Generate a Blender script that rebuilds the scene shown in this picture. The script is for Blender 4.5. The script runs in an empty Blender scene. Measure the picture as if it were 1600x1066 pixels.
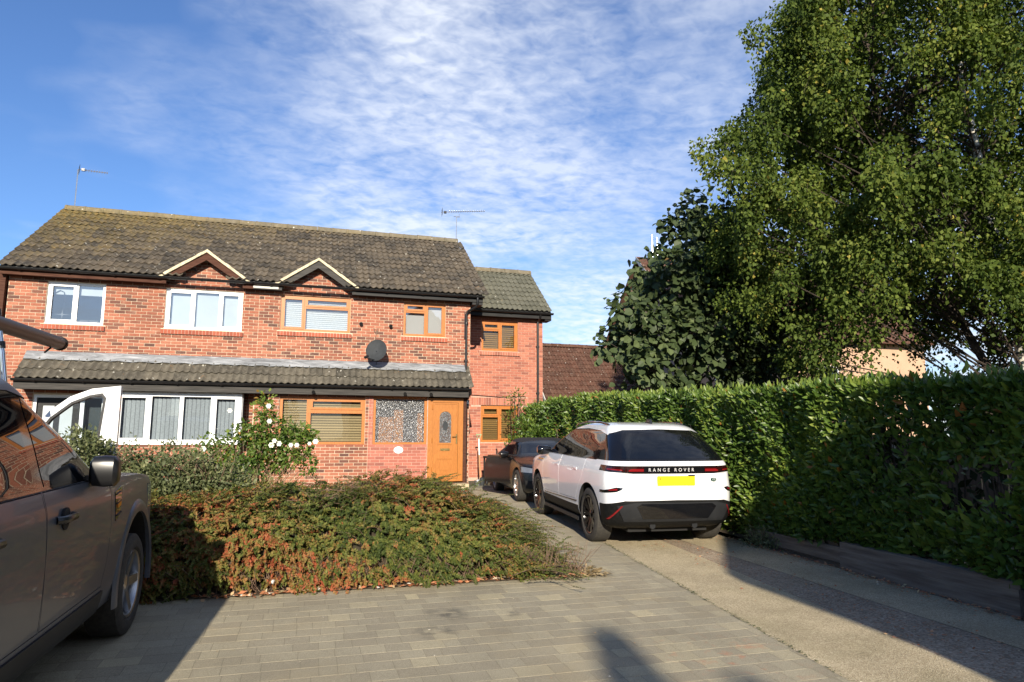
import bpy, bmesh, math, random
import numpy as np
from mathutils import Vector, Matrix
from mathutils.bvhtree import BVHTree
random.seed(7)
RNG = np.random.default_rng(7)
SC = bpy.context.scene
COL = SC.collection
R = math.radians
PI = math.pi

# ------------------------------------------------------------------ camera, sky, sun, exposure
cam_d = bpy.data.cameras.new('camera'); cam = bpy.data.objects.new('camera', cam_d); COL.objects.link(cam)
cam_d.sensor_fit = 'HORIZONTAL'; cam_d.sensor_width = 36.0; cam_d.lens = 1067.0 / 1600 * 36; cam_d.clip_end = 2000; cam_d.clip_start = .05
_p, _r, _y = R(7.89), R(.19), R(16.6)
F0 = Vector((math.sin(_y), math.cos(_y), 0)); R0 = Vector((math.cos(_y), -math.sin(_y), 0)); U0 = Vector((0, 0, 1))
Fv = F0 * math.cos(_p) + U0 * math.sin(_p); Uv = -F0 * math.sin(_p) + U0 * math.cos(_p)
Rv = R0 * math.cos(_r) + Uv * math.sin(_r); Uv = -R0 * math.sin(_r) + Uv * math.cos(_r)
cam.matrix_world = Matrix(((Rv.x, Uv.x, -Fv.x, 0), (Rv.y, Uv.y, -Fv.y, 0), (Rv.z, Uv.z, -Fv.z, 1.64), (0, 0, 0, 1)))
SC.camera = cam
SUN_AZ, SUN_EL = 12.3, 21.5           # direction the light travels, degrees right of +Y; elevation
SUN_STRENGTH, SKY_STRENGTH, EXPOSURE = 5.0, 0.074, 0.82
sun_d = bpy.data.lights.new('sun', 'SUN'); sun = bpy.data.objects.new('sun', sun_d); COL.objects.link(sun)
sun_d.energy = SUN_STRENGTH; sun_d.angle = R(.53); sun_d.color = (1.0, .90, .74)
Ldir = Vector((math.sin(R(SUN_AZ)) * math.cos(R(SUN_EL)), math.cos(R(SUN_AZ)) * math.cos(R(SUN_EL)), -math.sin(R(SUN_EL))))
sun.rotation_euler = Ldir.to_track_quat('-Z', 'Y').to_euler(); sun.location = (-10, -30, 25)
W = bpy.data.worlds.new('World'); SC.world = W; W.use_nodes = True
SC.view_settings.view_transform = 'Standard'; SC.view_settings.look = 'None'
SC.view_settings.exposure = EXPOSURE; SC.view_settings.gamma = 1; SC.view_settings.use_curve_mapping = False
SC.cycles.max_bounces = 8; SC.cycles.transparent_max_bounces = 12; SC.cycles.caustics_reflective = False; SC.cycles.caustics_refractive = False

class NT:
    def __init__(s, tree): s.t = tree; s.n = tree.nodes; s.l = tree.links
    def new(s, typ, **kw):
        n = s.n.new(typ)
        ins = kw.pop('ins', None)
        for k, v in kw.items(): setattr(n, k, v)
        if ins:
            for k, v in ins.items():
                if isinstance(v, bpy.types.NodeSocket): s.l.new(v, n.inputs[k])
                elif v is not None: n.inputs[k].default_value = v
        return n
    def math(s, op, a, b=None, c=None, clamp=False):
        n = s.new('ShaderNodeMath', operation=op, use_clamp=clamp)
        for i, v in enumerate((a, b, c)):
            if v is None: continue
            if isinstance(v, bpy.types.NodeSocket): s.l.new(v, n.inputs[i])
            else: n.inputs[i].default_value = v
        return n.outputs[0]
    def ramp(s, fac, stops, interp='LINEAR'):
        n = s.new('ShaderNodeValToRGB'); n.color_ramp.interpolation = interp
        e = n.color_ramp.elements
        while len(e) < len(stops): e.new(.5)
        for el, (p, c) in zip(e, stops):
            el.position = p; el.color = (c, c, c, 1) if not isinstance(c, tuple) else (*c, 1)
        s.l.new(fac, n.inputs[0]); return n.outputs[0]
    def mix(s, fac, a, b, blend='MIX'):
        n = s.new('ShaderNodeMix', data_type='RGBA', blend_type=blend)
        for k, v in ((0, fac), (6, a), (7, b)):
            if isinstance(v, bpy.types.NodeSocket): s.l.new(v, n.inputs[k])
            elif isinstance(v, tuple): n.inputs[k].default_value = (*v, 1)
            else: n.inputs[k].default_value = v
        return n.outputs[2]
    def noise(s, vec, scale, detail=4, rough=.55, dist=0):
        n = s.new('ShaderNodeTexNoise', ins={'Scale': scale, 'Detail': detail, 'Roughness': rough, 'Distortion': dist})
        if vec is not None: s.l.new(vec, n.inputs['Vector'])
        return n.outputs[0]

# world: physical sky with thin broken high cloud mixed in by direction
wn = NT(W.node_tree); wn.n.clear()
sky = wn.new('ShaderNodeTexSky'); sky.sky_type = 'NISHITA'; sky.sun_disc = False
sky.sun_elevation = R(SUN_EL); sky.sun_rotation = R(180 + SUN_AZ); sky.air_density = 1.0; sky.dust_density = .3; sky.ozone_density = 3.0
tc = wn.new('ShaderNodeTexCoord')
sep = wn.new('ShaderNodeSeparateXYZ'); wn.l.new(tc.outputs['Generated'], sep.inputs[0])
zz = wn.math('ADD', wn.math('MAXIMUM', sep.outputs[2], 0.0), .12)
cu = wn.math('DIVIDE', sep.outputs[0], zz); cv = wn.math('DIVIDE', sep.outputs[1], zz)
cmb = wn.new('ShaderNodeCombineXYZ'); wn.l.new(cu, cmb.inputs[0]); wn.l.new(cv, cmb.inputs[1])
mpg = wn.new('ShaderNodeMapping'); wn.l.new(cmb.outputs[0], mpg.inputs[0]); mpg.inputs['Rotation'].default_value = (0, 0, R(35)); mpg.inputs['Scale'].default_value = (1, 1.25, 1); mpg.inputs['Location'].default_value = (1.0, .6, 0)
big = wn.noise(mpg.outputs[0], .62, 4, .55, .3)
fine = wn.noise(mpg.outputs[0], 15, 3, .6, .3)
mid = wn.noise(mpg.outputs[0], 3.0, 4, .6, .8)
# the cloud sheet thins out towards the west (left) of the sky
hl = wn.math('SQRT', wn.math('ADD', wn.math('MULTIPLY', sep.outputs[0], sep.outputs[0]), wn.math('MULTIPLY', sep.outputs[1], sep.outputs[1])))
side = wn.ramp(wn.math('ADD', wn.math('MULTIPLY', wn.math('DIVIDE', sep.outputs[0], wn.math('MAXIMUM', hl, .01)), .5), .5), [(.24, 0.38), (.60, 1.0)])
lowz = wn.ramp(sep.outputs[2], [(.0, 1.0), (.45, .0)])
cover = wn.math('ADD', wn.math('ADD', wn.math('MULTIPLY', big, .95), wn.math('MULTIPLY', side, .34)), wn.math('MULTIPLY', lowz, .10))
m1 = wn.ramp(cover, [(.66, 0.0), (1.03, 1.0)])
tex = wn.math('ADD', wn.math('MULTIPLY', fine, .9), wn.math('MULTIPLY', mid, .75))
m2 = wn.ramp(tex, [(.55, .18), (1.02, 1.0)])
cm = wn.math('MULTIPLY', wn.math('MULTIPLY', m1, m2), 1.05, clamp=True)
skyc = wn.mix(1.0, sky.outputs[0], (.86, 1.05, 1.36), 'MULTIPLY')
skyc2 = wn.mix(cm, skyc, (7.9, 8.3, 9.0))
bg = wn.new('ShaderNodeBackground', ins={'Color': skyc2, 'Strength': SKY_STRENGTH})
wo = wn.new('ShaderNodeOutputWorld'); wn.l.new(bg.outputs[0], wo.inputs[0])

# ------------------------------------------------------------------ materials
MATS = {}
def new_mat(name):
    m = bpy.data.materials.new(name); m.use_nodes = True; t = NT(m.node_tree); t.n.clear(); MATS[name] = m
    return m, t
def finish(t, bsdf):
    o = t.new('ShaderNodeOutputMaterial'); t.l.new(bsdf, o.inputs[0])
def principled(t, color, rough=.6, metal=0, spec=.5, bump=None, bdist=.01, coat=0, normal=None):
    b = t.new('ShaderNodeBsdfPrincipled')
    for k, v in (('Base Color', color), ('Roughness', rough), ('Metallic', metal), ('Specular IOR Level', spec), ('Coat Weight', coat)):
        if isinstance(v, bpy.types.NodeSocket): t.l.new(v, b.inputs[k])
        elif isinstance(v, tuple): b.inputs[k].default_value = (*v, 1)
        else: b.inputs[k].default_value = v
    b.inputs['Coat Roughness'].default_value = .03
    if bump is not None:
        bn = t.new('ShaderNodeBump', ins={'Height': bump, 'Distance': bdist, 'Strength': 1.0}); t.l.new(bn.outputs[0], b.inputs['Normal'])
    return b.outputs[0]
def gpos(t): return t.new('ShaderNodeNewGeometry').outputs['Position']
def tone(t): return t.new('ShaderNodeAttribute', attribute_name='tone').outputs['Fac']
def simple(name, c1, c2=None, scale=8, rough=.6, metal=0, spec=.5, bump=0, bscale=None, coat=0, stretch=None):
    m, t = new_mat(name); p = gpos(t)
    if stretch:
        mp = t.new('ShaderNodeMapping'); t.l.new(p, mp.inputs[0]); mp.inputs['Scale'].default_value = stretch; p = mp.outputs[0]
    n = t.noise(p, scale, 5)
    col = t.mix(t.ramp(n, [(.35, 0.), (.65, 1.)]), c1, c2 or tuple(x * .82 for x in c1))
    bp = t.noise(p, bscale or scale * 4, 4) if bump else None
    finish(t, principled(t, col, rough, metal, spec, bp, bump or .01, coat)); return m

def brick_mat(name, stops, mul=(.72, 1.15)):
    m, t = new_mat(name); p = gpos(t); tn = tone(t)
    c = t.ramp(tn, stops)
    n = t.noise(p, 38, 5, .7); big = t.noise(p, .9, 3)
    c = t.mix(1.0, c, t.ramp(n, [(.25, mul[0]), (.75, mul[1])]), 'MULTIPLY')
    c = t.mix(1.0, c, t.ramp(big, [(.3, .88), (.7, 1.06)]), 'MULTIPLY')
    # pale lime bloom on some faces
    bl = t.ramp(t.noise(p, 6, 4, .7), [(.58, 0.), (.8, .35)])
    c = t.mix(bl, c, (.52, .36, .26))
    finish(t, principled(t, c, .85, 0, .25, t.noise(p, 90, 3), .004)); return m
BS = [(0., (.105, .055, .044)), (.22, (.19, .080, .056)), (.45, (.275, .098, .060)), (.75, (.335, .122, .074)), (1., (.385, .160, .10))]
M_BRICK = brick_mat('brick_red', BS)
M_BRICK_EXT = brick_mat('brick_extension', [(0., (.24, .09, .065)), (.35, (.36, .13, .088)), (1., (.44, .17, .11))], (.8, 1.08))
M_BRICK_NEW = brick_mat('brick_pink', [(0., (.24, .09, .07)), (.4, (.36, .125, .09)), (1., (.42, .155, .11))], (.8, 1.1))
M_SILL = brick_mat('brick_sill', [(0., (.25, .07, .045)), (1., (.38, .105, .06))], (.75, 1.1))
M_MORTAR = simple('mortar', (.62, .52, .39), (.50, .40, .29), 14, .95, bump=.003)
M_MORTAR_PINK = simple('mortar_pink', (.50, .33, .26), (.42, .26, .20), 14, .95, bump=.003)
M_MORTAR_DK = simple('gable_brickwork', (.25, .11, .07), (.35, .16, .10), 5, .95)

def tile_mat(name, dark, mid, pale, moss_amt=1.0):
    m, t = new_mat(name); p = gpos(t); tn = tone(t)
    base = t.mix(tn, dark, mid)
    n1 = t.noise(p, 7, 6, .7); base = t.mix(t.ramp(n1, [(.45, 0.), (.75, .75)]), base, pale)
    sp = t.new('ShaderNodeSeparateXYZ'); t.l.new(p, sp.inputs[0])
    # moss / yellow lichen thicker towards the ridge and on the old left end
    hz = t.math('MULTIPLY', t.math('SUBTRACT', sp.outputs[2], 6.6), .15)
    lx = t.math('MULTIPLY', t.math('SUBTRACT', -2.2, sp.outputs[0]), .045)
    ms = t.math('ADD', t.math('ADD', t.math('ADD', t.noise(p, 4.5, 6, .85), hz), lx), t.math('MULTIPLY', tn, .16))
    mk = t.math('MULTIPLY', t.ramp(ms, [(.62, 0.), (1.0, 1.)]), .75 * moss_amt)
    mosscol = t.mix(t.ramp(t.noise(p, 13, 3), [(.4, 0.), (.65, 1.)]), (.13, .11, .035), (.30, .20, .06))
    base = t.mix(mk, base, mosscol)
    # orange blotches and white lichen spots
    ob = t.ramp(t.noise(p, 4.3, 4, .8), [(.66, 0.), (.74, .55)]); base = t.mix(ob, base, (.36, .17, .045))
    v = t.new('ShaderNodeTexVoronoi', ins={'Scale': 5.0}); t.l.new(p, v.inputs['Vector'])
    ws = t.math('MULTIPLY', t.ramp(v.outputs['Distance'], [(.07, 1.), (.14, 0.)]), t.ramp(t.noise(p, 1.7, 2), [(.42, 0.), (.55, 1.)]))
    base = t.mix(t.math('MULTIPLY', ws, .85), base, (.62, .60, .52))
    finish(t, principled(t, base, .9, 0, .2, t.noise(p, 60, 5, .8), .008)); return m
M_TILE = tile_mat('tile_concrete', (.042, .038, .033), (.115, .092, .066), (.20, .17, .13))
M_TILE_LOW = tile_mat('tile_canopy', (.062, .057, .046), (.115, .102, .078), (.20, .18, .14), .2)
M_TILE_EXT = tile_mat('tile_extension', (.085, .085, .065), (.12, .118, .092), (.18, .175, .13), .3)
M_TILE_BRN = tile_mat('tile_brown', (.062, .030, .021), (.10, .046, .031), (.17, .11, .08), .12)
M_RIDGE = tile_mat('ridge_tile', (.12, .105, .075), (.17, .14, .09), (.25, .22, .17), .5)
M_CEMENT = simple('verge_cement', (.62, .55, .38), (.42, .36, .25), 9, .95, bump=.006)
M_FELT = simple('roof_felt', (.03, .028, .025))
M_BLACKPL = simple('black_plastic', (.012, .012, .013), rough=.32)
M_FASCIA = simple('black_fascia', (.010, .010, .011), (.022, .022, .022), 3, .5, spec=.2, stretch=(1, 1, 9))
M_FASCIA_GREY = simple('weathered_black_board', (.018, .017, .016), (.055, .050, .045), 3, .6, spec=.2, stretch=(.6, 1, 14))
M_FASCIA_BRN = simple('brown_fascia', (.050, .018, .011), (.085, .038, .024), 4, .7, spec=.12, stretch=(1, 1, 12))
M_SOFFIT = simple('pale_board', (.5, .48, .43))
def lead_mat():
    m, t = new_mat('lead_flashing'); p = gpos(t)
    mp = t.new('ShaderNodeMapping'); t.l.new(p, mp.inputs[0]); mp.inputs['Scale'].default_value = (.8, 2, 5)
    c = t.ramp(t.noise(mp.outputs[0], 2.5, 6, .7, .8), [(.3, (.11, .115, .12)), (.5, (.24, .25, .26)), (.72, (.44, .45, .46))])
    finish(t, principled(t, c, .5, .25, .4, t.noise(p, 8, 5), .02)); return m
M_LEAD = lead_mat()
M_WHITE = simple('white_upvc', (.80, .81, .82), (.74, .75, .76), 5, .3)
def oak(name, a, b, st):
    m, t = new_mat(name); p = gpos(t)
    mp = t.new('ShaderNodeMapping'); t.l.new(p, mp.inputs[0]); mp.inputs['Scale'].default_value = st
    c = t.ramp(t.noise(mp.outputs[0], 9, 5, .65, .4), [(.3, a), (.7, b)])
    finish(t, principled(t, c, .38, 0, .4)); return m
M_OAK = oak('golden_oak', (.30, .098, .018), (.43, .155, .032), (6, 6, 1))
M_OAK_H = oak('golden_oak_rail', (.30, .098, .018), (.43, .155, .032), (1, 6, 6))
M_OAK_DOOR = oak('golden_oak_door', (.29, .100, .018), (.39, .150, .030), (5, 5, 1))
def glass_mat(name, tint=(.9, .95, .97), refl=.12, rough=.015, wobble=.0):
    m, t = new_mat(name)
    tr = t.new('ShaderNodeBsdfTransparent', ins={'Color': (*tint, 1)})
    gl = t.new('ShaderNodeBsdfGlossy', ins={'Color': (1, 1, 1, 1), 'Roughness': rough})
    if wobble:
        bn = t.new('ShaderNodeBump', ins={'Height': t.noise(gpos(t), 1.3, 2), 'Distance': wobble}); t.l.new(bn.outputs[0], gl.inputs['Normal'])
    fr = t.new('ShaderNodeFresnel', ins={'IOR': 1.5})
    fac = t.math('ADD', fr.outputs[0], refl, clamp=True)
    mx = t.new('ShaderNodeMixShader'); t.l.new(fac, mx.inputs[0]); t.l.new(tr.outputs[0], mx.inputs[1]); t.l.new(gl.outputs[0], mx.inputs[2])
    finish(t, mx.outputs[0]); return m
M_GLASS = glass_mat('window_glass', refl=.16, wobble=.003)
M_GLASS_LOW = glass_mat('ground_floor_glass', refl=.02, wobble=.002)
def blind_mat(name, a, b):
    m, t = new_mat(name); c = t.mix(tone(t), a, b); n = t.noise(gpos(t), 30, 3); c = t.mix(1.0, c, t.ramp(n, [(.3, .85), (.7, 1.1)]), 'MULTIPLY')
    finish(t, principled(t, c, .75, 0, .2)); return m
def obscure_mat(name, scale):
    m, t = new_mat(name); p = gpos(t)
    v = t.new('ShaderNodeTexVoronoi', feature='F1', ins={'Scale': scale, 'Randomness': 1.0}); t.l.new(p, v.inputs['Vector'])
    n = t.noise(p, scale * .7, 3, .6, 2.0)
    hgt = t.math('ADD', v.outputs['Distance'], n)
    bn = t.new('ShaderNodeBump', ins={'Height': hgt, 'Distance': .03})
    gl = t.new('ShaderNodeBsdfGlossy', ins={'Color': (.9, .92, .95, 1), 'Roughness': .25}); t.l.new(bn.outputs[0], gl.inputs['Normal'])
    tr = t.new('ShaderNodeBsdfTransparent', ins={'Color': (.85, .85, .85, 1)})
    df = t.new('ShaderNodeBsdfDiffuse', ins={'Color': (.20, .205, .21, 1)}); t.l.new(bn.outputs[0], df.inputs['Normal'])
    a = t.new('ShaderNodeMixShader', ins={0: t.ramp(v.outputs['Distance'], [(.36, .12), (.46, .66)])}); t.l.new(tr.outputs[0], a.inputs[1]); t.l.new(df.outputs[0], a.inputs[2])  # sparkle of the textured pane drawn in as grey diffuse cells
    b = t.new('ShaderNodeMixShader', ins={0: .16}); t.l.new(a.outputs[0], b.inputs[1]); t.l.new(gl.outputs[0], b.inputs[2])
    finish(t, b.outputs[0]); return m
M_OBSC = obscure_mat('obscured_glass', 27)
M_OBSC_DOOR = obscure_mat('door_obscured_glass', 36)
M_BLIND_WHITE = blind_mat('white_blind', (.40, .40, .40), (.58, .58, .57))
M_BLIND_CREAM = simple('cream_roller', (.46, .43, .42), (.43, .40, .39), 1, .8)
M_BLIND_BAMBOO = blind_mat('bamboo_blind', (.085, .060, .028), (.30, .215, .11))
M_BLIND_WOOD = blind_mat('wooden_blind', (.065, .035, .012), (.21, .115, .035))
M_BLIND_GREY = blind_mat('grey_vertical_blind', (.17, .18, .20), (.30, .32, .34))
M_NET = simple('grey_net', (.45, .48, .50), (.40, .43, .45), 2, .8)
M_ROOM = simple('unlit_room', (.03, .028, .026))  # near-black lining colour holds the dimness of unlit rooms and halls
M_TIMBER_IN = simple('inner_timber', (.80, .33, .06), (.62, .24, .05), 6, .5)
M_BRASS = simple('brass', (.75, .55, .22), rough=.25, metal=1.0)
M_STEEL = simple('galvanised', (.55, .57, .58), (.42, .44, .46), 20, .35, .9)
M_ALU = simple('aluminium', (.75, .76, .77), rough=.3, metal=.9)
M_DISH = simple('dish_grey', (.028, .031, .034), (.036, .04, .044), 8, .7, spec=.2)
M_CERAMIC = simple('white_ceramic', (.82, .82, .82), rough=.2)
M_DKMETAL = simple('dark_metal', (.03, .03, .032), rough=.35, metal=.6)
# ground
def paver_mat():
    m, t = new_mat('paver_grey'); p = gpos(t); tn = tone(t)
    c = t.ramp(tn, [(0., (.285, .250, .180)), (.5, (.315, .280, .202)), (.86, (.345, .305, .215)), (.95, (.375, .328, .222)), (1., (.42, .365, .24))])
    n = t.noise(p, 120, 4, .8); c = t.mix(1.0, c, t.ramp(n, [(.25, .50), (.75, 1.5)]), 'MULTIPLY')
    b = t.noise(p, 1.1, 5, .6); c = t.mix(1.0, c, t.ramp(b, [(.3, .84), (.7, 1.12)]), 'MULTIPLY')
    # sandy film and a brick-dust smear, dark oil spots
    s = t.ramp(t.noise(p, .8, 5, .7), [(.5, 0.), (.7, .45)]); c = t.mix(s, c, (.34, .27, .16))
    sp = t.new('ShaderNodeVectorMath', operation='DISTANCE'); t.l.new(p, sp.inputs[0]); sp.inputs[1].default_value = (2.95, 4.5, .09)
    rd = t.math('MULTIPLY', t.ramp(sp.outputs['Value'], [(.15, 1.), (.75, 0.)]), t.ramp(t.noise(p, 7, 5, .7), [(.55, 0.), (.66, .6)]))
    c = t.mix(rd, c, (.46, .20, .11))
    for (ox, oy, rr) in ((1.25, 6.05, .26), (1.05, 5.55, .22), (1.75, 5.9, .12)):
        d = t.new('ShaderNodeVectorMath', operation='DISTANCE'); t.l.new(p, d.inputs[0]); d.inputs[1].default_value = (ox, oy, .02 * oy)
        k = t.math('MULTIPLY', t.ramp(t.math('DIVIDE', d.outputs['Value'], rr), [(.3, 1.), (1., 0.)]), t.ramp(t.noise(p, 8, 4), [(.42, 0.), (.6, .65)]))
        c = t.mix(k, c, (.07, .068, .06))
    finish(t, principled(t, c, .88, 0, .25, t.noise(p, 170, 4, .8), .004)); return m
M_PAVER = paver_mat()
M_SAND = simple('jointing_sand', (.17, .15, .105), (.235, .205, .14), 9, .95)
def agg_mat(name, stops, sc=260, big=(.8, 1.12), leaf=False):
    m, t = new_mat(name); p = gpos(t)
    v = t.new('ShaderNodeTexVoronoi', ins={'Scale': sc * .55}); t.l.new(p, v.inputs['Vector'])
    sepc = t.new('ShaderNodeSeparateColor'); t.l.new(v.outputs['Color'], sepc.inputs[0])
    c = t.ramp(t.math('ADD', t.math('MULTIPLY', sepc.outputs[0], .6), t.math('MULTIPLY', t.noise(p, sc * .2, 3), .4)), stops)
    c = t.mix(1.0, c, t.ramp(t.noise(p, 1.6, 6, .65), [(.3, big[0]), (.7, big[1])]), 'MULTIPLY')
    mo = t.ramp(t.noise(p, .9, 6, .7), [(.52, 0.), (.72, .35)]); c = t.mix(mo, c, (.16, .15, .07))
    if leaf:
        lf = t.ramp(t.noise(p, 26, 3, .7), [(.58, 0.), (.64, .8)]); c = t.mix(lf, c, (.28, .13, .06))
    finish(t, principled(t, c, .92, 0, .2, v.outputs['Distance'], .006)); return m
M_CONC = agg_mat('exposed_aggregate', [(0., (.17, .135, .085)), (.4, (.41, .335, .215)), (.75, (.56, .475, .32)), (1., (.76, .68, .52))])
M_GRAVEL = agg_mat('gravel_and_leaves', [(0., (.12, .095, .07)), (.5, (.30, .24, .17)), (.8, (.40, .33, .25)), (1., (.66, .62, .54))], 120, (.75, 1.15), True)
M_SOIL = simple('soil', (.055, .038, .022), (.11, .075, .045), 7, .95, bump=.03, bscale=20)
M_GROUND = simple('rough_ground', (.10, .09, .06), (.07, .075, .04), 1.2, .95, bump=.02)
M_ASPHALT = agg_mat('asphalt', [(0., (.03, .03, .03)), (1., (.09, .088, .085))])
M_SLEEPER = simple('sleeper_timber', (.10, .075, .055), (.19, .155, .12), 3, .85, bump=.012, bscale=14, stretch=(8, .6, 8))
M_FENCE = simple('fence_timber', (.13, .07, .035), (.18, .11, .06), 5, .8, stretch=(6, 6, .7))
# foliage
def leaf_mat(name, stops, trans=.35, rough=.45, spec=.35):
    m, t = new_mat(name); tn = tone(t)
    c = t.ramp(tn, stops)
    b = principled(t, c, rough, 0, spec)
    tcn = t.mix(1.0, c, (1.25, 1.35, .55), 'MULTIPLY')
    tl = t.new('ShaderNodeBsdfTranslucent'); t.l.new(tcn, tl.inputs[0])
    mx = t.new('ShaderNodeMixShader', ins={0: trans}); t.l.new(b, mx.inputs[1]); t.l.new(tl.outputs[0], mx.inputs[2])
    finish(t, mx.outputs[0]); return m
M_BIRCH = leaf_mat('birch_leaf', [(0., (.030, .052, .010)), (.5, (.078, .112, .020)), (.9, (.155, .185, .038)), (1., (.30, .25, .05))], .26, .6, .12)
M_BIGLEAF = leaf_mat('broad_leaf', [(0., (.026, .042, .014)), (.6, (.056, .080, .030)), (.95, (.10, .13, .052)), (1., (.16, .10, .04))], .2, .55, .3)
M_LAUREL = leaf_mat('laurel_leaf', [(0., (.03, .06, .013)), (.5, (.085, .145, .025)), (.85, (.17, .225, .040)), (.97, (.20, .24, .045)), (1., (.28, .12, .03))], .28, .36, .35)
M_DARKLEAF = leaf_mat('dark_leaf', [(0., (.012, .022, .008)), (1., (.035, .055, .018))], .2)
M_JUN = leaf_mat('low_hedge_leaf', [(0., (.04, .06, .016)), (.3, (.09, .115, .026)), (.5, (.16, .16, .038)), (.66, (.22, .16, .05)), (.84, (.29, .125, .05)), (1., (.33, .085, .04))], .28, .6, .2)
M_GREYSHRUB = leaf_mat('greygreen_leaf', [(0., (.05, .065, .028)), (.6, (.12, .14, .06)), (1., (.24, .24, .12))], .25, .55)
M_ROSELEAF = leaf_mat('rose_leaf', [(0., (.04, .08, .014)), (.6, (.11, .17, .03)), (.9, (.2, .26, .05)), (1., (.34, .2, .05))], .4)
M_PETAL = leaf_mat('rose_petal', [(0., (.80, .80, .74)), (1., (.86, .86, .82))], .3)
M_STRAW = leaf_mat('dry_stem', [(0., (.20, .14, .07)), (1., (.42, .32, .18))], .2, .8)
M_TWIG = simple('twig_brown', (.10, .055, .035), (.19, .13, .09), 9, .9)
M_CORE = simple('hedge_twig_shade', (.022, .020, .010), (.045, .032, .018), 12, .95, bump=.05, bscale=25)  # twig brown taken near black, with the hedge's inner shade in it
def bark():
    m, t = new_mat('birch_bark'); p = gpos(t)
    mp = t.new('ShaderNodeMapping'); t.l.new(p, mp.inputs[0]); mp.inputs['Scale'].default_value = (1, 1, 4)
    c = t.ramp(t.noise(mp.outputs[0], 3.5, 5, .7), [(.42, (.05, .04, .035)), (.5, (.62, .58, .50)), (.8, (.72, .68, .6))])
    finish(t, principled(t, c, .8, bump=t.noise(mp.outputs[0], 8, 4), bdist=.02)); return m
M_BARK = bark()
M_BARK_DK = simple('dark_bark', (.045, .032, .024), (.08, .06, .045), 6, .9, bump=.03, stretch=(4, 4, 1))
M_PEACH = simple('peach_render', (.46, .30, .20), (.40, .26, .17), 2, .9)
M_CHIP = leaf_mat('terracotta_litter', [(0., (.40, .13, .06)), (.5, (.52, .24, .12)), (.8, (.45, .36, .2)), (1., (.8, .76, .68))], .05, .9)
# vehicles
def paint(name, col, metal=0., rough=.35, flake=0., coat=1.0):
    m, t = new_mat(name); c = col
    p = gpos(t)
    dirt = t.ramp(t.noise(p, 2.5, 5, .7), [(.4, .95), (.7, 1.02)])
    c = t.mix(1.0, col, dirt, 'MULTIPLY')
    finish(t, principled(t, c, rough, metal, .5, coat=coat)); return m
M_CARWHITE = paint('white_paint', (.78, .79, .81), rough=.3)
M_CARGREY = paint('grey_metallic_paint', (.072, .080, .098), .12, .38, coat=.22)
M_CARBLACK = paint('black_paint', (.005, .005, .006), .0, .25, coat=.12)
M_VANWHITE = paint('van_white_paint', (.78, .79, .80), rough=.35)
M_GLOSSBLK = simple('gloss_black', (.006, .006, .007), rough=.06, coat=.5)
M_CARGLASS = simple('dark_car_glass', (.004, .005, .007), rough=.012, spec=.9)
M_CLAD = simple('black_cladding', (.007, .007, .007), (.011, .011, .011), 30, .5, spec=.10)
M_DIFFUSER = simple('grey_diffuser', (.022, .023, .025), rough=.45, spec=.15)
M_TYRE = simple('tyre_rubber', (.022, .020, .018), (.04, .036, .03), 30, .85, bump=.002, bscale=150)
M_RIMBLK = simple('black_alloy', (.012, .012, .013), rough=.15, metal=.5)
M_RIMSILV = simple('silver_alloy', (.50, .51, .52), rough=.3, metal=.9)
M_DISC = simple('brake_disc', (.25, .25, .25), rough=.3, metal=1.)
M_WELL = simple('wheel_well', (.008, .008, .008), rough=.9)
M_RED = simple('red_lens', (.20, .008, .010), rough=.1, coat=.5)
M_REDDK = simple('dark_red_lens', (.022, .003, .003), rough=.1, coat=.5)
M_AMBER = simple('amber_lens', (.75, .22, .02), rough=.12)
M_CLEAR = simple('headlamp_lens', (.20, .22, .25), rough=.08, metal=.4)
M_PLATE = simple('yellow_plate', (.88, .66, .01), rough=.4)
M_CHROME = simple('chrome', (.8, .8, .8), rough=.08, metal=1.)
M_SOFTTOP = simple('fabric_roof', (.010, .010, .014), rough=.8)
M_PIPE = simple('brown_pipe', (.038, .020, .014), (.055, .03, .021), 6, .4)
M_LIGHTTXT = simple('silver_lettering', (.62, .62, .62), rough=.35)
M_GREYTXT = simple('grey_badge', (.30, .30, .30), rough=.35)
M_GREENBADGE = simple('badge_green', (.01, .05, .03), rough=.3)
M_GREENPL = simple('green_plastic', (.30, .40, .22), rough=.5)
M_ASH = simple('ash_handle', (.42, .22, .10), rough=.6)
M_TRIM = simple('door_trim_grey', (.10, .10, .105), rough=.7)

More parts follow.
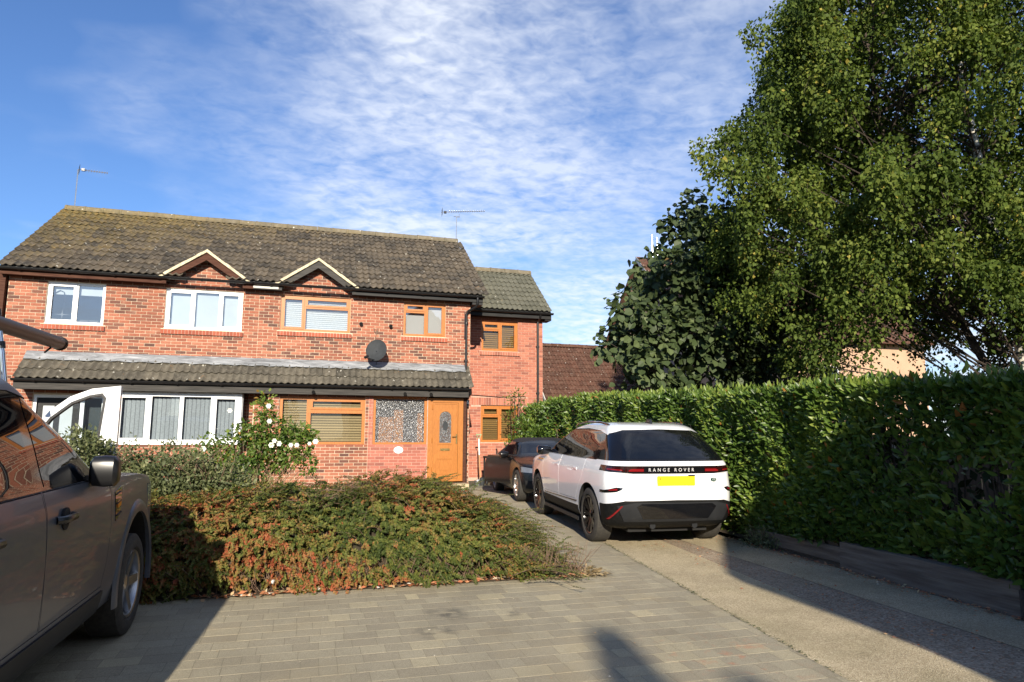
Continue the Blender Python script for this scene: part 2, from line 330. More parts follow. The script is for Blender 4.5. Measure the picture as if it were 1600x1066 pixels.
# ------------------------------------------------------------------ mesh helpers
def link(o, parent=None):
    COL.objects.link(o)
    if parent is not None: o.parent = parent
    return o
def root(name, label, cat, loc=(0, 0, 0), rz=0, group=None, kind=None):
    o = bpy.data.objects.new(name, None); COL.objects.link(o); o.location = loc; o.rotation_euler = (0, 0, rz)
    o.empty_display_size = .2
    tag(o, label, cat, group, kind); return o
def tag(o, label=None, cat=None, group=None, kind=None):
    if label: o['label'] = label
    if cat: o['category'] = cat
    if group: o['group'] = group
    if kind: o['kind'] = kind
    return o
class MB:
    def __init__(s): s.v = []; s.f = []; s.t = []
    def add(s, vs, fs, tn=.5):
        b = len(s.v); s.v += [tuple(v) for v in vs]; s.f += [tuple(i + b for i in f) for f in fs]; s.t += [tn] * len(fs); return s
    def box(s, x0, x1, y0, y1, z0, z1, tn=.5, back=True):
        vs = [(x0, y0, z0), (x1, y0, z0), (x1, y1, z0), (x0, y1, z0), (x0, y0, z1), (x1, y0, z1), (x1, y1, z1), (x0, y1, z1)]
        fs = [(0, 1, 5, 4), (1, 2, 6, 5), (3, 0, 4, 7), (4, 5, 6, 7), (0, 3, 2, 1)]
        if back: fs.append((2, 3, 7, 6))
        return s.add(vs, fs, tn)
    def tube(s, pts, r, n=8, r2=None, cap=True, tn=.5):
        pts = [Vector(p) for p in pts]; rings = []; m = len(pts)
        up = None
        for i, p in enumerate(pts):
            d = (pts[min(i + 1, m - 1)] - pts[max(i - 1, 0)]).normalized()
            if up is None: up = Vector((0, 0, 1)) if abs(d.z) < .9 else Vector((1, 0, 0))
            a = d.cross(up); 
            if a.length < 1e-4: a = d.cross(Vector((1, 0, 0)))
            a.normalize(); b = a.cross(d).normalized(); up = b
            rr = r if r2 is None else r + (r2 - r) * i / (m - 1)
            if callable(r): rr = r(i / (m - 1))
            rings.append([p + a * (rr * math.cos(2 * PI * k / n)) + b * (rr * math.sin(2 * PI * k / n)) for k in range(n)])
        vs = [v for rg in rings for v in rg]; fs = []
        for i in range(m - 1):
            for k in range(n): fs.append((i * n + k, i * n + (k + 1) % n, (i + 1) * n + (k + 1) % n, (i + 1) * n + k))
        if cap: fs.append(tuple(range(n))); fs.append(tuple((m - 1) * n + k for k in reversed(range(n))))
        return s.add(vs, fs, tn)
    def prism(s, poly, axis, a, b, tn=.5):
        # poly of 2D points; axis 'x': (y,z), 'y': (x,z), 'z': (x,y)
        def P(p, t): return (t, p[0], p[1]) if axis == 'x' else ((p[0], t, p[1]) if axis == 'y' else (p[0], p[1], t))
        n = len(poly); vs = [P(p, a) for p in poly] + [P(p, b) for p in poly]
        fs = [tuple(range(n)), tuple(reversed(range(n, 2 * n)))] + [(i, (i + 1) % n, (i + 1) % n + n, i + n) for i in range(n)]
        return s.add(vs, fs, tn)
    def lathe(s, prof, axis='x', n=32, c=(0, 0, 0), tn=.5, close=False):
        m = len(prof); vs = []
        for k in range(n):
            a = 2 * PI * k / n
            for (h, r) in prof:
                if axis == 'x': vs.append((c[0] + h, c[1] + r * math.cos(a), c[2] + r * math.sin(a)))
                elif axis == 'y': vs.append((c[0] + r * math.cos(a), c[1] + h, c[2] + r * math.sin(a)))
                else: vs.append((c[0] + r * math.cos(a), c[1] + r * math.sin(a), c[2] + h))
        fs = []
        mm = m if close else m - 1
        for k in range(n):
            for i in range(mm):
                j = (i + 1) % m; k2 = (k + 1) % n
                fs.append((k * m + i, k2 * m + i, k2 * m + j, k * m + j))
        return s.add(vs, fs, tn)
    def mesh(s, name, mat=None, smooth=False, fix=True, angle=None):
        me = bpy.data.meshes.new(name); me.from_pydata(s.v, [], s.f)
        at = me.attributes.new('tone', 'FLOAT', 'FACE'); at.data.foreach_set('value', s.t)
        if fix:
            bm = bmesh.new(); bm.from_mesh(me); bmesh.ops.recalc_face_normals(bm, faces=bm.faces); bm.to_mesh(me); bm.free()
        if mat: me.materials.append(mat)
        if smooth:
            me.shade_smooth()
            me.set_sharp_from_angle(angle=angle or R(40))
        return me
    def obj(s, name, mat, parent=None, smooth=False, loc=None, **kw):
        o = bpy.data.objects.new(name, s.mesh(name, mat, smooth, **kw)); link(o, parent)
        if loc is not None: o.location = loc
        return o
def inst(name, me, parent, loc, rot=(0, 0, 0), scale=None):
    o = bpy.data.objects.new(name, me); link(o, parent); o.location = loc; o.rotation_euler = rot
    if scale: o.scale = scale
    return o
def arr_mesh(name, V, Fq, tones, mat, nper):
    """big mesh from numpy: V (n,3), Fq (m,k) all faces with k corners"""
    me = bpy.data.meshes.new(name); nv = len(V); nf, k = Fq.shape
    me.vertices.add(nv); me.vertices.foreach_set('co', np.ascontiguousarray(V, dtype=np.float32).ravel())
    me.loops.add(nf * k); me.loops.foreach_set('vertex_index', np.ascontiguousarray(Fq, dtype=np.int32).ravel())
    me.polygons.add(nf); me.polygons.foreach_set('loop_start', np.arange(0, nf * k, k, dtype=np.int32))
    me.update(calc_edges=True)
    at = me.attributes.new('tone', 'FLOAT', 'FACE'); at.data.foreach_set('value', np.repeat(tones, nper).astype(np.float32))
    if mat: me.materials.append(mat)
    return me
def norm(a): return a / np.maximum(np.linalg.norm(a, axis=1, keepdims=True), 1e-9)
LEAF6 = (np.array([(0, 0, 0), (.35, -.5, .10), (.75, -.30, .06), (1, 0, -.05), (.75, .30, .06), (.35, .5, .10)]), np.array([(0, 1, 2, 3), (0, 3, 4, 5)]))
LEAF4 = (np.array([(0, 0, 0), (.45, -.5, .08), (1, 0, 0), (.45, .5, .08)]), np.array([(0, 1, 2, 3)]))
def leaves(name, P, A, N, L, Wd, tones, mat, shape=LEAF6):
    T, Fc = shape; n = len(P)
    A = norm(A); S = norm(np.cross(N, A)); N2 = np.cross(A, S)
    L = np.broadcast_to(L, (n,)); Wd = np.broadcast_to(Wd, (n,))
    V = (P[:, None, :] + A[:, None, :] * (T[None, :, 0, None] * L[:, None, None]) + S[:, None, :] * (T[None, :, 1, None] * Wd[:, None, None])
         + N2[:, None, :] * (T[None, :, 2, None] * Wd[:, None, None] * 1.2))
    k = len(T)
    Fq = (np.arange(n)[:, None, None] * k + Fc[None]).reshape(-1, Fc.shape[1])
    return arr_mesh(name, V.reshape(-1, 3), Fq, np.clip(tones, 0, 1), mat, len(Fc))
def meobj(name, me, parent=None, kind=None):
    o = bpy.data.objects.new(name, me); link(o, parent)
    if kind: o['kind'] = kind
    return o
def rnd3(n): return norm(RNG.normal(size=(n, 3)))
def gz(y): return .02 * y if y < 21 else .42
def off(o, v): o.location = (-v[0], -v[1], -v[2]); return o
# ------------------------------------------------------------------ ground
def xe(y): return 3.43 + .112 * (y - 3.83)          # line where block paving meets the concrete drive
CAMP = Vector((0, 0, 1.64))
def sheet(name, poly, zoff, mat, kind='structure', sub=1):
    ys = [p[1] for p in poly]
    mb = MB()
    mb.add([(x, y, (gz(y) if y > -16 else -.32) + zoff) for x, y in poly], [tuple(range(len(poly)))])
    o = mb.obj(name, mat, fix=False); tag(o, kind=kind); return o
# terrain in strips so that the slope of the drive is kept
def strips(name, x0f, x1f, ys, zoff, mat):
    mb = MB()
    for a, b in zip(ys[:-1], ys[1:]):
        mb.add([(x0f(a), a, gzz(a) + zoff), (x1f(a), a, gzz(a) + zoff), (x1f(b), b, gzz(b) + zoff), (x0f(b), b, gzz(b) + zoff)], [(0, 1, 2, 3)])
    o = mb.obj(name, mat, fix=False); tag(o, kind='structure'); return o
def gzz(y): return .42 if y > 21 else (.02 * y if y > -16 else -.32)
strips('ground', lambda y: -400, lambda y: 400, [-400, -16, 21, 600], -.03, M_GROUND)
strips('paving_bed', lambda y: -9, lambda y: xe(y), [-4, 3.83, 17.6], -.0014, M_SAND)
conc_a = strips('drive_concrete', lambda y: xe(y) + .004, lambda y: xe(y) + .98 - .02 * (y - 4), [-4, 3.83, 7.6, 19.3], -.002, M_CONC)
strips('drive_gravel', lambda y: xe(y) + .98 - .02 * (y - 4), lambda y: 5.18, [-4, 3.83, 7.6, 19.3], -.005, M_GRAVEL)
conc_b = strips('drive_concrete', lambda y: 5.18, lambda y: 5.97, [-4, 3.83, 7.6, 19.3], -.002, M_CONC)
strips('hedge_bed', lambda y: 5.97, lambda y: 8.2, [-4, 6.8, 20], .05, M_SOIL)
strips('planting_bed', lambda y: -6.5, lambda y: 3.0 + .04 * (y - 7), [7.08, 16.6], .008, M_SOIL)
strips('road', lambda y: -60, lambda y: 60, [-17, -9], .0, M_ASPHALT)

# ---- block paving: every block real, 300 nearest as objects
def paver_mesh(l, w, tn, seed):
    h = .010; b = .0008; mb = MB()
    x, y = l / 2 - .0016, w / 2 - .0016
    mb.v = [(-x, -y, -h), (x, -y, -h), (x, y, -h), (-x, y, -h), (-x + b, -y + b, 0), (x - b, -y + b, 0), (x - b, y - b, 0), (-x + b, y - b, 0)]
    mb.f = [(4, 5, 6, 7), (0, 1, 5, 4), (1, 2, 6, 5), (2, 3, 7, 6), (3, 0, 4, 7)]; mb.t = [tn] * 5
    return mb
PW = .178; PL = (.12, .18, .25)
pav = []
row = 0; y = 2.6; edge = []
while y < 17.0:
    x = -3.6 + random.uniform(0, .2)
    while x < 4.9:
        l = random.choices(PL, (.22, .38, .40))[0]
        if x + l > xe(y - PW / 2): l = 0
        cx = x + l / 2
        if l == 0: break
        inbed = (y > 7.08 and cx < 3.0 + .04 * (y - 7))
        if not inbed: pav.append((cx, y, l, random.random() ** 1.3))
        x += l
    if l == 0 and xe(y) - x > .02: edge.append((x, y))
    y += PW
keyed = {}
def pkey(c): return (c[0] ** 2 + c[1] ** 2)
pav.sort(key=lambda c: (0 if c[1] > 3.4 and c[0] > -1.6 else 1, pkey(c)))
paving = MB().add([(-.01, 3, gz(3) - .03), (.01, 3, gz(3) - .03), (.01, 3.02, gz(3) - .03)], [(0, 1, 2)]).obj('block_paving', M_SAND); tag(paving, kind='structure')
slope = math.atan(.02)
rest = MB()
for (x, y) in edge:   # blocks cut to the line of the concrete
    if y > 7.08 and x < 3.0 + .04 * (y - 7): continue
    a, b = y - PW / 2 + .0016, y + PW / 2 - .0016
    rest.add([(x + .0016, a, gz(a)), (xe(a), a, gz(a)), (xe(b), b, gz(b)), (x + .0016, b, gz(b))], [(0, 1, 2, 3)], random.random())
for i, (cx, cy, l, tn) in enumerate(pav):
    dz = random.uniform(-.0004, .0004); yaw = random.gauss(0, .004); tl = (random.gauss(0, .0015), random.gauss(0, .0015))
    if i < len(pav) and i < 300:
        q = int(tn * 7)
        k = (l, q)
        if k not in keyed: keyed[k] = paver_mesh(l, PW, (q + .5) / 7, 0).mesh('paver', M_PAVER, fix=False)
        inst('paver', keyed[k], paving, (cx, cy, gz(cy) + dz), (slope + tl[0], tl[1], yaw))
    else:
        w = PW
        mb = paver_mesh(l, w, tn, 0); rz = Matrix.Rotation(yaw, 3, 'Z')
        rest.add([tuple(rz @ Vector(v) + Vector((cx, cy, gz(cy + v[1]) + dz))) for v in mb.v], mb.f, tn)
o = rest.obj('paver', M_PAVER, paving, fix=False); o['kind'] = 'stuff'

# ------------------------------------------------------------------ brick laying
BH, BL = .075, .225
NT_ = 14
def brick_meshes(mat):
    d = {}
    for tag_, w in (('s', BL - .011), ('h', BL / 2 - .011)):
        for q in range(NT_):
            d[(tag_, q)] = MB().box(-w / 2, w / 2, -.009, .01, -BH / 2 + .0055, BH / 2 - .0055, (q + .5) / NT_, back=False).mesh('brick', mat)
    return d
def lay(y, z0, z1, x0, x1, holes=(), tri=None, tone_f=None, xph=0.):
    """list of bricks (xc, y, zc, w, tone) for a wall facing -Y"""
    out = []; n0 = int(math.ceil(z0 / BH - 1e-6)); n = n0
    while (n + 1) * BH <= z1 + 1e-6:
        zc = (n + .5) * BH
        a0, b0 = (x0, x1) if tri is None else tri(zc)
        iv = [(a0, b0)]
        for (hx0, hx1, hz0, hz1) in holes:
            if hz0 - .012 < zc < hz1 + .012:
                nv = []
                for a, b in iv:
                    if hx1 <= a or hx0 >= b: nv.append((a, b)); continue
                    if hx0 > a: nv.append((a, hx0))
                    if hx1 < b: nv.append((hx1, b))
                iv = nv
        ph = (BL / 2 if n % 2 else 0) + xph
        for a, b in iv:
            k = math.floor((a - ph) / BL)
            while True:
                l, r = ph + k * BL, ph + (k + 1) * BL
                if l >= b: break
                l2, r2 = max(l, a), min(r, b)
                if r2 - l2 > .022:
                    full = (r2 - l2) > BL - .004
                    t = random.random()
                    t = t * .45 if random.random() < .36 else .40 + .60 * t
                    out.append(((l2 + r2) / 2, y, zc, r2 - l2, t, full))
                k += 1
        n += 1
    return out
def wall_mass(name, x0, x1, z0, z1, y, th, holes, mat, parent, rl):
    mb = MB(); xs = sorted({x0, x1, *[h[0] for h in holes], *[h[1] for h in holes]}); zs = sorted({z0, z1, *[h[2] for h in holes], *[h[3] for h in holes]})
    xs = [x for x in xs if x0 <= x <= x1]; zs = [z for z in zs if z0 <= z <= z1]
    for a, b in zip(xs[:-1], xs[1:]):
        for c, d in zip(zs[:-1], zs[1:]):
            if any(h[0] <= (a + b) / 2 <= h[1] and h[2] <= (c + d) / 2 <= h[3] for h in holes): continue
            mb.box(a, b, y, y + th, c, d)
    o = mb.obj(name, mat, parent); return off(o, rl)
def place_bricks(groups, limit=300):
    """groups: list of (wall_obj, mat, bricks). The nearest `limit` whole bricks become objects; the rest one stuff part per wall."""
    allb = [(b[0] ** 2 + b[1] ** 2 + (b[2] - 1.6) ** 2, gi, i) for gi, g in enumerate(groups) for i, b in enumerate(g[2]) if b[5]]
    allb.sort(); near = {(gi, i) for _, gi, i in allb[:limit]}
    for gi, (wo, mat, bl) in enumerate(groups):
        ms = brick_meshes(mat); mb = MB()
        for i, b in enumerate(bl):
            dy = random.uniform(-.002, .002)
            if (gi, i) in near:
                inst('brick', ms[('s', min(NT_ - 1, int(b[4] * NT_)))], wo, (b[0], b[1] + dy, b[2]), (0, 0, 0))
            else:
                mb.box(b[0] - b[3] / 2 + .0055, b[0] + b[3] / 2 - .0055, b[1] - .009 + dy, b[1] + .01, b[2] - BH / 2 + .0055, b[2] + BH / 2 - .0055, b[4], back=False)
        if mb.v: o = mb.obj('brick', mat, wo, fix=False); o['kind'] = 'stuff'

def window(parent, rl, x0, x1, z0, z1, y, cells, mat, glass, blind=None, bar=.062, sash=True, sill=None, name='window', ledge=True, mul=.058, room=True):
    """cells: list of (fx0, fx1, fz0, fz1, opens)"""
    W_, H_ = x1 - x0, z1 - z0; mb = MB(); yf = y + .045; yb = y + .11
    mb.box(x0, x0 + bar, yf, yb, z0, z1); mb.box(x1 - bar, x1, yf, yb, z0, z1)
    mb.box(x0 + bar, x1 - bar, yf + .001, yb, z0, z0 + bar); mb.box(x0 + bar, x1 - bar, yf + .001, yb, z1 - bar, z1)
    if ledge: mb.box(x0 - .0, x1 + .0, y + .012, yf + .01, z0 - .006, z0 + .022)
    rects = []
    for (a, b, c, d, op) in cells:
        ax, bx = x0 + W_ * a, x0 + W_ * b; cz, dz = z0 + H_ * c, z0 + H_ * d
        m = mul / 2
        l = ax + (bar if a == 0 else m); r_ = bx - (bar if b == 1 else m); lo = cz + (bar if c == 0 else m); hi = dz - (bar if d == 1 else m)
        if b < 1: mb.box(bx - m, bx + m, yf + .003, yb - .002, cz + (bar if c == 0 else 0), dz - (bar if d == 1 else 0))
        if d < 1: mb.box(l, r_, yf + .004, yb - .003, dz - m, dz + m)
        rects.append((l, r_, lo, hi, op))
    w = mb.obj(name, mat, parent); off(w, rl)
    for (l, r_, lo, hi, op) in rects:
        if op:
            s = .04; sb = MB(); ys = yf - .012
            e = .012
            sb.box(l - e, l + s, ys, yb - .01, lo - e, hi + e); sb.box(r_ - s, r_ + e, ys, yb - .01, lo - e, hi + e)
            sb.box(l + s, r_ - s, ys + .001, yb - .01, lo - e, lo + s); sb.box(l + s, r_ - s, ys + .001, yb - .01, hi - s, hi + e)
            sb.obj('sash', mat, w)
            l, r_, lo, hi = l + s, r_ - s, lo + s, hi - s
        MB().add([(l, yb - .035, lo), (r_, yb - .035, lo), (r_, yb - .035, hi), (l, yb - .035, hi)], [(0, 1, 2, 3)]).obj('pane', glass, w, fix=False)
    yy = yb + .05
    if blind:
        kind, bm_, (bf0, bf1) = blind
        bz0, bz1 = z0 + H_ * bf0, z0 + H_ * bf1; b2 = MB()
        if kind == 'slats':
            st_ = .062 if bm_ is not M_BLIND_WHITE else .05; n = int((bz1 - bz0) / st_)
            for i in range(n):
                z = bz0 + i * st_; b2.add([(x0 + .05, yy, z), (x1 - .05, yy, z), (x1 - .05, yy + .012, z + st_ * .66), (x0 + .05, yy + .012, z + st_ * .66)], [(0, 1, 2, 3)], .7 + .3 * random.random()); b2.add([(x0 + .05, yy + .013, z + st_ * .6), (x1 - .05, yy + .013, z + st_ * .6), (x1 - .05, yy + .02, z + st_), (x0 + .05, yy + .02, z + st_)], [(0, 1, 2, 3)], .15 * random.random())
        elif kind == 'vert':
            n = int(W_ / .09)
            for i in range(n):
                xx = x0 + .04 + i * .09; b2.add([(xx, yy, bz0), (xx + .072, yy + .02, bz0), (xx + .072, yy + .02, bz1), (xx, yy, bz1)], [(0, 1, 2, 3)], .6 + .4 * random.random()); b2.add([(xx + .07, yy + .021, bz0), (xx + .09, yy + .03, bz0), (xx + .09, yy + .03, bz1), (xx + .07, yy + .021, bz1)], [(0, 1, 2, 3)], 0)
        else: b2.box(x0 + .05, x1 - .05, yy, yy + .004, bz0, bz1)
        b2.obj('blind', bm_, w)
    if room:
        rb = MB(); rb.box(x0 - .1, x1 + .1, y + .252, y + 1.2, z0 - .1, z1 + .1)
        # open-fronted box behind the glass, an unlit room's dimness in its colour
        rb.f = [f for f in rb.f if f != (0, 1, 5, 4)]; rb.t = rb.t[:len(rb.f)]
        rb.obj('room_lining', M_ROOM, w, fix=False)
    if sill:   # sloping brick-on-edge sill
        sw = MB(); sx0, sx1 = x0 - .06, x1 + .05; n = int((sx1 - sx0) / .075); st = (sx1 - sx0) / n
        for i in range(n):
            a = sx0 + i * st + .006; b = a + st - .012; zt = z0 - .008; tn = random.random()
            sw.add([(a, y - .05, zt - .125), (b, y - .05, zt - .125), (b, y + .06, zt - .125), (a, y + .06, zt - .125), (a, y - .05, zt - .022), (b, y - .05, zt - .022), (b, y + .06, zt), (a, y + .06, zt)],
                   [(0, 1, 5, 4), (1, 2, 6, 5), (3, 0, 4, 7), (4, 5, 6, 7), (0, 3, 2, 1)], tn)
        so = sw.obj('brick_sill', sill, w)
        MB().box(sx0 + .004, sx1 - .004, y - .042, y + .055, z0 - .128, z0 - .032).obj('sill_mortar', M_MORTAR_PINK, w)
    return w

# ---- roof tiles
TW, TG = .31, .31
def tile_mesh(mat, tn, amp=.026, pitchn=2, ln=.40):
    n = 10; mb = MB(); th = .028
    for j, (yy, zb) in enumerate(((0, .034), (ln, 0))):
        for i in range(n + 1):
            x = TW * i / n; ph = 2 * PI * pitchn * i / n
            mb.v.append((x, yy, zb + amp * math.cos(ph) * (1 if math.cos(ph) > 0 else .7)))
    for i in range(n + 1):
        x = TW * i / n; ph = 2 * PI * pitchn * i / n
        mb.v.append((x, 0.002, .046 - th + amp * math.cos(ph) * (1 if math.cos(ph) > 0 else .7)))
    m = n + 1
    for i in range(n): mb.f.append((i, i + 1, m + i + 1, m + i))
    for i in range(n): mb.f.append((2 * m + i, 2 * m + i + 1, i + 1, i))
    mb.f.append((0, m, 2 * m)); mb.f.append((n, 2 * m + n, m + n))
    mb.t = [tn] * len(mb.f); return mb
def tile_roof(deck, x0, ncol, ye, ze, pitch, nrow, mat, skip=None, limit=300, name='roof_tile', TG=TG):
    """tiles on a slope rising towards +Y from the eave line (ye, ze); deck is in world coordinates"""
    ms = [tile_mesh(mat, (q + .5) / 6) for q in range(6)]
    me = [m.mesh('roof_tile', mat, True, fix=False, angle=R(50)) for m in ms]
    lst = []
    for r in range(nrow):
        for c in range(ncol):
            x = x0 + c * TW; s = r * TG; y = ye + s * math.cos(pitch); z = ze + s * math.sin(pitch)
            if skip and skip(x + TW / 2, y + .1, z + .1): continue
            lst.append((x, y, z))
    order = sorted(range(len(lst)), key=lambda i: lst[i][0] ** 2 + lst[i][1] ** 2 + lst[i][2] ** 2)
    near = set(order[:limit]); rest = MB()
    for i, (x, y, z) in enumerate(lst):
        q = random.randrange(6); rot = (pitch + random.gauss(0, .006), random.gauss(0, .006), random.gauss(0, .006)); p = (x + random.gauss(0, .002), y, z + random.gauss(0, .002))
        if i in near: inst(name, me[q], deck, p, rot)
        else:
            M = Matrix.Translation(p) @ Matrix.Rotation(rot[0], 4, 'X'); rest.add([tuple(M @ Vector(v)) for v in ms[q].v], ms[q].f, (q + .5) / 6)
    if rest.v: o = rest.obj(name, mat, deck, fix=False, smooth=True, angle=R(50)); o['kind'] = 'stuff'
    return len(lst)
def deck_slab(name, x0, x1, ye, ze, yr, zr, mat, parent, rl, th=.10, dz=-.03):
    mb = MB()
    mb.add([(x0, ye, ze + dz - th), (x1, ye, ze + dz - th), (x1, yr, zr + dz - th), (x0, yr, zr + dz - th), (x0, ye, ze + dz), (x1, ye, ze + dz), (x1, yr, zr + dz), (x0, yr, zr + dz)],
           [(0, 1, 5, 4), (1, 2, 6, 5), (3, 0, 4, 7), (4, 5, 6, 7), (0, 3, 2, 1), (2, 3, 7, 6)])
    return off(mb.obj(name, mat, parent), rl)
def ridge(deck, x0, x1, y, z, mat, rad=.115, seg=.45):
    n = max(1, round((x1 - x0) / seg)); st = (x1 - x0) / n
    ms = []
    for q in range(4):
        mb = MB(); k = 8
        for j, (xx, sc) in enumerate(((0, 1.06), (.05, 1.06), (.055, 1.0), (st - .006, 1.0))):
            for i in range(k + 1):
                a = PI * (-.12 + 1.24 * i / k); mb.v.append((xx, rad * sc * 1.15 * math.cos(a), rad * sc * math.sin(a)))
        for j in range(3):
            for i in range(k): mb.f.append((j * (k + 1) + i, j * (k + 1) + i + 1, (j + 1) * (k + 1) + i + 1, (j + 1) * (k + 1) + i)); 
        mb.f.append(tuple(range(k + 1))); mb.t = [(q + .5) / 4] * len(mb.f)
        ms.append(mb.mesh('ridge_tile', mat, True))
    for i in range(n): inst('ridge_tile', random.choice(ms), deck, (x0 + i * st, y, z + random.gauss(0, .003)), (0, random.gauss(0, .008), 0))
def gutter(parent, rl, x0, x1, y, z, mat=None, r=.058):
    mb = MB(); k = 8; pts = [(y + r * math.cos(PI + PI * i / k), z + r * math.sin(PI + PI * i / k)) for i in range(k + 1)]
    inner = [(y + (r - .008) * math.cos(PI + PI * i / k), z + (r - .008) * math.sin(PI + PI * i / k)) for i in range(k + 1)][::-1]
    mb.prism(pts + inner, 'x', x0, x1)
    xx = x0 + .4
    while xx < x1 - .2:
        mb.prism([(y + (r + .010) * math.cos(PI + PI * i / k), z + (r + .010) * math.sin(PI + PI * i / k)) for i in range(k + 1)], 'x', xx, xx + .045); xx += .93
    return off(mb.obj('gutter', mat or M_BLACKPL, parent, smooth=True), rl)
def board(name, parent, rl, x0, x1, y0, y1, z0, z1, mat): return off(MB().box(x0, x1, y0, y1, z0, z1).obj(name, mat, parent), rl)
def downpipe(parent, rl, pts, r=.034, mat=None, clips=()):
    mb = MB(); mb.tube(pts, r, 10)
    for (x, y, z) in clips: mb.tube([(x, y, z - .025), (x, y, z + .025)], r * 1.35, 10); mb.box(x - .05, x + .05, y, y + .05, z - .012, z + .012)
    return off(mb.obj('downpipe', mat or M_BLACKPL, parent, smooth=True), rl)

# ------------------------------------------------------------------ the pair of semi-detached houses
YW, YF = 17.6, 17.2                # upper wall, ground-floor front walls
XL, XP, XR = -6.54, -1.24, 4.08
PITCH = R(33.9)
PITCH_EXT = R(38)
ZE, YE = 5.33, 17.28               # eave of main roof
YR_ = 20.95; ZR = ZE + (YR_ - YE) * math.tan(PITCH)
gab = {'L': (-2.46, .93), 'R': (.12, .95)}
def gz_gab(x, c, hw): return 5.94 - abs(x - c) * .70
def skip_main(x, y, z):
    return any(z + .12 < gz_gab(x, c, hw) for c, hw in gab.values())
def house(side):
    L_ = side == 'L'
    x0, x1 = (XL, XP) if L_ else (XP, XR)
    rl = ((x0 + x1) / 2, 17.6, .34)
    t = root('semi_detached_house', 'left half of the brick semi-detached pair, with white windows and a brown wooden fascia' if L_ else 'right half of the brick semi-detached pair, with golden oak windows and a black fascia', 'house', rl, group='pair of semi-detached brick houses')
    groups = []
    # upper wall
    if L_: wins = [(-5.78, -4.60, 4.125, 5.10), (-3.33, -1.62, 4.125, 5.10)]
    else: wins = [(-.74, .95, 4.20, 5.10), (2.30, 3.41, 4.20, 5.10)]
    wu = wall_mass('wall', x0, x1, 2.7, 5.24, YW, .25, wins, M_MORTAR, t, rl)
    holes = [(a, b, c - (.16), d) for a, b, c, d in wins]
    holes2 = [(a - .06, b + .05, c - .16, c) for a, b, c, d in wins] + [(a, b, c, d) for a, b, c, d in wins]
    bl = lay(YW, 3.45, 5.28, x0 + (.0 if L_ else -.002), x1 + (.002 if L_ else 0), holes2)
    bl += lay(YW, 2.7, 3.45, 3.93, x1) if not L_ else lay(YW, 2.7, 3.45, x0, -6.05)
    groups.append((wu, M_BRICK, bl))
    # gable over the window
    c, hw = gab[side]
    gw = MB(); gw.prism([(c - .92, 5.24), (c + .92, 5.24), (c, 5.88)], 'y', YW - .0, YW + .2); gw = off(gw.obj('gable', M_MORTAR, t), rl)
    groups.append((gw, M_BRICK, lay(YW, 5.24, 5.80, 0, 0, tri=lambda z: (c - (5.85 - z) / .70, c + (5.85 - z) / .70))))
    if L_:
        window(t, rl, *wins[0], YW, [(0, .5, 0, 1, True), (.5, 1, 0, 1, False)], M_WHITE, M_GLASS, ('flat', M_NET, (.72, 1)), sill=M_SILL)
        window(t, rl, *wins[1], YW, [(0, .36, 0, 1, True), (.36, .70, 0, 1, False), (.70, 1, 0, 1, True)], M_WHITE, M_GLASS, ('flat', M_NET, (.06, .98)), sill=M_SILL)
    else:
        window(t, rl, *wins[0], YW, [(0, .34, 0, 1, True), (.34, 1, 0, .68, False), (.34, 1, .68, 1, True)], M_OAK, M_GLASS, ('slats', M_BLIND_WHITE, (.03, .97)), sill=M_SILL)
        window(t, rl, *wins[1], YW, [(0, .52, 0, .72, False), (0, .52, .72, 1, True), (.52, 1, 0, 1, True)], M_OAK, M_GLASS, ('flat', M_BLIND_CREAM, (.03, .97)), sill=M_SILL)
    # ground floor
    if L_:
        wd = (-5.85, -4.42, .42, 2.52)
        wr = wall_mass('wall', XL, XP, .2, 2.7, YW, .25, [wd], M_MORTAR, t, rl)
        groups.append((wr, M_BRICK, lay(YW, .30, 2.7, XL, -4.1, [wd]) + lay(YW, .3, 2.7, -1.5, XP - .006)))
        bay = (-4.12, -1.48, 1.42, 2.60)
        wb = wall_mass('wall', -4.12, -1.48, .2, 1.43, YF, .2, [], M_MORTAR, t, rl)
        groups.append((wb, M_BRICK, lay(YF, .3, 1.43, -4.12, -1.48)))
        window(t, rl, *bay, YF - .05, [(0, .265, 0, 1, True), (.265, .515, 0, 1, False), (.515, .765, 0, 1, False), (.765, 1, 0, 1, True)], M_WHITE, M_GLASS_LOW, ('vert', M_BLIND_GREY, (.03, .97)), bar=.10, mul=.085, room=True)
        board('bay_cheek', t, rl, -1.50, -1.46, YF + .06, YW, 1.42, 2.6, M_WHITE)
        # front door with glazed side light in the recess
        dp = MB(); dx0, dx1, dz0, dz1 = wd; yf = YW + .03
        for a, b in ((dx0, dx0 + .07), (dx0 + .93, dx0 + 1.01), (dx1 - .07, dx1)): dp.box(a, b, yf, yf + .08, dz0, dz1)
        dp.box(dx0 + .07, dx1 - .07, yf + .002, yf + .08, dz1 - .07, dz1)
        fr = off(dp.obj('door_frame', M_WHITE, t), rl)
        MB().box(dx0 + 1.03, dx1 - .09, yf + .04, yf + .05, dz0 + .05, dz1 - .08).obj('side_light', M_GLASS_LOW, fr)
        MB().box(dx0 + .09, dx0 + .91, yf + .03, yf + .07, dz0 + .02, dz1 - .09).obj('door', M_FASCIA, fr)
        MB().box(dx0 + .2, dx0 + .42, yf + .02, yf + .03, dz0 + .9, dz1 - .25).box(dx0 + .54, dx0 + .78, yf + .02, yf + .03, dz0 + .9, dz1 - .25).obj('door_glass', M_NET, fr)
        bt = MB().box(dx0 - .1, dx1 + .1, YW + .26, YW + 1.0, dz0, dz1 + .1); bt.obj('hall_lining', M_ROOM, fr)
    else:
        wrc = wall_mass('wall', XP, -.90, .2, 2.7, YW, .25, [], M_MORTAR, t, rl)
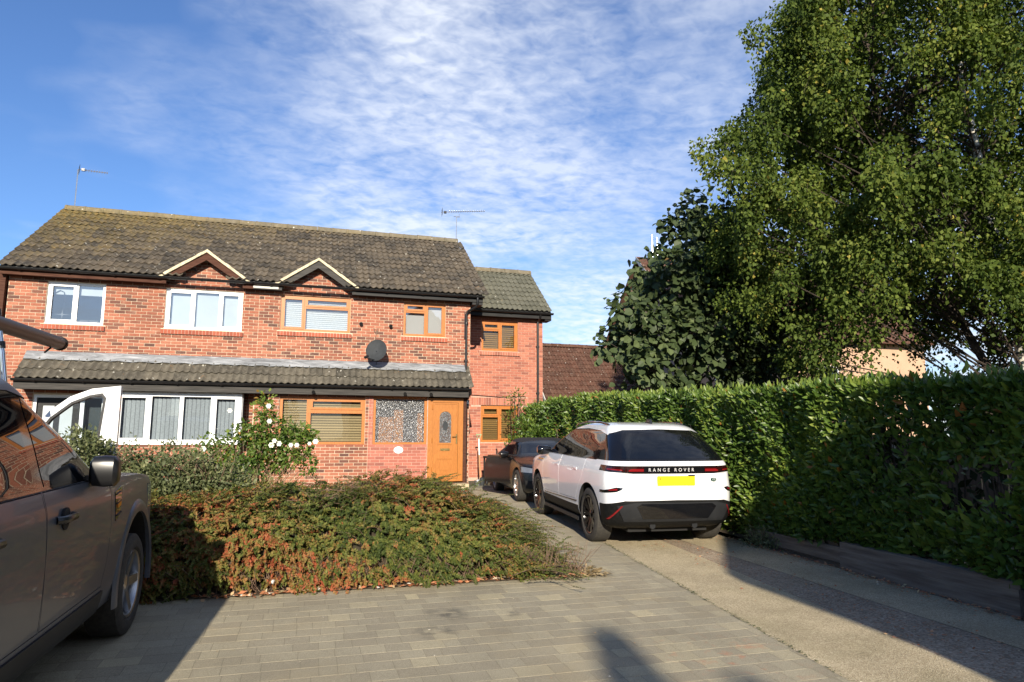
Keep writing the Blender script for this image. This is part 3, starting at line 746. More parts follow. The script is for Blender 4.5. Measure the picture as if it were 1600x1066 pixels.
        groups.append((wrc, M_BRICK, lay(YW, .3, 2.7, XP + .006, -.9)))
        g3 = (-.64, 1.37, 1.40, 2.56); pw = (1.56, 2.90, 1.40, 2.60)
        wa = wall_mass('wall', -.90, 1.45, .2, 2.7, YF, .25, [g3], M_MORTAR, t, rl)
        groups.append((wa, M_BRICK, lay(YF, .3, 2.63, -.90, 1.45, [g3])))
        wb = wall_mass('wall', 1.45, 2.92, .2, 2.7, YF - .006, .25, [pw], M_MORTAR_PINK, t, rl)
        groups.append((wb, M_BRICK_NEW, lay(YF - .006, .3, 2.63, 1.45, 2.91, [pw], xph=.06)))
        ws = wall_mass('wall', 3.84, XR, .2, 2.7, YW, .25, [], M_MORTAR, t, rl)
        groups.append((ws, M_BRICK, lay(YW, .3, 2.7, 3.93, XR)))
        board('porch_cheek', t, rl, 3.84, 3.92, YF + .02, YW, .45, 2.66, M_FASCIA_BRN)
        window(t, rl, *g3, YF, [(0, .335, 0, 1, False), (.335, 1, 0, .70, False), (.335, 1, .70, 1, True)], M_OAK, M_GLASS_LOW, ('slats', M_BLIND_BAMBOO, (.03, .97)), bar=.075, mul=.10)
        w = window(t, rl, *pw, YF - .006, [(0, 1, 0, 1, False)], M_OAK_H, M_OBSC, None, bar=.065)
        MB().box(2.12, 2.36, 17.62, 17.70, 1.42, 2.28).box(2.72, 2.86, 17.62, 17.70, 1.42, 2.2).box(1.75, 2.1, 17.66, 17.70, 1.42, 2.1).obj('inner_timber', M_TIMBER_IN, w)
        # front door
        dx0, dx1, dz0, dz1 = 2.91, 3.83, .50, 2.58; yf = YF + .0
        fb = MB(); b_ = .085
        fb.box(dx0, dx0 + .14, yf, yf + .09, dz0, dz1); fb.box(dx1 - .13, dx1, yf, yf + .09, dz0, dz1); fb.box(dx0 + .14, dx1 - .13, yf + .001, yf + .09, dz1 - .11, dz1)
        fb.box(dx0 + .14, dx1 - .13, yf - .02, yf + .09, dz0, dz0 + .07)
        for z in (dz0 + .3, dz0 + 1.02, dz0 + 1.85): fb.tube([(dx0 + .125, yf - .01, z - .06), (dx0 + .125, yf - .01, z + .06)], .014, 6)
        fr = off(fb.obj('door_frame', M_OAK_DOOR, t), rl)
        lx0, lx1, lz0, lz1 = dx0 + .145, dx1 - .135, dz0 + .075, dz1 - .115; cx = (lx0 + lx1) / 2
        lf = MB(); lf.box(lx0, lx1, yf + .03, yf + .075, lz0, lz1)
        # raised mouldings: arch surround, lower panel, mid rail
        def ringprism(outer, inner, y0, y1):
            n = len(outer); v = [(x, y0, z) for x, z in outer] + [(x, y0, z) for x, z in inner] + [(x, y1, z) for x, z in outer] + [(x, y1, z) for x, z in inner]
            f = []
            for i in range(n):
                j = (i + 1) % n; f += [(i, j, n + j, n + i), (i, 2 * n + i, 2 * n + j, j), (n + i, n + j, 3 * n + j, 3 * n + i)]
            lf.add(v, f)
        def arch(hw, zb, zt, k=12):
            r_ = hw; zc = zt - r_; return [(cx - hw, zb), (cx + hw, zb)] + [(cx + r_ * math.cos(PI * i / k), zc + r_ * math.sin(PI * i / k)) for i in range(k + 1)]
        ao = arch(.185, dz0 + .92, dz0 + 1.78); ai = arch(.150, dz0 + .955, dz0 + 1.745)
        ringprism(ao, ai, yf + .015, yf + .04)
        def rect(a, b, c, d): return [(a, c), (b, c), (b, d), (a, d)]
        ringprism(rect(lx0 + .0, lx1 - .0, lz0, lz1), rect(lx0 + .035, lx1 - .035, lz0 + .035, lz1 - .035), yf + .018, yf + .035)
        ringprism(rect(cx - .22, cx + .22, lz0 + .10, lz0 + .50), rect(cx - .19, cx + .19, lz0 + .13, lz0 + .47), yf + .018, yf + .035)
        lf.box(cx - .13, cx + .13, yf + .02, yf + .032, lz0 + .20, lz0 + .40)
        dr = lf.obj('door', M_OAK_DOOR, fr)
        g = MB(); g.prism(arch(.150, dz0 + .955, dz0 + 1.745), 'y', yf + .024, yf + .028); g.obj('door_glass', M_OBSC_DOOR, fr)
        # leaded oval in the glass, letter plate, lever handle
        MB().prism([(cx + .07 * math.cos(a), dz0 + 1.38 + .12 * math.sin(a)) for a in [2 * PI * i / 14 for i in range(14)]], 'y', yf + .019, yf + .023).obj('leaded_motif', M_DISH, fr)
        MB().box(cx - .12, cx + .12, yf + .015, yf + .032, dz0 + .76, dz0 + .815).box(cx - .1, cx + .1, yf + .008, yf + .016, dz0 + .775, dz0 + .80).obj('letter_plate', M_BRASS, fr)
        MB().box(lx1 - .045, lx1 - .012, yf + .012, yf + .032, dz0 + .93, dz0 + 1.17).tube([(lx1 - .03, yf + .01, dz0 + 1.12), (lx1 - .03, yf - .035, dz0 + 1.12), (lx1 - .15, yf - .04, dz0 + 1.115)], .011, 8).obj('door_handle', M_BRASS, fr)
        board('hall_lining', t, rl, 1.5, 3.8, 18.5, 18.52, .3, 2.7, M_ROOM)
        board('door_step', t, rl, 2.80, 3.9, 16.75, YF - .01, .2, .46, M_CONC)
    # canopy roof over the ground floor
    cx0, cx1 = (-6.04, XP + .01) if L_ else (XP + .01, 3.92)
    cy, cz, cp = 16.98, 2.83, R(43)
    cd = deck_slab('canopy_roof', cx0, cx1, cy, cz, YW, cz + (YW - cy) * math.tan(cp), M_FELT, t, rl, .05)
    k = int(math.ceil((cx1 - cx0) / TW - .2));  
    tile_roof(cd, cx0 + .0, k, cy - .02, cz - .0, cp, 3, M_TILE_LOW, limit=300)
    # lead flashing dressed over the top tiles
    fl = MB(); n = int((cx1 - cx0) / .155); zt = 3.45
    va = []; y1, z1 = cy + .60 * math.cos(cp) - .04, cz + .60 * math.sin(cp) + .055
    for i in range(n + 1):
        x = cx0 + (cx1 - cx0) * i / n; w_ = .012 * math.sin(i * 2.2) + random.uniform(-.006, .006); va += [(x, YW - .012, zt), (x, YW - .014, zt - .10), (x, YW - .055, z1 + .19 + w_ * .3), (x, y1, z1 + w_), (x, y1 - .004, z1 + w_ - .01)]
    fs = []
    for i in range(n):
        for j in range(4): fs.append((i * 5 + j, (i + 1) * 5 + j, (i + 1) * 5 + j + 1, i * 5 + j + 1))
    fl.add(va, fs); off(fl.obj('lead_flashing', M_LEAD, t, smooth=True, angle=R(60)), rl)
    gutter(t, rl, cx0 - .02, cx1 + (.0 if L_ else .05), cy - .055, cz - .01)
    board('canopy_fascia', t, rl, cx0, cx1, cy + .01, cy + .04, 2.60, 2.79, M_FASCIA_GREY)
    board('canopy_soffit', t, rl, cx0, cx1, cy + .04, YW, 2.615, 2.635, M_FASCIA)
    # main roof
    rx0, rx1 = (-6.66, -6.66 + 17.5 * TW) if L_ else (-6.66 + 17.5 * TW, -6.66 + 35.6 * TW)
    dm = MB(); th_ = .10; a0, b0 = max(rx0, -6.64), min(rx1, 4.34); tn_ = math.tan(PITCH)
    for (xa, xb, y_) in ((a0, c - .90, YE + .06), (c - .90, c + .90, 18.35), (c + .90, b0, YE + .06)):
        z_ = ZE + (y_ - YE) * tn_ - .03
        dm.add([(xa, y_, z_ - th_), (xb, y_, z_ - th_), (xb, YR_, ZR - .03 - th_), (xa, YR_, ZR - .03 - th_), (xa, y_, z_), (xb, y_, z_), (xb, YR_, ZR - .03), (xa, YR_, ZR - .03)], [(0, 1, 5, 4), (1, 2, 6, 5), (3, 0, 4, 7), (4, 5, 6, 7), (0, 3, 2, 1), (2, 3, 7, 6)])
    dk = off(dm.obj('roof', M_FELT, t), rl)
    sm = skip_main
    tile_roof(dk, -6.66 + (0 if L_ else 17 * TW), 17 if L_ else 19, YE, ZE, PITCH, 14, M_TILE, sm, 300, TG=.313)
    ridge(dk, -6.62 if L_ else XP, XP if L_ else 4.40, YR_, ZR + .0, M_RIDGE)
    off(MB().add([(max(rx0, -6.6), YR_, ZR - .02), (min(rx1, 4.35), YR_, ZR - .02), (min(rx1, 4.35), 23.9, ZE), (max(rx0, -6.6), 23.9, ZE)], [(0, 1, 2, 3)]).obj('rear_roof_slope', M_TILE, t, fix=False), rl)
    gx = x0 if L_ else x1
    off(MB().prism([(YW + .26, .2), (23.5, .2), (23.5, ZE), (YR_, ZR - .15), (YW + .26, ZE + .2)], 'x', gx - (0 if L_ else .2), gx + (.2 if L_ else 0)).obj('side_wall', M_MORTAR_DK, t), rl)
    off(MB().box(x0, x1, 23.3, 23.5, .2, 5.25).obj('rear_wall', M_MORTAR_DK, t), rl)
    # little gable roof
    gr = MB()
    for s in (-1, 1):
        e = 1.02; pts = [(c, 17.36, 5.94), (c + s * e, 17.36, 5.94 - .70 * e), (c + s * e, 17.50, 5.94 - .70 * e), (c, 18.40, 5.94)]
        up = [(x, y, z + .05) for x, y, z in pts]
        gr.add(pts + up, [(0, 1, 2, 3), (4, 5, 6, 7), (0, 1, 5, 4), (1, 2, 6, 5), (2, 3, 7, 6), (3, 0, 4, 7)], .4)
    off(gr.obj('gable_roof', M_TILE, t), rl)
    for s in (-1, 1):   # pale mortar verge and barge board on each rake
        L1 = 1.0; n = 9; vb = MB()
        for i in range(n):
            a, b = c + s * L1 * i / n, c + s * L1 * (i + .97) / n
            za, zb = 5.995 - .70 * abs(a - c), 5.995 - .70 * abs(b - c); j = random.uniform(0, .015); y0 = 17.30 - random.uniform(0, .015)
            vb.add([(a, y0, za - .035), (b, y0, zb - .035), (b, 17.52, zb - .035), (a, 17.52, za - .035), (a, y0, za + .03 + j), (b, y0, zb + .03 + j), (b, 17.50, zb + .03), (a, 17.50, za + .03)],
                   [(0, 1, 5, 4), (1, 2, 6, 5), (3, 0, 4, 7), (4, 5, 6, 7), (0, 3, 2, 1), (2, 3, 7, 6)], random.random())
        off(vb.obj('verge_cement', M_CEMENT, t), rl)
        bb = MB(); e = .93; w_ = .145
        f = [(c, 5.955), (c + s * e, 5.955 - .70 * e), (c + s * e, 5.955 - .70 * e - w_ * 1.05), (c, 5.955 - w_ * 1.25)]
        bb.prism(f, 'y', 17.335, 17.36); off(bb.obj('barge_board', M_FASCIA_BRN if L_ else M_FASCIA_GREY, t), rl)
        off(MB().prism([(c, 5.91), (c + s * e, 5.91 - .70 * e), (c + s * e, 5.88 - .70 * e), (c, 5.88)], 'y', 17.361, YW).obj('gable_soffit', M_FASCIA, t), rl)
    # fascia, soffit and gutter at the eave
    fx0, fx1 = (-6.64, XP - .14) if L_ else (XP - .14, 4.36)
    fm = M_FASCIA_BRN if L_ else M_FASCIA
    for a, b in ((fx0, c - .84), (c + .84, fx1)):
        board('fascia', t, rl, a, b, YE + .06, YE + .085, 5.15, 5.315, fm); board('soffit', t, rl, a, b, YE + .085, YW, 5.165, 5.18, fm)
    if not L_: board('old_fascia_end', t, rl, -1.38, -.80, YE + .045, YE + .058, 5.17, 5.22, M_SOFFIT)
    gutter(t, rl, fx0 - .02, fx1 + .02, YE + .0, 5.30)
    if not L_:
        board('eave_box_end', t, rl, 4.08, 4.36, YE + .086, YW + .15, 5.08, 5.30, M_FASCIA)
        downpipe(t, rl, [(4.20, YE, 5.25), (4.20, YE, 5.10), (4.18, YE + .04, 5.03), (4.0, YW - .10, 4.92), (3.96, YW - .07, 4.84), (3.96, YW - .07, 2.85)], clips=[(3.96, YW - .07, 4.6), (3.96, YW - .07, 3.6)])
        downpipe(t, rl, [(3.95, 16.93, 2.78), (3.96, 16.95, 2.70), (3.97, YW - .14, 2.56), (3.98, YW - .08, 2.45), (3.98, YW - .08, .30)], clips=[(3.98, YW - .08, 1.9), (3.98, YW - .08, 1.0)])
        off(MB().tube([(3.96, YW - .07, 2.88), (3.96, YW - .09, 2.8), (3.97, YW - .2, 2.72)], .036, 8).obj('pipe_shoe', M_BLACKPL, t), rl)
        off(MB().box(3.90, 3.92, YF + .3, YF + .32, 4.2, 4.9).tube([(.75, 17.52, 3.35), (.7, 17.3, 3.15)], .004, 4).obj('cable_clip', M_BLACKPL, t), rl)
        # brick extension set back on the right
        EX0, EX1, EY = 4.08, 6.75, 19.4
        e1 = (4.84, 5.97, 4.125, 5.025); e2 = (4.84, 5.97, 1.45, 2.52)
        we = wall_mass('extension_wall', EX0, EX1, .2, 5.20, EY, .25, [e1, e2], M_MORTAR_PINK, t, rl)
        eb = lay(EY, .38, 5.18, EX0, EX1, [e1, e2, (e1[0] - .06, e1[1] + .05, e1[2] - .16, e1[2]), (4.55, 6.27, 2.52, 2.745)])
        groups.append((we, M_BRICK_EXT, eb))
        so = MB(); n = 23
        for i in range(n):
            a = 4.55 + i * 1.72 / n; so.box(a + .005, a + 1.72 / n - .005, EY - .010, EY + .01, 2.528, 2.74, random.random(), back=False)
        off(so.obj('soldier_course', M_BRICK_EXT, t), rl)
        cells = [(0, .50, 0, .70, False), (0, .50, .70, 1, True), (.50, 1, 0, 1, True)]
        window(t, rl, *e1, EY, cells, M_OAK, M_GLASS_LOW, ('slats', M_BLIND_WOOD, (.03, .97)), sill=M_BRICK_EXT, bar=.07)
        window(t, rl, *e2, EY, cells, M_OAK, M_GLASS_LOW, ('slats', M_BLIND_WOOD, (.03, .97)), bar=.07)
        eye, eze = 19.08, 5.33; eyr = 21.2; ezr = eze + (eyr - eye) * math.tan(PITCH_EXT)
        ed = deck_slab('extension_roof', 4.10, 6.93, eye + .06, eze + .04, eyr, ezr, M_FELT, t, rl)
        tile_roof(ed, 4.14, 9, eye, eze, PITCH_EXT, 9, M_TILE_EXT, None, 90)
        ridge(ed, 4.14, 6.95, eyr, ezr, M_RIDGE)
        off(MB().prism([(EY + .26, .2), (23.0, .2), (23.0, eze), (eyr, ezr - .15), (EY + .26, eze + .1)], 'x', EX1 - .2, EX1).obj('extension_side_wall', M_MORTAR_DK, t), rl)
        off(MB().add([(4.1, eyr, ezr - .02), (6.93, eyr, ezr - .02), (6.93, 23.3, eze), (4.1, 23.3, eze)], [(0, 1, 2, 3)]).obj('rear_roof_slope', M_TILE_EXT, t, fix=False), rl)
        board('extension_fascia', t, rl, 4.3, 6.93, eye + .05, eye + .08, 5.12, 5.32, M_FASCIA); board('extension_soffit', t, rl, 4.1, 6.93, eye + .08, EY, 5.13, 5.15, M_FASCIA)
        board('extension_box_end', t, rl, 6.75, 6.95, eye + .081, EY + .2, 5.08, 5.31, M_FASCIA)
        gutter(t, rl, 4.3, 6.98, eye - .005, 5.29)
        downpipe(t, rl, [(6.58, eye, 5.25), (6.58, eye + .03, 5.16), (6.58, EY - .06, 5.05), (6.58, EY - .06, .4)], clips=[(6.58, EY - .06, 4.3), (6.58, EY - .06, 2.9)])
        off(MB().tube([(4.1, EY - .02, 2.83), (4.7, EY - .02, 2.80), (5.4, EY - .02, 2.76), (6.2, EY - .02, 2.79)], .010, 5).obj('wall_cable', M_BLACKPL, t), rl)
    else:
        board('corner_downpipe_board', t, rl, -6.72, -6.56, YW - .12, YW + .2, 3.2, 5.2, M_FASCIA_BRN)
    place_bricks(groups, 300)
    return t
house_l = house('L'); house_r = house('R')

# things fixed to the houses
def aerial(x, y, z, h, length, ang, lab, n=10, yoff=0, bar_off=(0, 0)):
    t = root('tv_aerial', lab, 'aerial', (x, y, z))
    MB().tube([(0, 0, -.35), (0, 0, h)], .016, 6).obj('mast', M_STEEL, t)
    d = Vector((math.cos(ang), math.sin(ang), .09)); p = Vector((-d.x, 0, 0))
    a0 = Vector((bar_off[0], 0, h + bar_off[1]))
    b = MB(); b.tube([a0, a0 + d * length], .011, 5)
    if bar_off[1]: b.tube([(0, 0, h - .02), (.09, 0, h - .01), (.09, 0, h + bar_off[1])], .010, 5); b.tube([(-.09, 0, h), (.12, 0, h)], .010, 5)
    b.obj('boom', M_ALU, t)
    e = MB(); perp = Vector((-d.y, d.x, 0)).normalized()
    for i in range(n):
        s = length * (.18 + .8 * i / (n - 1)); c = a0 + d * s; hl = .13 - .04 * i / n
        e.tube([c - perp * hl, c + perp * hl], .005, 4)
        e.tube([c - Vector((0, 0, .035)), c + Vector((0, 0, .035))], .006, 4)
    e.obj('elements', M_ALU, t)
    rf = MB(); c = a0 + d * .03
    for k in (-.09, -.03, .03, .09): rf.tube([c + Vector((0, 0, k)) - perp * .17, c + Vector((0, 0, k)) + perp * .17], .006, 4)
    rf.tube([c + Vector((0, 0, -.1)), c + Vector((0, 0, .1))], .008, 4); rf.box(c.x + .06, c.x + .14, c.y - .03, c.y + .03, c.z - .03, c.z + .04)
    rf.obj('reflector', M_DKMETAL, t); return t
aerial(-6.42, 20.95, ZR + .02, 1.15, .72, R(20), 'TV aerial on a thick steel mast at the left end of the ridge')
aerial(4.36, 20.97, ZR + .08, .78, 1.42, R(-6), 'long thin TV aerial on a slim mast at the right end of the ridge', 16, bar_off=(-.5, .10))
def dish():
    t = root('satellite_dish', 'dark grey satellite dish on the brick wall above the lead flashing', 'satellite dish', (1.60, YW, 3.62))
    m = MB(); n = 28; rings = 6; c = Vector((0, -.42, .10)); nd = Vector((-.30, -.90, .30)).normalized()
    a = nd.cross(Vector((0, 0, 1))).normalized(); b = a.cross(nd)
    vs = [tuple(c)]
    for r_ in range(1, rings + 1):
        for k in range(n):
            q = 2 * PI * k / n; rr = .255 * r_ / rings; vs.append(tuple(c + a * (rr * math.cos(q)) + b * (rr * 1.12 * math.sin(q)) + nd * (.055 * (r_ / rings) ** 2)))
    fs = [(0, 1 + k, 1 + (k + 1) % n) for k in range(n)]
    for r_ in range(rings - 1):
        for k in range(n): fs.append((1 + r_ * n + k, 1 + r_ * n + (k + 1) % n, 1 + (r_ + 1) * n + (k + 1) % n, 1 + (r_ + 1) * n + k))
    m.add(vs, fs); rim = [tuple(c + a * (.255 * math.cos(2 * PI * k / n)) + b * (.286 * math.sin(2 * PI * k / n)) + nd * .055) for k in range(n + 1)]
    m.tube(rim, .007, 5, cap=False)
    m.obj('reflector', M_DISH, t, smooth=True)
    MB().tube([(0, 0, -.02), (0, -.16, -.02), (0, -.30, .02), tuple(c)], .022, 8).box(-.07, .07, -.02, 0, -.12, .12).obj('bracket', M_BLACKPL, t)
    l = c + nd * .26 - b * .30 + Vector((-.20, 0, 0))
    MB().tube([tuple(c - b * .25), tuple(l)], .012, 6).obj('arm', M_BLACKPL, t)
    MB().tube([tuple(l), tuple(l + (c - l).normalized() * .12)], .036, 10, .028).obj('receiver', M_BLACKPL, t, smooth=True)
    MB().tube([(.0, -.2, -.02), (.03, -.15, -.12), (.02, -.10, -.28), (.05, -.3, -.52), (.06, -.42, -.72), (.14, -.52, -.85)], .007, 5).obj('cable', M_BLACKPL, t)
dish()
for (x, z, lab) in ((1.22, 4.45, 'round black camera on the brickwork, left of the two, nearer the large oak window'), (1.97, 4.43, 'round black camera on the brickwork, right of the two, nearer the small oak window')):
    t = root('security_camera', lab, 'security camera', (x, YW, z), group='pair of small black cameras above the dish')
    MB().tube([(0, -.005, 0), (0, -.03, 0)], .045, 12).obj('base', M_BLACKPL, t)
    MB().tube([(0, -.03, 0), (0, -.07, 0), (.0, -.10, -.01)], .035, 12, .045).obj('housing', M_BLACKPL, t, smooth=True)
t = tag(MB().tube([(1.60, YW - .014, 4.33), (1.63, YW - .016, 4.25), (1.60, YW - .014, 4.15), (1.60, YW - .014, 3.95)], .009, 5).tube([(1.55, YW - .014, 4.35), (1.57, YW - .014, 4.25)], .012, 5).tube([(1.65, YW - .014, 4.35), (1.63, YW - .014, 4.22)], .012, 5).obj('cable', M_TWIG), 'thin brown cable looped on the wall above the dish', 'cable')
t = root('house_sign', 'white oval house sign on the pink brick beside the front door', 'sign', (2.20, YF - .03, 1.28))
MB().prism([(.115 * math.cos(2 * PI * i / 24), .085 * math.sin(2 * PI * i / 24)) for i in range(24)], 'y', 0, .012).obj('plate', M_CERAMIC, t)
MB().prism([(.012 * math.cos(2 * PI * i / 8), .03 + .012 * math.sin(2 * PI * i / 8)) for i in range(8)], 'y', -.004, 0).box(-.006, .006, -.004, -.001, 0, .03).obj('marking', M_DKMETAL, t)
t = root('wall_lamp', 'white and black sensor lamp on the corner beside the front door', 'lamp', (3.93, YW - .02, 2.42))
MB().box(-.09, .09, -.14, -.04, .04, .13).obj('lamp_head', M_CERAMIC, t)
MB().box(-.11, .11, -.12, .0, -.03, .045).tube([(0, -.1, -.03), (0, -.11, -.08)], .045, 10, .03).obj('sensor', M_BLACKPL, t)
for i, (x, lab) in enumerate(((.12, 'round black downlight under the canopy, left of the two above the oak window'), (2.30, 'round black downlight under the canopy above the obscured window'), (2.95, 'round black downlight under the canopy above the front door'))):
    t = tag(MB().tube([(x, 16.975, 2.66), (x, 16.94, 2.655), (x, 16.90, 2.64)], .04, 12).obj('canopy_light', M_BLACKPL, None, smooth=True), lab, 'lamp', 'canopy lights')
# hanging ornament in the upper left window
t = root('window_ornament', 'black wire loop with a star shape hanging inside the upper left window', 'ornament', (-5.48, 17.735, 4.36))
sv = []
for i in range(16):
    a = 2 * PI * i / 16; rr = (.17 if i % 8 == 0 else .12) if i % 4 == 0 else (.028); sv.append((rr * math.cos(a), rr * math.sin(a)))
MB().prism(sv, 'y', 0, .01).obj('star', M_DKMETAL, t)
MB().tube([(.02, 0, .1), (.03, 0, .4), (0, 0, .52), (-.08, 0, .56), (-.17, 0, .50), (-.2, 0, .42)], .009, 6).tube([(-.22, .0, .32), (-.05, 0, .30), (.12, .0, .27)], .006, 5).obj('wire', M_DKMETAL, t)
# ------------------------------------------------------------------ vehicles
def catmull(zs, vals, z):
    i = max(0, min(len(zs) - 2, int(np.searchsorted(zs, z, side='right')) - 1))
    t = (z - zs[i]) / (zs[i + 1] - zs[i]); 
    def slope(k):
        if k <= 0: return (vals[1] - vals[0]) / (zs[1] - zs[0])
        if k >= len(zs) - 1: return (vals[-1] - vals[-2]) / (zs[-1] - zs[-2])
        a = (vals[k] - vals[k - 1]) / (zs[k] - zs[k - 1]); b = (vals[k + 1] - vals[k]) / (zs[k + 1] - zs[k])
        if a * b <= 0: return 0
        return 2 * a * b / (a + b)
    h = zs[i + 1] - zs[i]; m0, m1 = slope(i) * h, slope(i + 1) * h; a, b = vals[i], vals[i + 1]
    return (2 * t ** 3 - 3 * t * t + 1) * a + (t ** 3 - 2 * t * t + t) * m0 + (-2 * t ** 3 + 3 * t * t) * b + (t ** 3 - t * t) * m1
class Body:
    """closed car body lofted from horizontal outlines: rows of (z, half width, y front, y rear, front corner, rear corner, front bow, rear bow)"""
    def __init__(s, rows, step=.035, taper=(.05, .04), yb=(2.4, -2.4)):
        s.rows = rows; s.step = step; s.taper = taper; s.yb = yb
    def ring(s, z, o):
        zs = [r[0] for r in s.rows]; g = [catmull(zs, [r[k] for r in s.rows], z) for k in range(1, 8)]
        hw, yf, yr, cf, cr, bf, br = g; hw += o; yf += o; yr -= o
        cf = max(.02, min(cf, hw * .9)); cr = max(.02, min(cr, hw * .9))
        pts = []
        NS, NF, NC = 26, 10, 7
        L = (yf - cf) - (yr + cr)
        # right side rear->front, front right->left, left side, rear
        half = []
        for i in range(NS): half.append((hw, yr + cr + L * i / NS))
        for i in range(NC):
            a = (PI / 2) * i / NC; half.append((hw - cf + cf * math.cos(a), yf - cf + cf * math.sin(a)))
        for i in range(NF // 2 + 1):
            half.append(((hw - cf) * (1 - i / (NF // 2)), yf))
        rear = []
        for i in range(NC):
            a = (PI / 2) * i / NC; rear.append((hw - cr + cr * math.sin(a), yr + cr - cr * math.cos(a)))
        rr = [((hw - cr) * i / (NF // 2), yr) for i in range(NF // 2)]
        half = rr + rear + half            # from (0, rear) to (0, front) along +x
        ym, yh = (s.yb[0] + s.yb[1]) / 2, (s.yb[0] - s.yb[1]) / 2
        out = []
        for (x, y) in half:
            t = (y - ym) / yh; tp = (s.taper[0] if t > 0 else s.taper[1]) * abs(t) ** 3
            k = abs(x) / max(hw, .01)
            if y > yf - cf: y -= bf * k * k * min(1, (y - (yf - cf)) / cf) * .9
            elif y < yr + cr: y += br * k * k * min(1, (yr + cr - y) / cr) * .9
            out.append((x * (1 - tp), y, z))
        return out
    def mesh(s, o=0.0):
        z0, z1 = s.rows[0][0], s.rows[-1][0]; zs = []
        z = z0; rz = [r[0] for r in s.rows]
        for a, b in zip(rz[:-1], rz[1:]):
            n = max(1, int(math.ceil((b - a) / s.step)))
            if b > rz[-1] - .12: n = max(n, 3)
            zs += [a + (b - a) * i / n for i in range(n)]
        zs.append(z1)
        mb = MB(); H = None
        for zi in zs:
            h = s.ring(zi, o); H = len(h)
            full = h + [(-x, y, zz) for x, y, zz in reversed(h[1:-1])]
            mb.v += full
        m = 2 * H - 2; nz = len(zs)
        for j in range(nz - 1):
            for i in range(m):
                mb.f.append((j * m + i, j * m + (i + 1) % m, (j + 1) * m + (i + 1) % m, (j + 1) * m + i))
        for base, top in ((0, 0), ((nz - 1) * m, 1)):  # caps as strips across
            for i in range(H - 1):
                a, b = base + i, base + i + 1; c = base + (m - i) % m; d = base + (m - i - 1) % m
                fs = [k for k in (a, b, d, c)]; fs = list(dict.fromkeys(fs))
                if len(fs) > 2: mb.f.append(tuple(fs))
        mb.t = [.5] * len(mb.f)
        me = mb.mesh('body', None); me.shade_smooth(); return me
def tmpobj(me): o = bpy.data.objects.new('tmp', me); COL.objects.link(o); return o
def boolean(me, cut, op):
    a = tmpobj(me); b = tmpobj(cut); md = a.modifiers.new('b', 'BOOLEAN'); md.object = b; md.operation = op; md.solver = 'EXACT'
    dg = bpy.context.evaluated_depsgraph_get(); res = bpy.data.meshes.new_from_object(a.evaluated_get(dg))
    bpy.data.objects.remove(a); bpy.data.objects.remove(b); return res
def renormal(me, ref, lim=28):
    """keep the smooth loft normals on faces that still lie on the loft"""
    bm = bmesh.new(); bm.from_mesh(ref); bmesh.ops.triangulate(bm, faces=bm.faces); bm.verts.ensure_lookup_table(); bm.faces.ensure_lookup_table(); bm.normal_update()
    tree = BVHTree.FromBMesh(bm); vn = [v.normal.copy() for v in bm.verts]; tri = [[v.index for v in f.verts] for f in bm.faces]; co = [v.co.copy() for v in bm.verts]
    from mathutils.interpolate import poly_3d_calc
    out = []; cl = math.cos(R(lim)); cache = {}
    me.shade_smooth()
    for p in me.polygons:
        fn = p.normal
        for vi in p.vertices:
            if vi not in cache:
                loc, nn, idx, d = tree.find_nearest(me.vertices[vi].co)
                if idx is None or d > .006: cache[vi] = None
                else:
                    t = tri[idx]; w = poly_3d_calc([co[k] for k in t], loc); n = Vector((0, 0, 0))
                    for a, k in zip(w, t): n += vn[k] * a
                    cache[vi] = n.normalized()
            n = cache[vi]
            out.append(tuple(n) if n is not None and n.dot(fn) > cl else tuple(fn))
    bm.free(); me.normals_split_custom_set(out)
ARCH = []
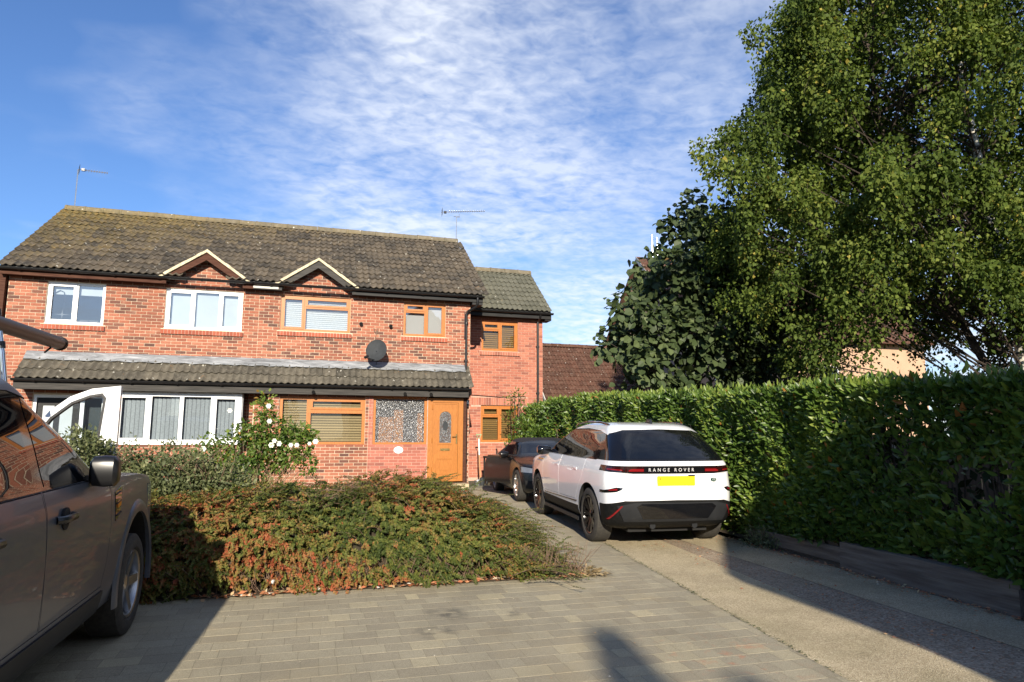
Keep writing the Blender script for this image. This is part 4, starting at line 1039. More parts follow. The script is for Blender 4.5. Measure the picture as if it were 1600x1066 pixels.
class Carver:
    def __init__(s, body, arches):
        ARCH[:] = arches
        s.body = body; s.arches = arches; s.base = {}; s.S = s.get(0.0)
    def get(s, o):
        if o not in s.base:
            m = s.body.mesh(o)
            s.base[o] = (m, m.copy())
            w = m.copy()
            for (y, z, r) in s.arches:
                for sx in (-1, 1):
                    c = MB().prism([(y + r * math.cos(2 * PI * (k + .5) / 44), z + r * math.sin(2 * PI * (k + .5) / 44)) for k in range(44)], 'x', .58 * sx, 1.3 * sx).mesh('c', None)
                    w = boolean(w, c, 'DIFFERENCE')
            s.base[o] = (m, w)
        return s.base[o][1]
    def prism(s, poly, axis, a, b): return MB().prism(poly, axis, a, b).mesh('c', None)
    def grow(s, poly, g):
        cx = sum(p[0] for p in poly) / len(poly); cy = sum(p[1] for p in poly) / len(poly)
        # signed offset of a simple polygon
        n = len(poly); A = sum(poly[i][0] * poly[(i + 1) % n][1] - poly[(i + 1) % n][0] * poly[i][1] for i in range(n)); sg = 1 if A > 0 else -1
        out = []
        for i in range(n):
            p0, p1, p2 = Vector(poly[i - 1]), Vector(poly[i]), Vector(poly[(i + 1) % n])
            d1 = (p1 - p0).normalized(); d2 = (p2 - p1).normalized(); n1 = Vector((d1.y, -d1.x)) * sg; n2 = Vector((d2.y, -d2.x)) * sg
            m = n1 + n2; k = max(.4, m.dot(n1)); out.append(tuple(p1 + m * (g / k)))
        return out
    def carve(s, poly, axis, a, b, o=0.0, gap=.003, cut=True):
        """returns the piece of the loft (offset o) inside the prism, and removes it from the body"""
        src = s.S if o == 0.0 else s.get(o)
        piece = boolean(src, s.prism(s.grow(poly, -gap) if gap else poly, axis, a, b), 'INTERSECT')
        if cut: s.S = boolean(s.S, s.prism(s.grow(poly, gap) if gap else poly, axis, a, b), 'DIFFERENCE')
        renormal(piece, s.base[o][0]); return piece
    def both(s, poly, a, b, **k): return s.carve(poly, 'x', a, b, **k), s.carve(poly, 'x', -b, -a, **k)
    def groove(s, poly, axis, a, b): s.S = boolean(s.S, s.prism(poly, axis, a, b), 'DIFFERENCE')
    def done(s): renormal(s.S, s.base[0.0][0]); return s.S
def addpart(name, me, mat, parent):
    me.materials.clear(); me.materials.append(mat)
    if ARCH:
        me.materials.append(M_WELL)
        for p in me.polygons:
            c = p.center
            if abs(c.x) > .55 and any(math.hypot(c.y - y, c.z - z) < r + .004 and abs((p.normal.y * (c.y - y) + p.normal.z * (c.z - z))) > .9 * math.hypot(c.y - y, c.z - z) - .01 and math.hypot(c.y - y, c.z - z) > r - .02 for (y, z, r) in ARCH) or (abs(abs(c.x) - .58) < .004 and abs(p.normal.x) > .9): p.material_index = 1
    o = bpy.data.objects.new(name, me); link(o, parent); return o
def wheel(parent, x, y, z, r, w, side, mrim, spokes=10, rr=None, split=True, tread=True):
    rr = rr or r * .70; s = side
    h = w / 2
    tw = MB().lathe([(-h * .80 * s, rr), (-h * .98 * s, rr + .02), (-h * s, (r + rr) / 2), (-h * .93 * s, r - .03), (-h * .80 * s, r - .006), (-h * .3 * s, r), (h * .3 * s, r), (h * .80 * s, r - .006), (h * .93 * s, r - .03), (h * s, (r + rr) / 2), (h * .98 * s, rr + .022), (h * .80 * s, rr)], 'x', 48, close=True)
    t = tw.obj('wheel', M_TYRE, parent, smooth=True, loc=(x, y, z))
    # rim: barrel + lip + spokes, outer face at +side
    rb = MB(); rb.lathe([(h * .82 * s, rr + .004), (h * .90 * s, rr - .002), (h * .86 * s, rr - .018), (h * .2 * s, rr - .035), (-h * .7 * s, rr - .03), (-h * .75 * s, rr)], 'x', 48)
    for k in range(spokes):
        a0 = 2 * PI * k / spokes
        for dd in ((-.10, .10) if split else (0,)):
            hub, out_ = .055, rr - .012
            a1 = a0 + dd * .35; a2 = a0 + dd
            p1 = Vector((h * .62 * s, hub * math.cos(a1), hub * math.sin(a1))); p2 = Vector((h * .84 * s, out_ * math.cos(a2), out_ * math.sin(a2)))
            d = (p2 - p1).normalized(); pr = Vector((1, 0, 0)).cross(d).normalized(); wd = .020 if split else .036
            vs = []
            for p, k2 in ((p1, 1.), (p2, .85)):
                for e, f in ((-1, 0), (1, 0), (1, -1), (-1, -1)): vs.append(tuple(p + pr * (wd * k2 * e) + Vector((.03 * s * f, 0, 0))))
            rb.add(vs, [(0, 1, 5, 4), (1, 2, 6, 5), (2, 3, 7, 6), (3, 0, 4, 7), (0, 3, 2, 1), (4, 5, 6, 7)])
    rb.lathe([(h * .70 * s, .001), (h * .70 * s, .045), (h * .60 * s, .07), (h * .3 * s, .075)], 'x', 24)
    rb.obj('rim', mrim, t, smooth=True, angle=R(35))
    MB().lathe([(h * .28 * s, .05), (h * .28 * s, rr * .78), (h * .18 * s, rr * .78), (h * .18 * s, .05)], 'x', 40, close=True).obj('brake_disc', M_DISC, t, smooth=True)
    return t
def surf_y(me_ref, x, z, y0=-4, dirn=1):
    bm = bmesh.new(); bm.from_mesh(me_ref); tr = BVHTree.FromBMesh(bm); bm.free()
    return lambda x, z: (tr.ray_cast(Vector((x, -5, z)), Vector((0, 1, 0)))[0] or Vector((x, -2.3, z))).y
def text_mesh(name, txt, size, mat, parent, surf, x0, z0, spacing=1.0, dy=.004, flip=1, extrude=.002):
    cu = bpy.data.curves.new(name, 'FONT'); cu.body = txt; cu.size = size; cu.space_character = spacing; cu.extrude = extrude
    o = bpy.data.objects.new('t', cu); COL.objects.link(o); dg = bpy.context.evaluated_depsgraph_get()
    me = bpy.data.meshes.new_from_object(o.evaluated_get(dg)); bpy.data.objects.remove(o)
    for v in me.vertices:
        x, z, d = x0 + v.co.x * flip, z0 + v.co.y, v.co.z
        v.co = (x, surf(x, z) - dy - d * .5, z)
    me.materials.clear(); me.materials.append(mat); me.name = name
    return meobj(name, me, parent)

# ---- white SUV seen from behind
def white_suv():
    sl = math.atan(.02)
    t = root('parked_car', 'white SUV with a yellow number plate parked beside the tall green hedge', 'car', (4.90, 10.50, gz(10.5)), -R(4.6))
    t.rotation_euler = (sl, 0, -R(4.6))
    #   z    hw    yf    yr    cf   cr   bf   br
    rows = [(.24, .80, 1.95, -2.00, .25, .30, .05, .03), (.30, .90, 2.18, -2.18, .35, .30, .10, .05), (.42, .945, 2.30, -2.28, .42, .32, .16, .07), (.62, .96, 2.35, -2.33, .45, .33, .18, .08),
            (.80, .965, 2.33, -2.30, .45, .30, .20, .08), (.96, .955, 2.24, -2.27, .42, .28, .22, .08), (1.03, .935, 2.00, -2.27, .38, .27, .20, .08), (1.10, .905, 1.35, -2.28, .30, .25, .14, .08),
            (1.15, .880, 1.10, -2.24, .26, .24, .10, .08), (1.30, .815, .80, -2.10, .24, .26, .08, .08), (1.45, .735, .45, -1.93, .22, .30, .07, .08), (1.55, .675, .15, -1.80, .22, .32, .06, .08),
            (1.61, .60, -.08, -1.66, .25, .30, .05, .07), (1.645, .50, -.35, -1.42, .25, .3, .05, .05), (1.660, .34, -.62, -1.10, .2, .2, .0, .0)]
    B = Body(rows, taper=(.06, .075), yb=(2.35, -2.33))
    C = Carver(B, [(1.437, .375, .435), (-1.437, .375, .435)])
    # glasshouse: dark band right round the back
    side = [(1.02, 1.135), (.70, 1.335), (.30, 1.50), (.05, 1.545), (-.70, 1.56), (-1.25, 1.535), (-1.62, 1.475), (-1.60, 1.135)]
    for sx in (1, -1):
        me = C.carve(side, 'x', .45 if sx > 0 else -1.2, 1.2 if sx > 0 else -.45, o=-.006, gap=.002); sur = addpart('window_surround', me, M_GLOSSBLK, t)
        for poly in ([(.93, 1.155), (.64, 1.325), (.28, 1.475), (.12, 1.50), (.10, 1.155)], [(.03, 1.155), (.05, 1.512), (-.60, 1.525), (-.86, 1.515), (-.93, 1.155)], [(-1.0, 1.17), (-.93, 1.512), (-1.2, 1.50), (-1.42, 1.43), (-1.48, 1.31), (-1.36, 1.19)]):
            g = C.carve(poly, 'x', .45 if sx > 0 else -1.2, 1.2 if sx > 0 else -.45, o=-.0035, gap=0, cut=False); addpart('window', g, M_CARGLASS, t)
    rearw = [(-1.1, 1.145), (1.1, 1.145), (1.1, 1.47), (.72, 1.485), (.52, 1.545), (0, 1.56), (-.52, 1.545), (-.72, 1.485), (-1.1, 1.47)]
    me = C.carve(rearw, 'y', -3.0, -1.601, o=-.005, gap=.002); addpart('window_surround', me, M_GLOSSBLK, t)
    g = C.carve([(-.70, 1.175), (.70, 1.175), (.62, 1.36), (.50, 1.46), (-.50, 1.46), (-.62, 1.36)], 'y', -3.0, -1.62, o=-.0025, gap=0, cut=False); addpart('rear_window', g, M_CARGLASS, t)
    ws = C.carve([(-.72, 1.12), (.72, 1.12), (.62, 1.50), (-.62, 1.50)], 'y', .2, 2.2, o=-.002, gap=.002); addpart('windscreen', ws, M_CARGLASS, t)
    # lower black bumper and sills
    low = [(-1.1, .18), (1.1, .18), (1.1, .565), (.93, .575), (.70, .635), (0, .645), (-.70, .635), (-.93, .575), (-1.1, .565)]
    me = C.carve(low, 'y', -3.0, -1.88, o=.004, gap=.001); addpart('rear_bumper', me, M_CLAD, t)
    dif = [(-.70, .36), (.70, .36), (.80, .565), (.58, .615), (-.58, .615), (-.80, .565)]
    d = addpart('diffuser', C.carve(dif, 'y', -3.0, -1.9, o=.012, gap=0, cut=False), M_DIFFUSER, t)
    din = [(-.46, .40), (.46, .40), (.56, .56), (.50, .60), (-.50, .60), (-.56, .56)]
    addpart('diffuser_grille', C.carve(din, 'y', -3.0, -1.9, o=.016, gap=0, cut=False), M_GLOSSBLK, t)
    for sx in (1, -1):
        rp = [(sx * .865, .385), (sx * .885, .385), (sx * .752, .57), (sx * .732, .57)]
        addpart('reflector', C.carve(rp, 'y', -3.0, -1.9, o=.015, gap=0, cut=False), M_RED, t)
        s_ = [(.98, .22), (.98, .44), (-.98, .44), (-.98, .22)]
        addpart('sill', C.carve(s_, 'x', .5 if sx > 0 else -1.2, 1.2 if sx > 0 else -.5, o=.004, gap=.001), M_CLAD, t)
        ln = MB(); st = [(.90, .455), (.90, .475), (-.93, .51), (-.93, .49)]
        addpart('sill_trim', C.carve(st, 'x', .5 if sx > 0 else -1.2, 1.2 if sx > 0 else -.5, o=.006, gap=0, cut=False), M_GLOSSBLK, t)
        fb = MB(); fb.box(sx * .80 - .09, sx * .80 + .13 if sx > 0 else sx * .80 + .09, -.95, .95, .22, .27) if sx > 0 else fb.box(-.93, -.71, -.95, .95, .22, .27)
        fb.obj('side_step', M_DIFFUSER, t)
    # light band and lamps
    band = [(-1.1, 1.045), (-.86, 1.00), (-.55, .985), (.55, .985), (.86, 1.00), (1.1, 1.045), (1.1, 1.085), (.9, 1.082), (-.9, 1.082), (-1.1, 1.085)]
    bandm = C.carve(band, 'y', -3.0, -1.83, o=.002, gap=.001); lb = addpart('light_band', bandm, M_GLOSSBLK, t)
    for sx in (1, -1):
        L1 = [(sx * .70, 1.005), (sx * .90, 1.02), (sx * .955, 1.055), (sx * .955, 1.072), (sx * .70, 1.068)]
        addpart('tail_light', C.carve(L1, 'y', -3.0, -1.9, o=.005, gap=0, cut=False), M_REDDK, t)
        L2 = [(sx * .43, 1.004), (sx * .69, 1.004), (sx * .69, 1.068), (sx * .43, 1.068)]
        tl = addpart('tail_light', C.carve(L2, 'y', -3.0, -1.9, o=.005, gap=0, cut=False), M_REDDK, t)
        L3 = [(sx * .44, 1.012), (sx * .64, 1.012), (sx * .64, 1.03), (sx * .60, 1.045), (sx * .44, 1.045)]
        addpart('tail_light_bar', C.carve(L3, 'y', -3.0, -1.9, o=.008, gap=0, cut=False), M_RED, t)
        L4 = [(sx * .72, 1.02), (sx * .88, 1.03), (sx * .88, 1.045), (sx * .72, 1.035)]
        addpart('tail_light_bar', C.carve(L4, 'y', -3.0, -1.9, o=.008, gap=0, cut=False), M_RED, t)
        ff = [(sx * .99, .715), (sx * .80, .745), (sx * .74, .775), (sx * .72, .80), (sx * .80, .805), (sx * .99, .735)]
        addpart('bumper_vent', C.carve(ff, 'y', -3.0, -1.9, o=.004, gap=0, cut=False), M_GLOSSBLK, t)
        fr = [(sx * .88, .757), (sx * .79, .768), (sx * .79, .790), (sx * .88, .775)]
        addpart('fog_light', C.carve(fr, 'y', -3.0, -1.9, o=.007, gap=0, cut=False), M_RED, t)
    # tailgate
    tg = [(-.735, .815), (.735, .815), (.755, .95), (.755, 1.142), (-.755, 1.142), (-.755, .95)]
    lower = [(-.735, .815), (.735, .815), (.755, .95), (.755, .983), (-.755, .983), (-.755, .95)]
    upper = [(-.76, 1.086), (.76, 1.086), (.76, 1.141), (-.76, 1.141)]
    addpart('tailgate', C.carve(lower, 'y', -3.0, -1.9, gap=.0025), M_CARWHITE, t)
    C.groove([(-1.2, .690), (1.2, .690), (1.2, .686), (-1.2, .686)], 'y', -3.0, -2.25)
    sf = surf_y(C.base[0.0][0], 0, 0)
    def plate(name, x0, x1, z0, z1, mat, th=.012):
        m = MB(); y = min(sf(x0, (z0 + z1) / 2), sf((x0 + x1) / 2, z0), sf(x1, z1)) - .004
        m.box(x0, x1, y - th, y, z0, z1); return m.obj(name, mat, t)
    pl = plate('number_plate', -.265, .265, .832, .955, M_PLATE)
    py = pl.data.vertices[0].co.y
    MB().box(-.23, -.215, py - .002, py, .905, .93).box(-.215, -.205, py - .002, py, .855, .862).box(.1, .21, py - .002, py, .838, .842).box(.17, .26, py - .012, py + .01, .952, .968).obj('plate_mark', M_DKMETAL, pl)
    text_mesh('lettering', 'RANGE ROVER', .062, M_LIGHTTXT, lb, sf, -.375, 1.012, 1.75, .006)
    text_mesh('badge', 'VELAR', .045, M_GREYTXT, t, sf, -.66, .905, 1.25, .003)
    text_mesh('badge', 'D180', .03, M_GREYTXT, t, sf, -.56, .878, 1.1, .003)
    bd = MB(); yb_ = sf(.55, .885) - .004; bd.prism([(.56 + .042 * math.cos(2 * PI * k / 20), .90 + .026 * math.sin(2 * PI * k / 20)) for k in range(20)], 'y', yb_ - .006, yb_ + .01); bg_ = bd.obj('oval_badge', M_GREENBADGE, t)
    text_mesh('badge_lettering', 'LAND\nROVER', .016, M_LIGHTTXT, bg_, lambda x, z: yb_ - .006, .538, .905, 1.0, .001)
    # doors, bonnet seams
    for sx in (1, -1):
        a, b = (.5, 1.2) if sx > 0 else (-1.2, -.5)
        fd = [(.93, .50), (.03, .515), (.00, .80), (.0, 1.128), (1.0, 1.128), (1.03, .9), (.985, .62)]
        rd = [(-.015, .515), (-.88, .53), (-1.02, .72), (-1.16, .86), (-1.22, 1.0), (-1.20, 1.128), (-.015, 1.128)]
        d1 = addpart('door', C.carve(fd, 'x', a, b, gap=.003), M_CARWHITE, t); d2 = addpart('door', C.carve(rd, 'x', a, b, gap=.003), M_CARWHITE, t)
        for dd, yy in ((d1, .14), (d2, -.85)):
            hb = MB(); xs = .958 * sx; hb.box(min(xs, xs - .02 * sx), max(xs, xs - .02 * sx), yy - .09, yy + .09, .955, .98); hb.obj('door_handle', M_CARWHITE, dd)
        gv = [(1.02, .995), (1.02, 1.015), (1.42, 1.02), (1.38, .985)]
        addpart('wing_vent', C.carve(gv, 'x', a, b, o=.004, gap=0, cut=False), M_BRASS, t)
        # mirror
        mm = MB(); mx = 1.0 * sx; ring_ = []
        for (xx, sc) in ((.86, .55), (.92, .9), (1.0, 1.0), (1.07, .92), (1.10, .55)):
            ring_.append([(xx * sx, .86 + .07 * sc * math.cos(2 * PI * k / 14) * 1.1, 1.17 + .085 * sc * math.sin(2 * PI * k / 14)) for k in range(14)])
        vs = [v for rg in ring_ for v in rg]; fs = [(i * 14 + k, i * 14 + (k + 1) % 14, (i + 1) * 14 + (k + 1) % 14, (i + 1) * 14 + k) for i in range(4) for k in range(14)] + [tuple(range(14)), tuple(56 + k for k in range(14))]
        mm.add(vs, fs); mm.obj('mirror', M_GLOSSBLK, t, smooth=True)
        # roof rail
        pts = [(.60 * sx, .15, 1.585), (.61 * sx, 0, 1.632), (.60 * sx, -.5, 1.66), (.585 * sx, -1.0, 1.652), (.58 * sx, -1.3, 1.625), (.575 * sx, -1.42, 1.585)]
        MB().tube(pts, .016, 8).obj('roof_rail', M_GLOSSBLK, t, smooth=True)
    fin = MB(); fin.prism([(-1.28, 1.64), (-1.52, 1.62), (-1.49, 1.70), (-1.43, 1.705)], 'x', -.018, .018).obj('roof_fin', M_GLOSSBLK, t)
    sp = MB(); sp.prism([(-.50, 1.556), (.50, 1.556), (.44, 1.60), (-.44, 1.60)], 'y', -1.97, -1.70)
    body = C.done(); b = addpart('body', body, M_CARWHITE, t)
    for sx in (1, -1):
        for yy in (1.437, -1.437): wheel(t, sx * .815, yy, .368, .372, .26, sx, M_RIMBLK, 10)
    MB().box(-.57, .57, -2.0, 2.0, .20, .34).obj('underbody', M_WELL, t)
    MB().tube([(-.3, -2.2, .30), (-.3, -2.0, .32)], .04, 12).tube([(.3, -2.2, .30), (.3, -2.0, .32)], .04, 12).obj('exhaust', M_DIFFUSER, t)
    return t
white_suv()

# ---- grey SUV at the left edge
def grey_suv():
    t = root('parked_car', 'dark grey SUV parked close by in front of the white van', 'car', (-2.24, 4.47, gz(4.47)), 0)
    t.rotation_euler = (math.atan(.02), 0, R(-1.4))
    rows = [(.30, .84, 2.35, -2.1, .25, .2, .05, .03), (.36, .915, 2.48, -2.30, .35, .25, .08, .05), (.55, .955, 2.56, -2.36, .38, .25, .10, .05), (.80, .965, 2.56, -2.36, .36, .25, .12, .05),
            (.98, .955, 2.52, -2.34, .34, .24, .12, .05), (1.05, .945, 2.43, -2.33, .30, .24, .12, .05), (1.10, .93, 2.05, -2.32, .25, .24, .10, .05), (1.135, .92, 1.15, -2.32, .22, .22, .08, .05), (1.17, .905, .98, -2.30, .2, .2, .06, .05),
            (1.40, .835, .55, -2.22, .18, .2, .06, .05), (1.60, .765, .18, -2.12, .18, .2, .05, .05), (1.70, .735, .02, -2.05, .18, .2, .05, .05), (1.79, .67, -.25, -1.95, .2, .2, .05, .04), (1.825, .5, -.6, -1.6, .2, .2, 0, 0)]
    B = Body(rows, taper=(.05, .03), yb=(2.56, -2.36)); C = Carver(B, [(1.70, .40, .45), (-1.37, .40, .45)])
    for sx in (1, -1):
        a, b = (.5, 1.2) if sx > 0 else (-1.2, -.5)
        dlo = [(.90, 1.15), (.62, 1.33), (.30, 1.50), (.0, 1.64), (-.25, 1.68), (-1.9, 1.68), (-1.9, 1.15)]
        addpart('window_surround', C.carve(dlo, 'x', a, b, o=-.006, gap=.002), M_GLOSSBLK, t)
        for poly in ([(.80, 1.17), (.55, 1.33), (.26, 1.48), (-.03, 1.61), (-.10, 1.645), (-.10, 1.17)], [(-.22, 1.17), (-.22, 1.655), (-1.1, 1.655), (-1.1, 1.17)], [(-1.2, 1.2), (-1.2, 1.65), (-1.85, 1.65), (-1.85, 1.2)]):
            addpart('window', C.carve(poly, 'x', a, b, o=-.003, gap=0, cut=False), M_CARGLASS, t)
        s_ = [(.92, .28), (.90, .50), (-.90, .50), (-.92, .28)]
        addpart('sill', C.carve(s_, 'x', a, b, o=.012, gap=.001), M_DIFFUSER, t)
        fd = [(.86, .53), (-.16, .53), (-.18, .80), (-.16, 1.145), (.96, 1.145), (.98, .9), (.93, .65)]
        rd = [(-.18, .53), (-.86, .53), (-.98, .70), (-1.10, .88), (-1.12, 1.145), (-.18, 1.145)]
        d1 = addpart('door', C.carve(fd, 'x', a, b), M_CARGREY, t); d2 = addpart('door', C.carve(rd, 'x', a, b), M_CARGREY, t)
        for dd, yy in ((d1, .08), (d2, -.86)):
            hb = MB(); xs = sx * .985; hb.tube([(sx * .955, yy - .12, .985), (xs, yy - .09, .985), (xs, yy + .09, .985), (sx * .955, yy + .12, .985)], .018, 8); hb.obj('door_handle', M_BLACKPL, dd, smooth=True)
            cp = MB(); cp.prism([(yy + .055 * math.cos(2 * PI * k / 16), .985 + .055 * math.sin(2 * PI * k / 16)) for k in range(16)], 'x', sx * .955, sx * .966); cp.obj('handle_recess', M_WELL, dd)
        wv = [(1.06, .86), (1.06, 1.03), (1.24, 1.06), (1.17, .89)]
        wo_ = addpart('wing_vent', C.carve(wv, 'x', a, b, o=.004, gap=0, cut=False), M_GLOSSBLK, t)
        addpart('side_repeater', C.carve([(1.10, .93), (1.10, .965), (1.195, .975), (1.18, .94)], 'x', a, b, o=.009, gap=0, cut=False), M_AMBER, t)
        for k in range(3): addpart('vent_slat', C.carve([(1.08, .885 + .055 * k + (.012 if k else 0)), (1.08, .892 + .055 * k + (.012 if k else 0)), (1.19, .905 + .055 * k + (.012 if k else 0)), (1.19, .898 + .055 * k + (.012 if k else 0))], 'x', a, b, o=.010, gap=0, cut=False), M_DIFFUSER, t)
        # wheel-arch flare
        ar = MB(); n = 22; prof = []
        for i in range(n + 1):
            q = PI * (-.06 + 1.12 * i / n)
            for rr_, xx in ((.452, .935), (.452, .966), (.485, .972), (.515, .962), (.53, .945)):
                ar.v.append((sx * xx, 1.70 + rr_ * math.cos(q), .40 + rr_ * math.sin(q)))
        for i in range(n):
            for j in range(4): ar.f.append((i * 5 + j, (i + 1) * 5 + j, (i + 1) * 5 + j + 1, i * 5 + j + 1))
        ar.t = [.5] * len(ar.f); ar.obj('arch_flare', M_CARGREY, t, smooth=True)
        # mirror head
        ring_ = []
        for (xx, sc) in ((.92, .6), (.94, .9), (1.0, .95), (1.06, .92), (1.08, .65)):
            ring_.append([(xx * sx, .60 + .075 * sc * math.copysign(abs(math.cos(2 * PI * k / 16)) ** .6, math.cos(2 * PI * k / 16)), 1.205 + .105 * sc * math.copysign(abs(math.sin(2 * PI * k / 16)) ** .6, math.sin(2 * PI * k / 16))) for k in range(16)])
        vs = [v for rg in ring_ for v in rg]; fs = [(i * 16 + k, i * 16 + (k + 1) % 16, (i + 1) * 16 + (k + 1) % 16, (i + 1) * 16 + k) for i in range(4) for k in range(16)] + [tuple(range(16)), tuple(64 + k for k in range(16))]
        mo = MB().add(vs, fs).obj('mirror', M_BLACKPL, t, smooth=True); MB().box(min(.84 * sx, .97 * sx), max(.84 * sx, .97 * sx), .58, .64, 1.13, 1.18).obj('mirror_arm', M_BLACKPL, mo)
    addpart('windscreen', C.carve([(-.78, 1.175), (.78, 1.175), (.68, 1.66), (-.68, 1.66)], 'y', .0, 2.0, o=-.003, gap=.002), M_CARGLASS, t)
    addpart('rear_window', C.carve([(-.72, 1.2), (.72, 1.2), (.62, 1.62), (-.62, 1.62)], 'y', -3, -1.9, o=-.003, gap=.002), M_CARGLASS, t)
    # bonnet shut line and lamps
    hl = [(.62, .86), (.94, .84), (.95, 1.0), (.62, 1.02)]
    for sx in (1, -1): addpart('headlight', C.carve([(sx * a_, b_) for a_, b_ in hl], 'y', 2.05, 3, o=.003, gap=.002), M_CLEAR, t)
    addpart('grille', C.carve([(-.5, .82), (.5, .82), (.55, 1.0), (-.55, 1.0)], 'y', 2.1, 3, o=.003, gap=.002), M_GLOSSBLK, t)
    addpart('bonnet', C.carve([(-.80, 2.40), (.80, 2.40), (.86, 1.1), (-.86, 1.1)], 'z', 1.05, 1.3, o=0.0, gap=.003), M_CARGREY, t)
    addpart('body', C.done(), M_CARGREY, t)
    for sx in (1, -1):
        for yy in (1.70, -1.37): wheel(t, sx * .83, yy, .372, .378, .25, sx, M_RIMSILV, 5, rr=.25, split=False)
    for o in t.children_recursive:      # tall body: lift everything above the sills
        if o.name.startswith(('wheel', 'rim', 'brake')): continue
        for v in o.data.vertices: v.co.z += .10 * min(1, max(0, (v.co.z - .55) / .45))
        o.data.update()
    MB().box(-.57, .57, -2.0, 2.0, .22, .45).obj('underbody', M_WELL, t)
grey_suv()

# ---- black convertible at the head of the drive
def black_car():
    t = root('parked_car', 'low black convertible with its roof up and one door open, beyond the white SUV', 'car', (5.22, 15.05, gz(15.05)), PI + R(-4.5))
    rows = [(.16, .74, 1.75, -1.75, .3, .3, .05, .05), (.22, .85, 1.95, -1.95, .45, .35, .15, .08), (.40, .895, 2.05, -2.02, .5, .4, .22, .1), (.58, .90, 2.04, -2.02, .5, .4, .24, .1), (.70, .885, 1.92, -1.98, .45, .38, .24, .1),
            (.78, .865, 1.60, -1.92, .40, .34, .2, .1), (.85, .84, 1.05, -1.80, .32, .3, .14, .08), (.91, .80, .82, -1.62, .25, .3, .1, .06), (1.05, .72, .52, -1.15, .2, .3, .08, .05), (1.20, .62, .22, -.78, .2, .3, .06, .05), (1.27, .54, .02, -.62, .2, .25, .05, .04), (1.30, .36, -.15, -.45, .15, .15, 0, 0)]
    B = Body(rows, taper=(.10, .08), yb=(2.05, -2.02)); C = Carver(B, [(1.21, .32, .37), (-1.21, .32, .37)])
    addpart('soft_top', C.carve([(-1.9, .90), (.70, .90), (.12, 1.235), (.12, 1.4), (-1.9, 1.4)], 'x', -1.2, 1.2, o=0.0, gap=.003), M_SOFTTOP, t)
    addpart('windscreen', C.carve([(-.66, .93), (.66, .93), (.53, 1.21), (-.53, 1.21)], 'y', .2, 2.0, o=.004, gap=0, cut=False), M_CARGLASS, t)
    for sx in (1, -1):
        a, b = (.4, 1.2) if sx > 0 else (-1.2, -.4)
        addpart('window', C.carve([(.62, .93), (.20, 1.19), (-.45, 1.21), (-.75, .93)], 'x', a, b, o=.004, gap=0, cut=False), M_CARGLASS, t)
        addpart('headlight', C.carve([(sx * .48, .58), (sx * .86, .60), (sx * .84, .71), (sx * .52, .66)], 'y', 1.3, 3, o=.004, gap=.001), M_CLEAR, t)
        addpart('air_intake', C.carve([(sx * .50, .26), (sx * .78, .28), (sx * .80, .44), (sx * .52, .42)], 'y', 1.3, 3, o=.003, gap=.001), M_WELL, t)
        mm = MB(); mm.lathe([(-.09, .001), (-.09, .05), (0, .085), (.08, .075), (.11, .001)], 'x', 14, (sx * .98, .42, .93)); mm.obj('mirror', M_CARBLACK, t, smooth=True)
    addpart('grille', C.carve([(-.36, .26), (.36, .26), (.40, .56), (-.40, .56)], 'y', 1.6, 3, o=.003, gap=.001), M_WELL, t)
    # the open door on the driver's side, swung out
    a, b = (.45, 1.2)
    d = C.carve([(.62, .30), (.62, .885), (-.48, .90), (-.50, .30)], 'x', a, b, gap=.002)
    bm = bmesh.new(); bm.from_mesh(d)
    rot = Matrix.Translation((.86, .62, 0)) @ Matrix.Rotation(R(20), 4, 'Z') @ Matrix.Translation((-.86, -.62, 0))
    geom = bm.verts[:] + bm.edges[:] + bm.faces[:]; bmesh.ops.bisect_plane(bm, geom=geom, plane_co=(.74, 0, 0), plane_no=(-1, 0, 0), clear_outer=True)
    bmesh.ops.transform(bm, matrix=rot, verts=bm.verts); bm.to_mesh(d); bm.free(); d.shade_smooth(); dd = addpart('door', d, M_CARBLACK, t)
    MB().prism([(.55, .34), (.55, .84), (-.42, .84), (-.44, .34)], 'x', .70, .74).obj('door_trim', M_BLACKPL, dd).matrix_local = rot
    addpart('body', C.done(), M_CARBLACK, t)
    for sx in (1, -1):
        for yy in (1.21, -1.21): wheel(t, sx * .78, yy, .315, .32, .22, sx, M_RIMSILV, 7, split=False)
    MB().box(-.5, .5, -1.7, 1.7, .14, .3).obj('underbody', M_WELL, t)
black_car()

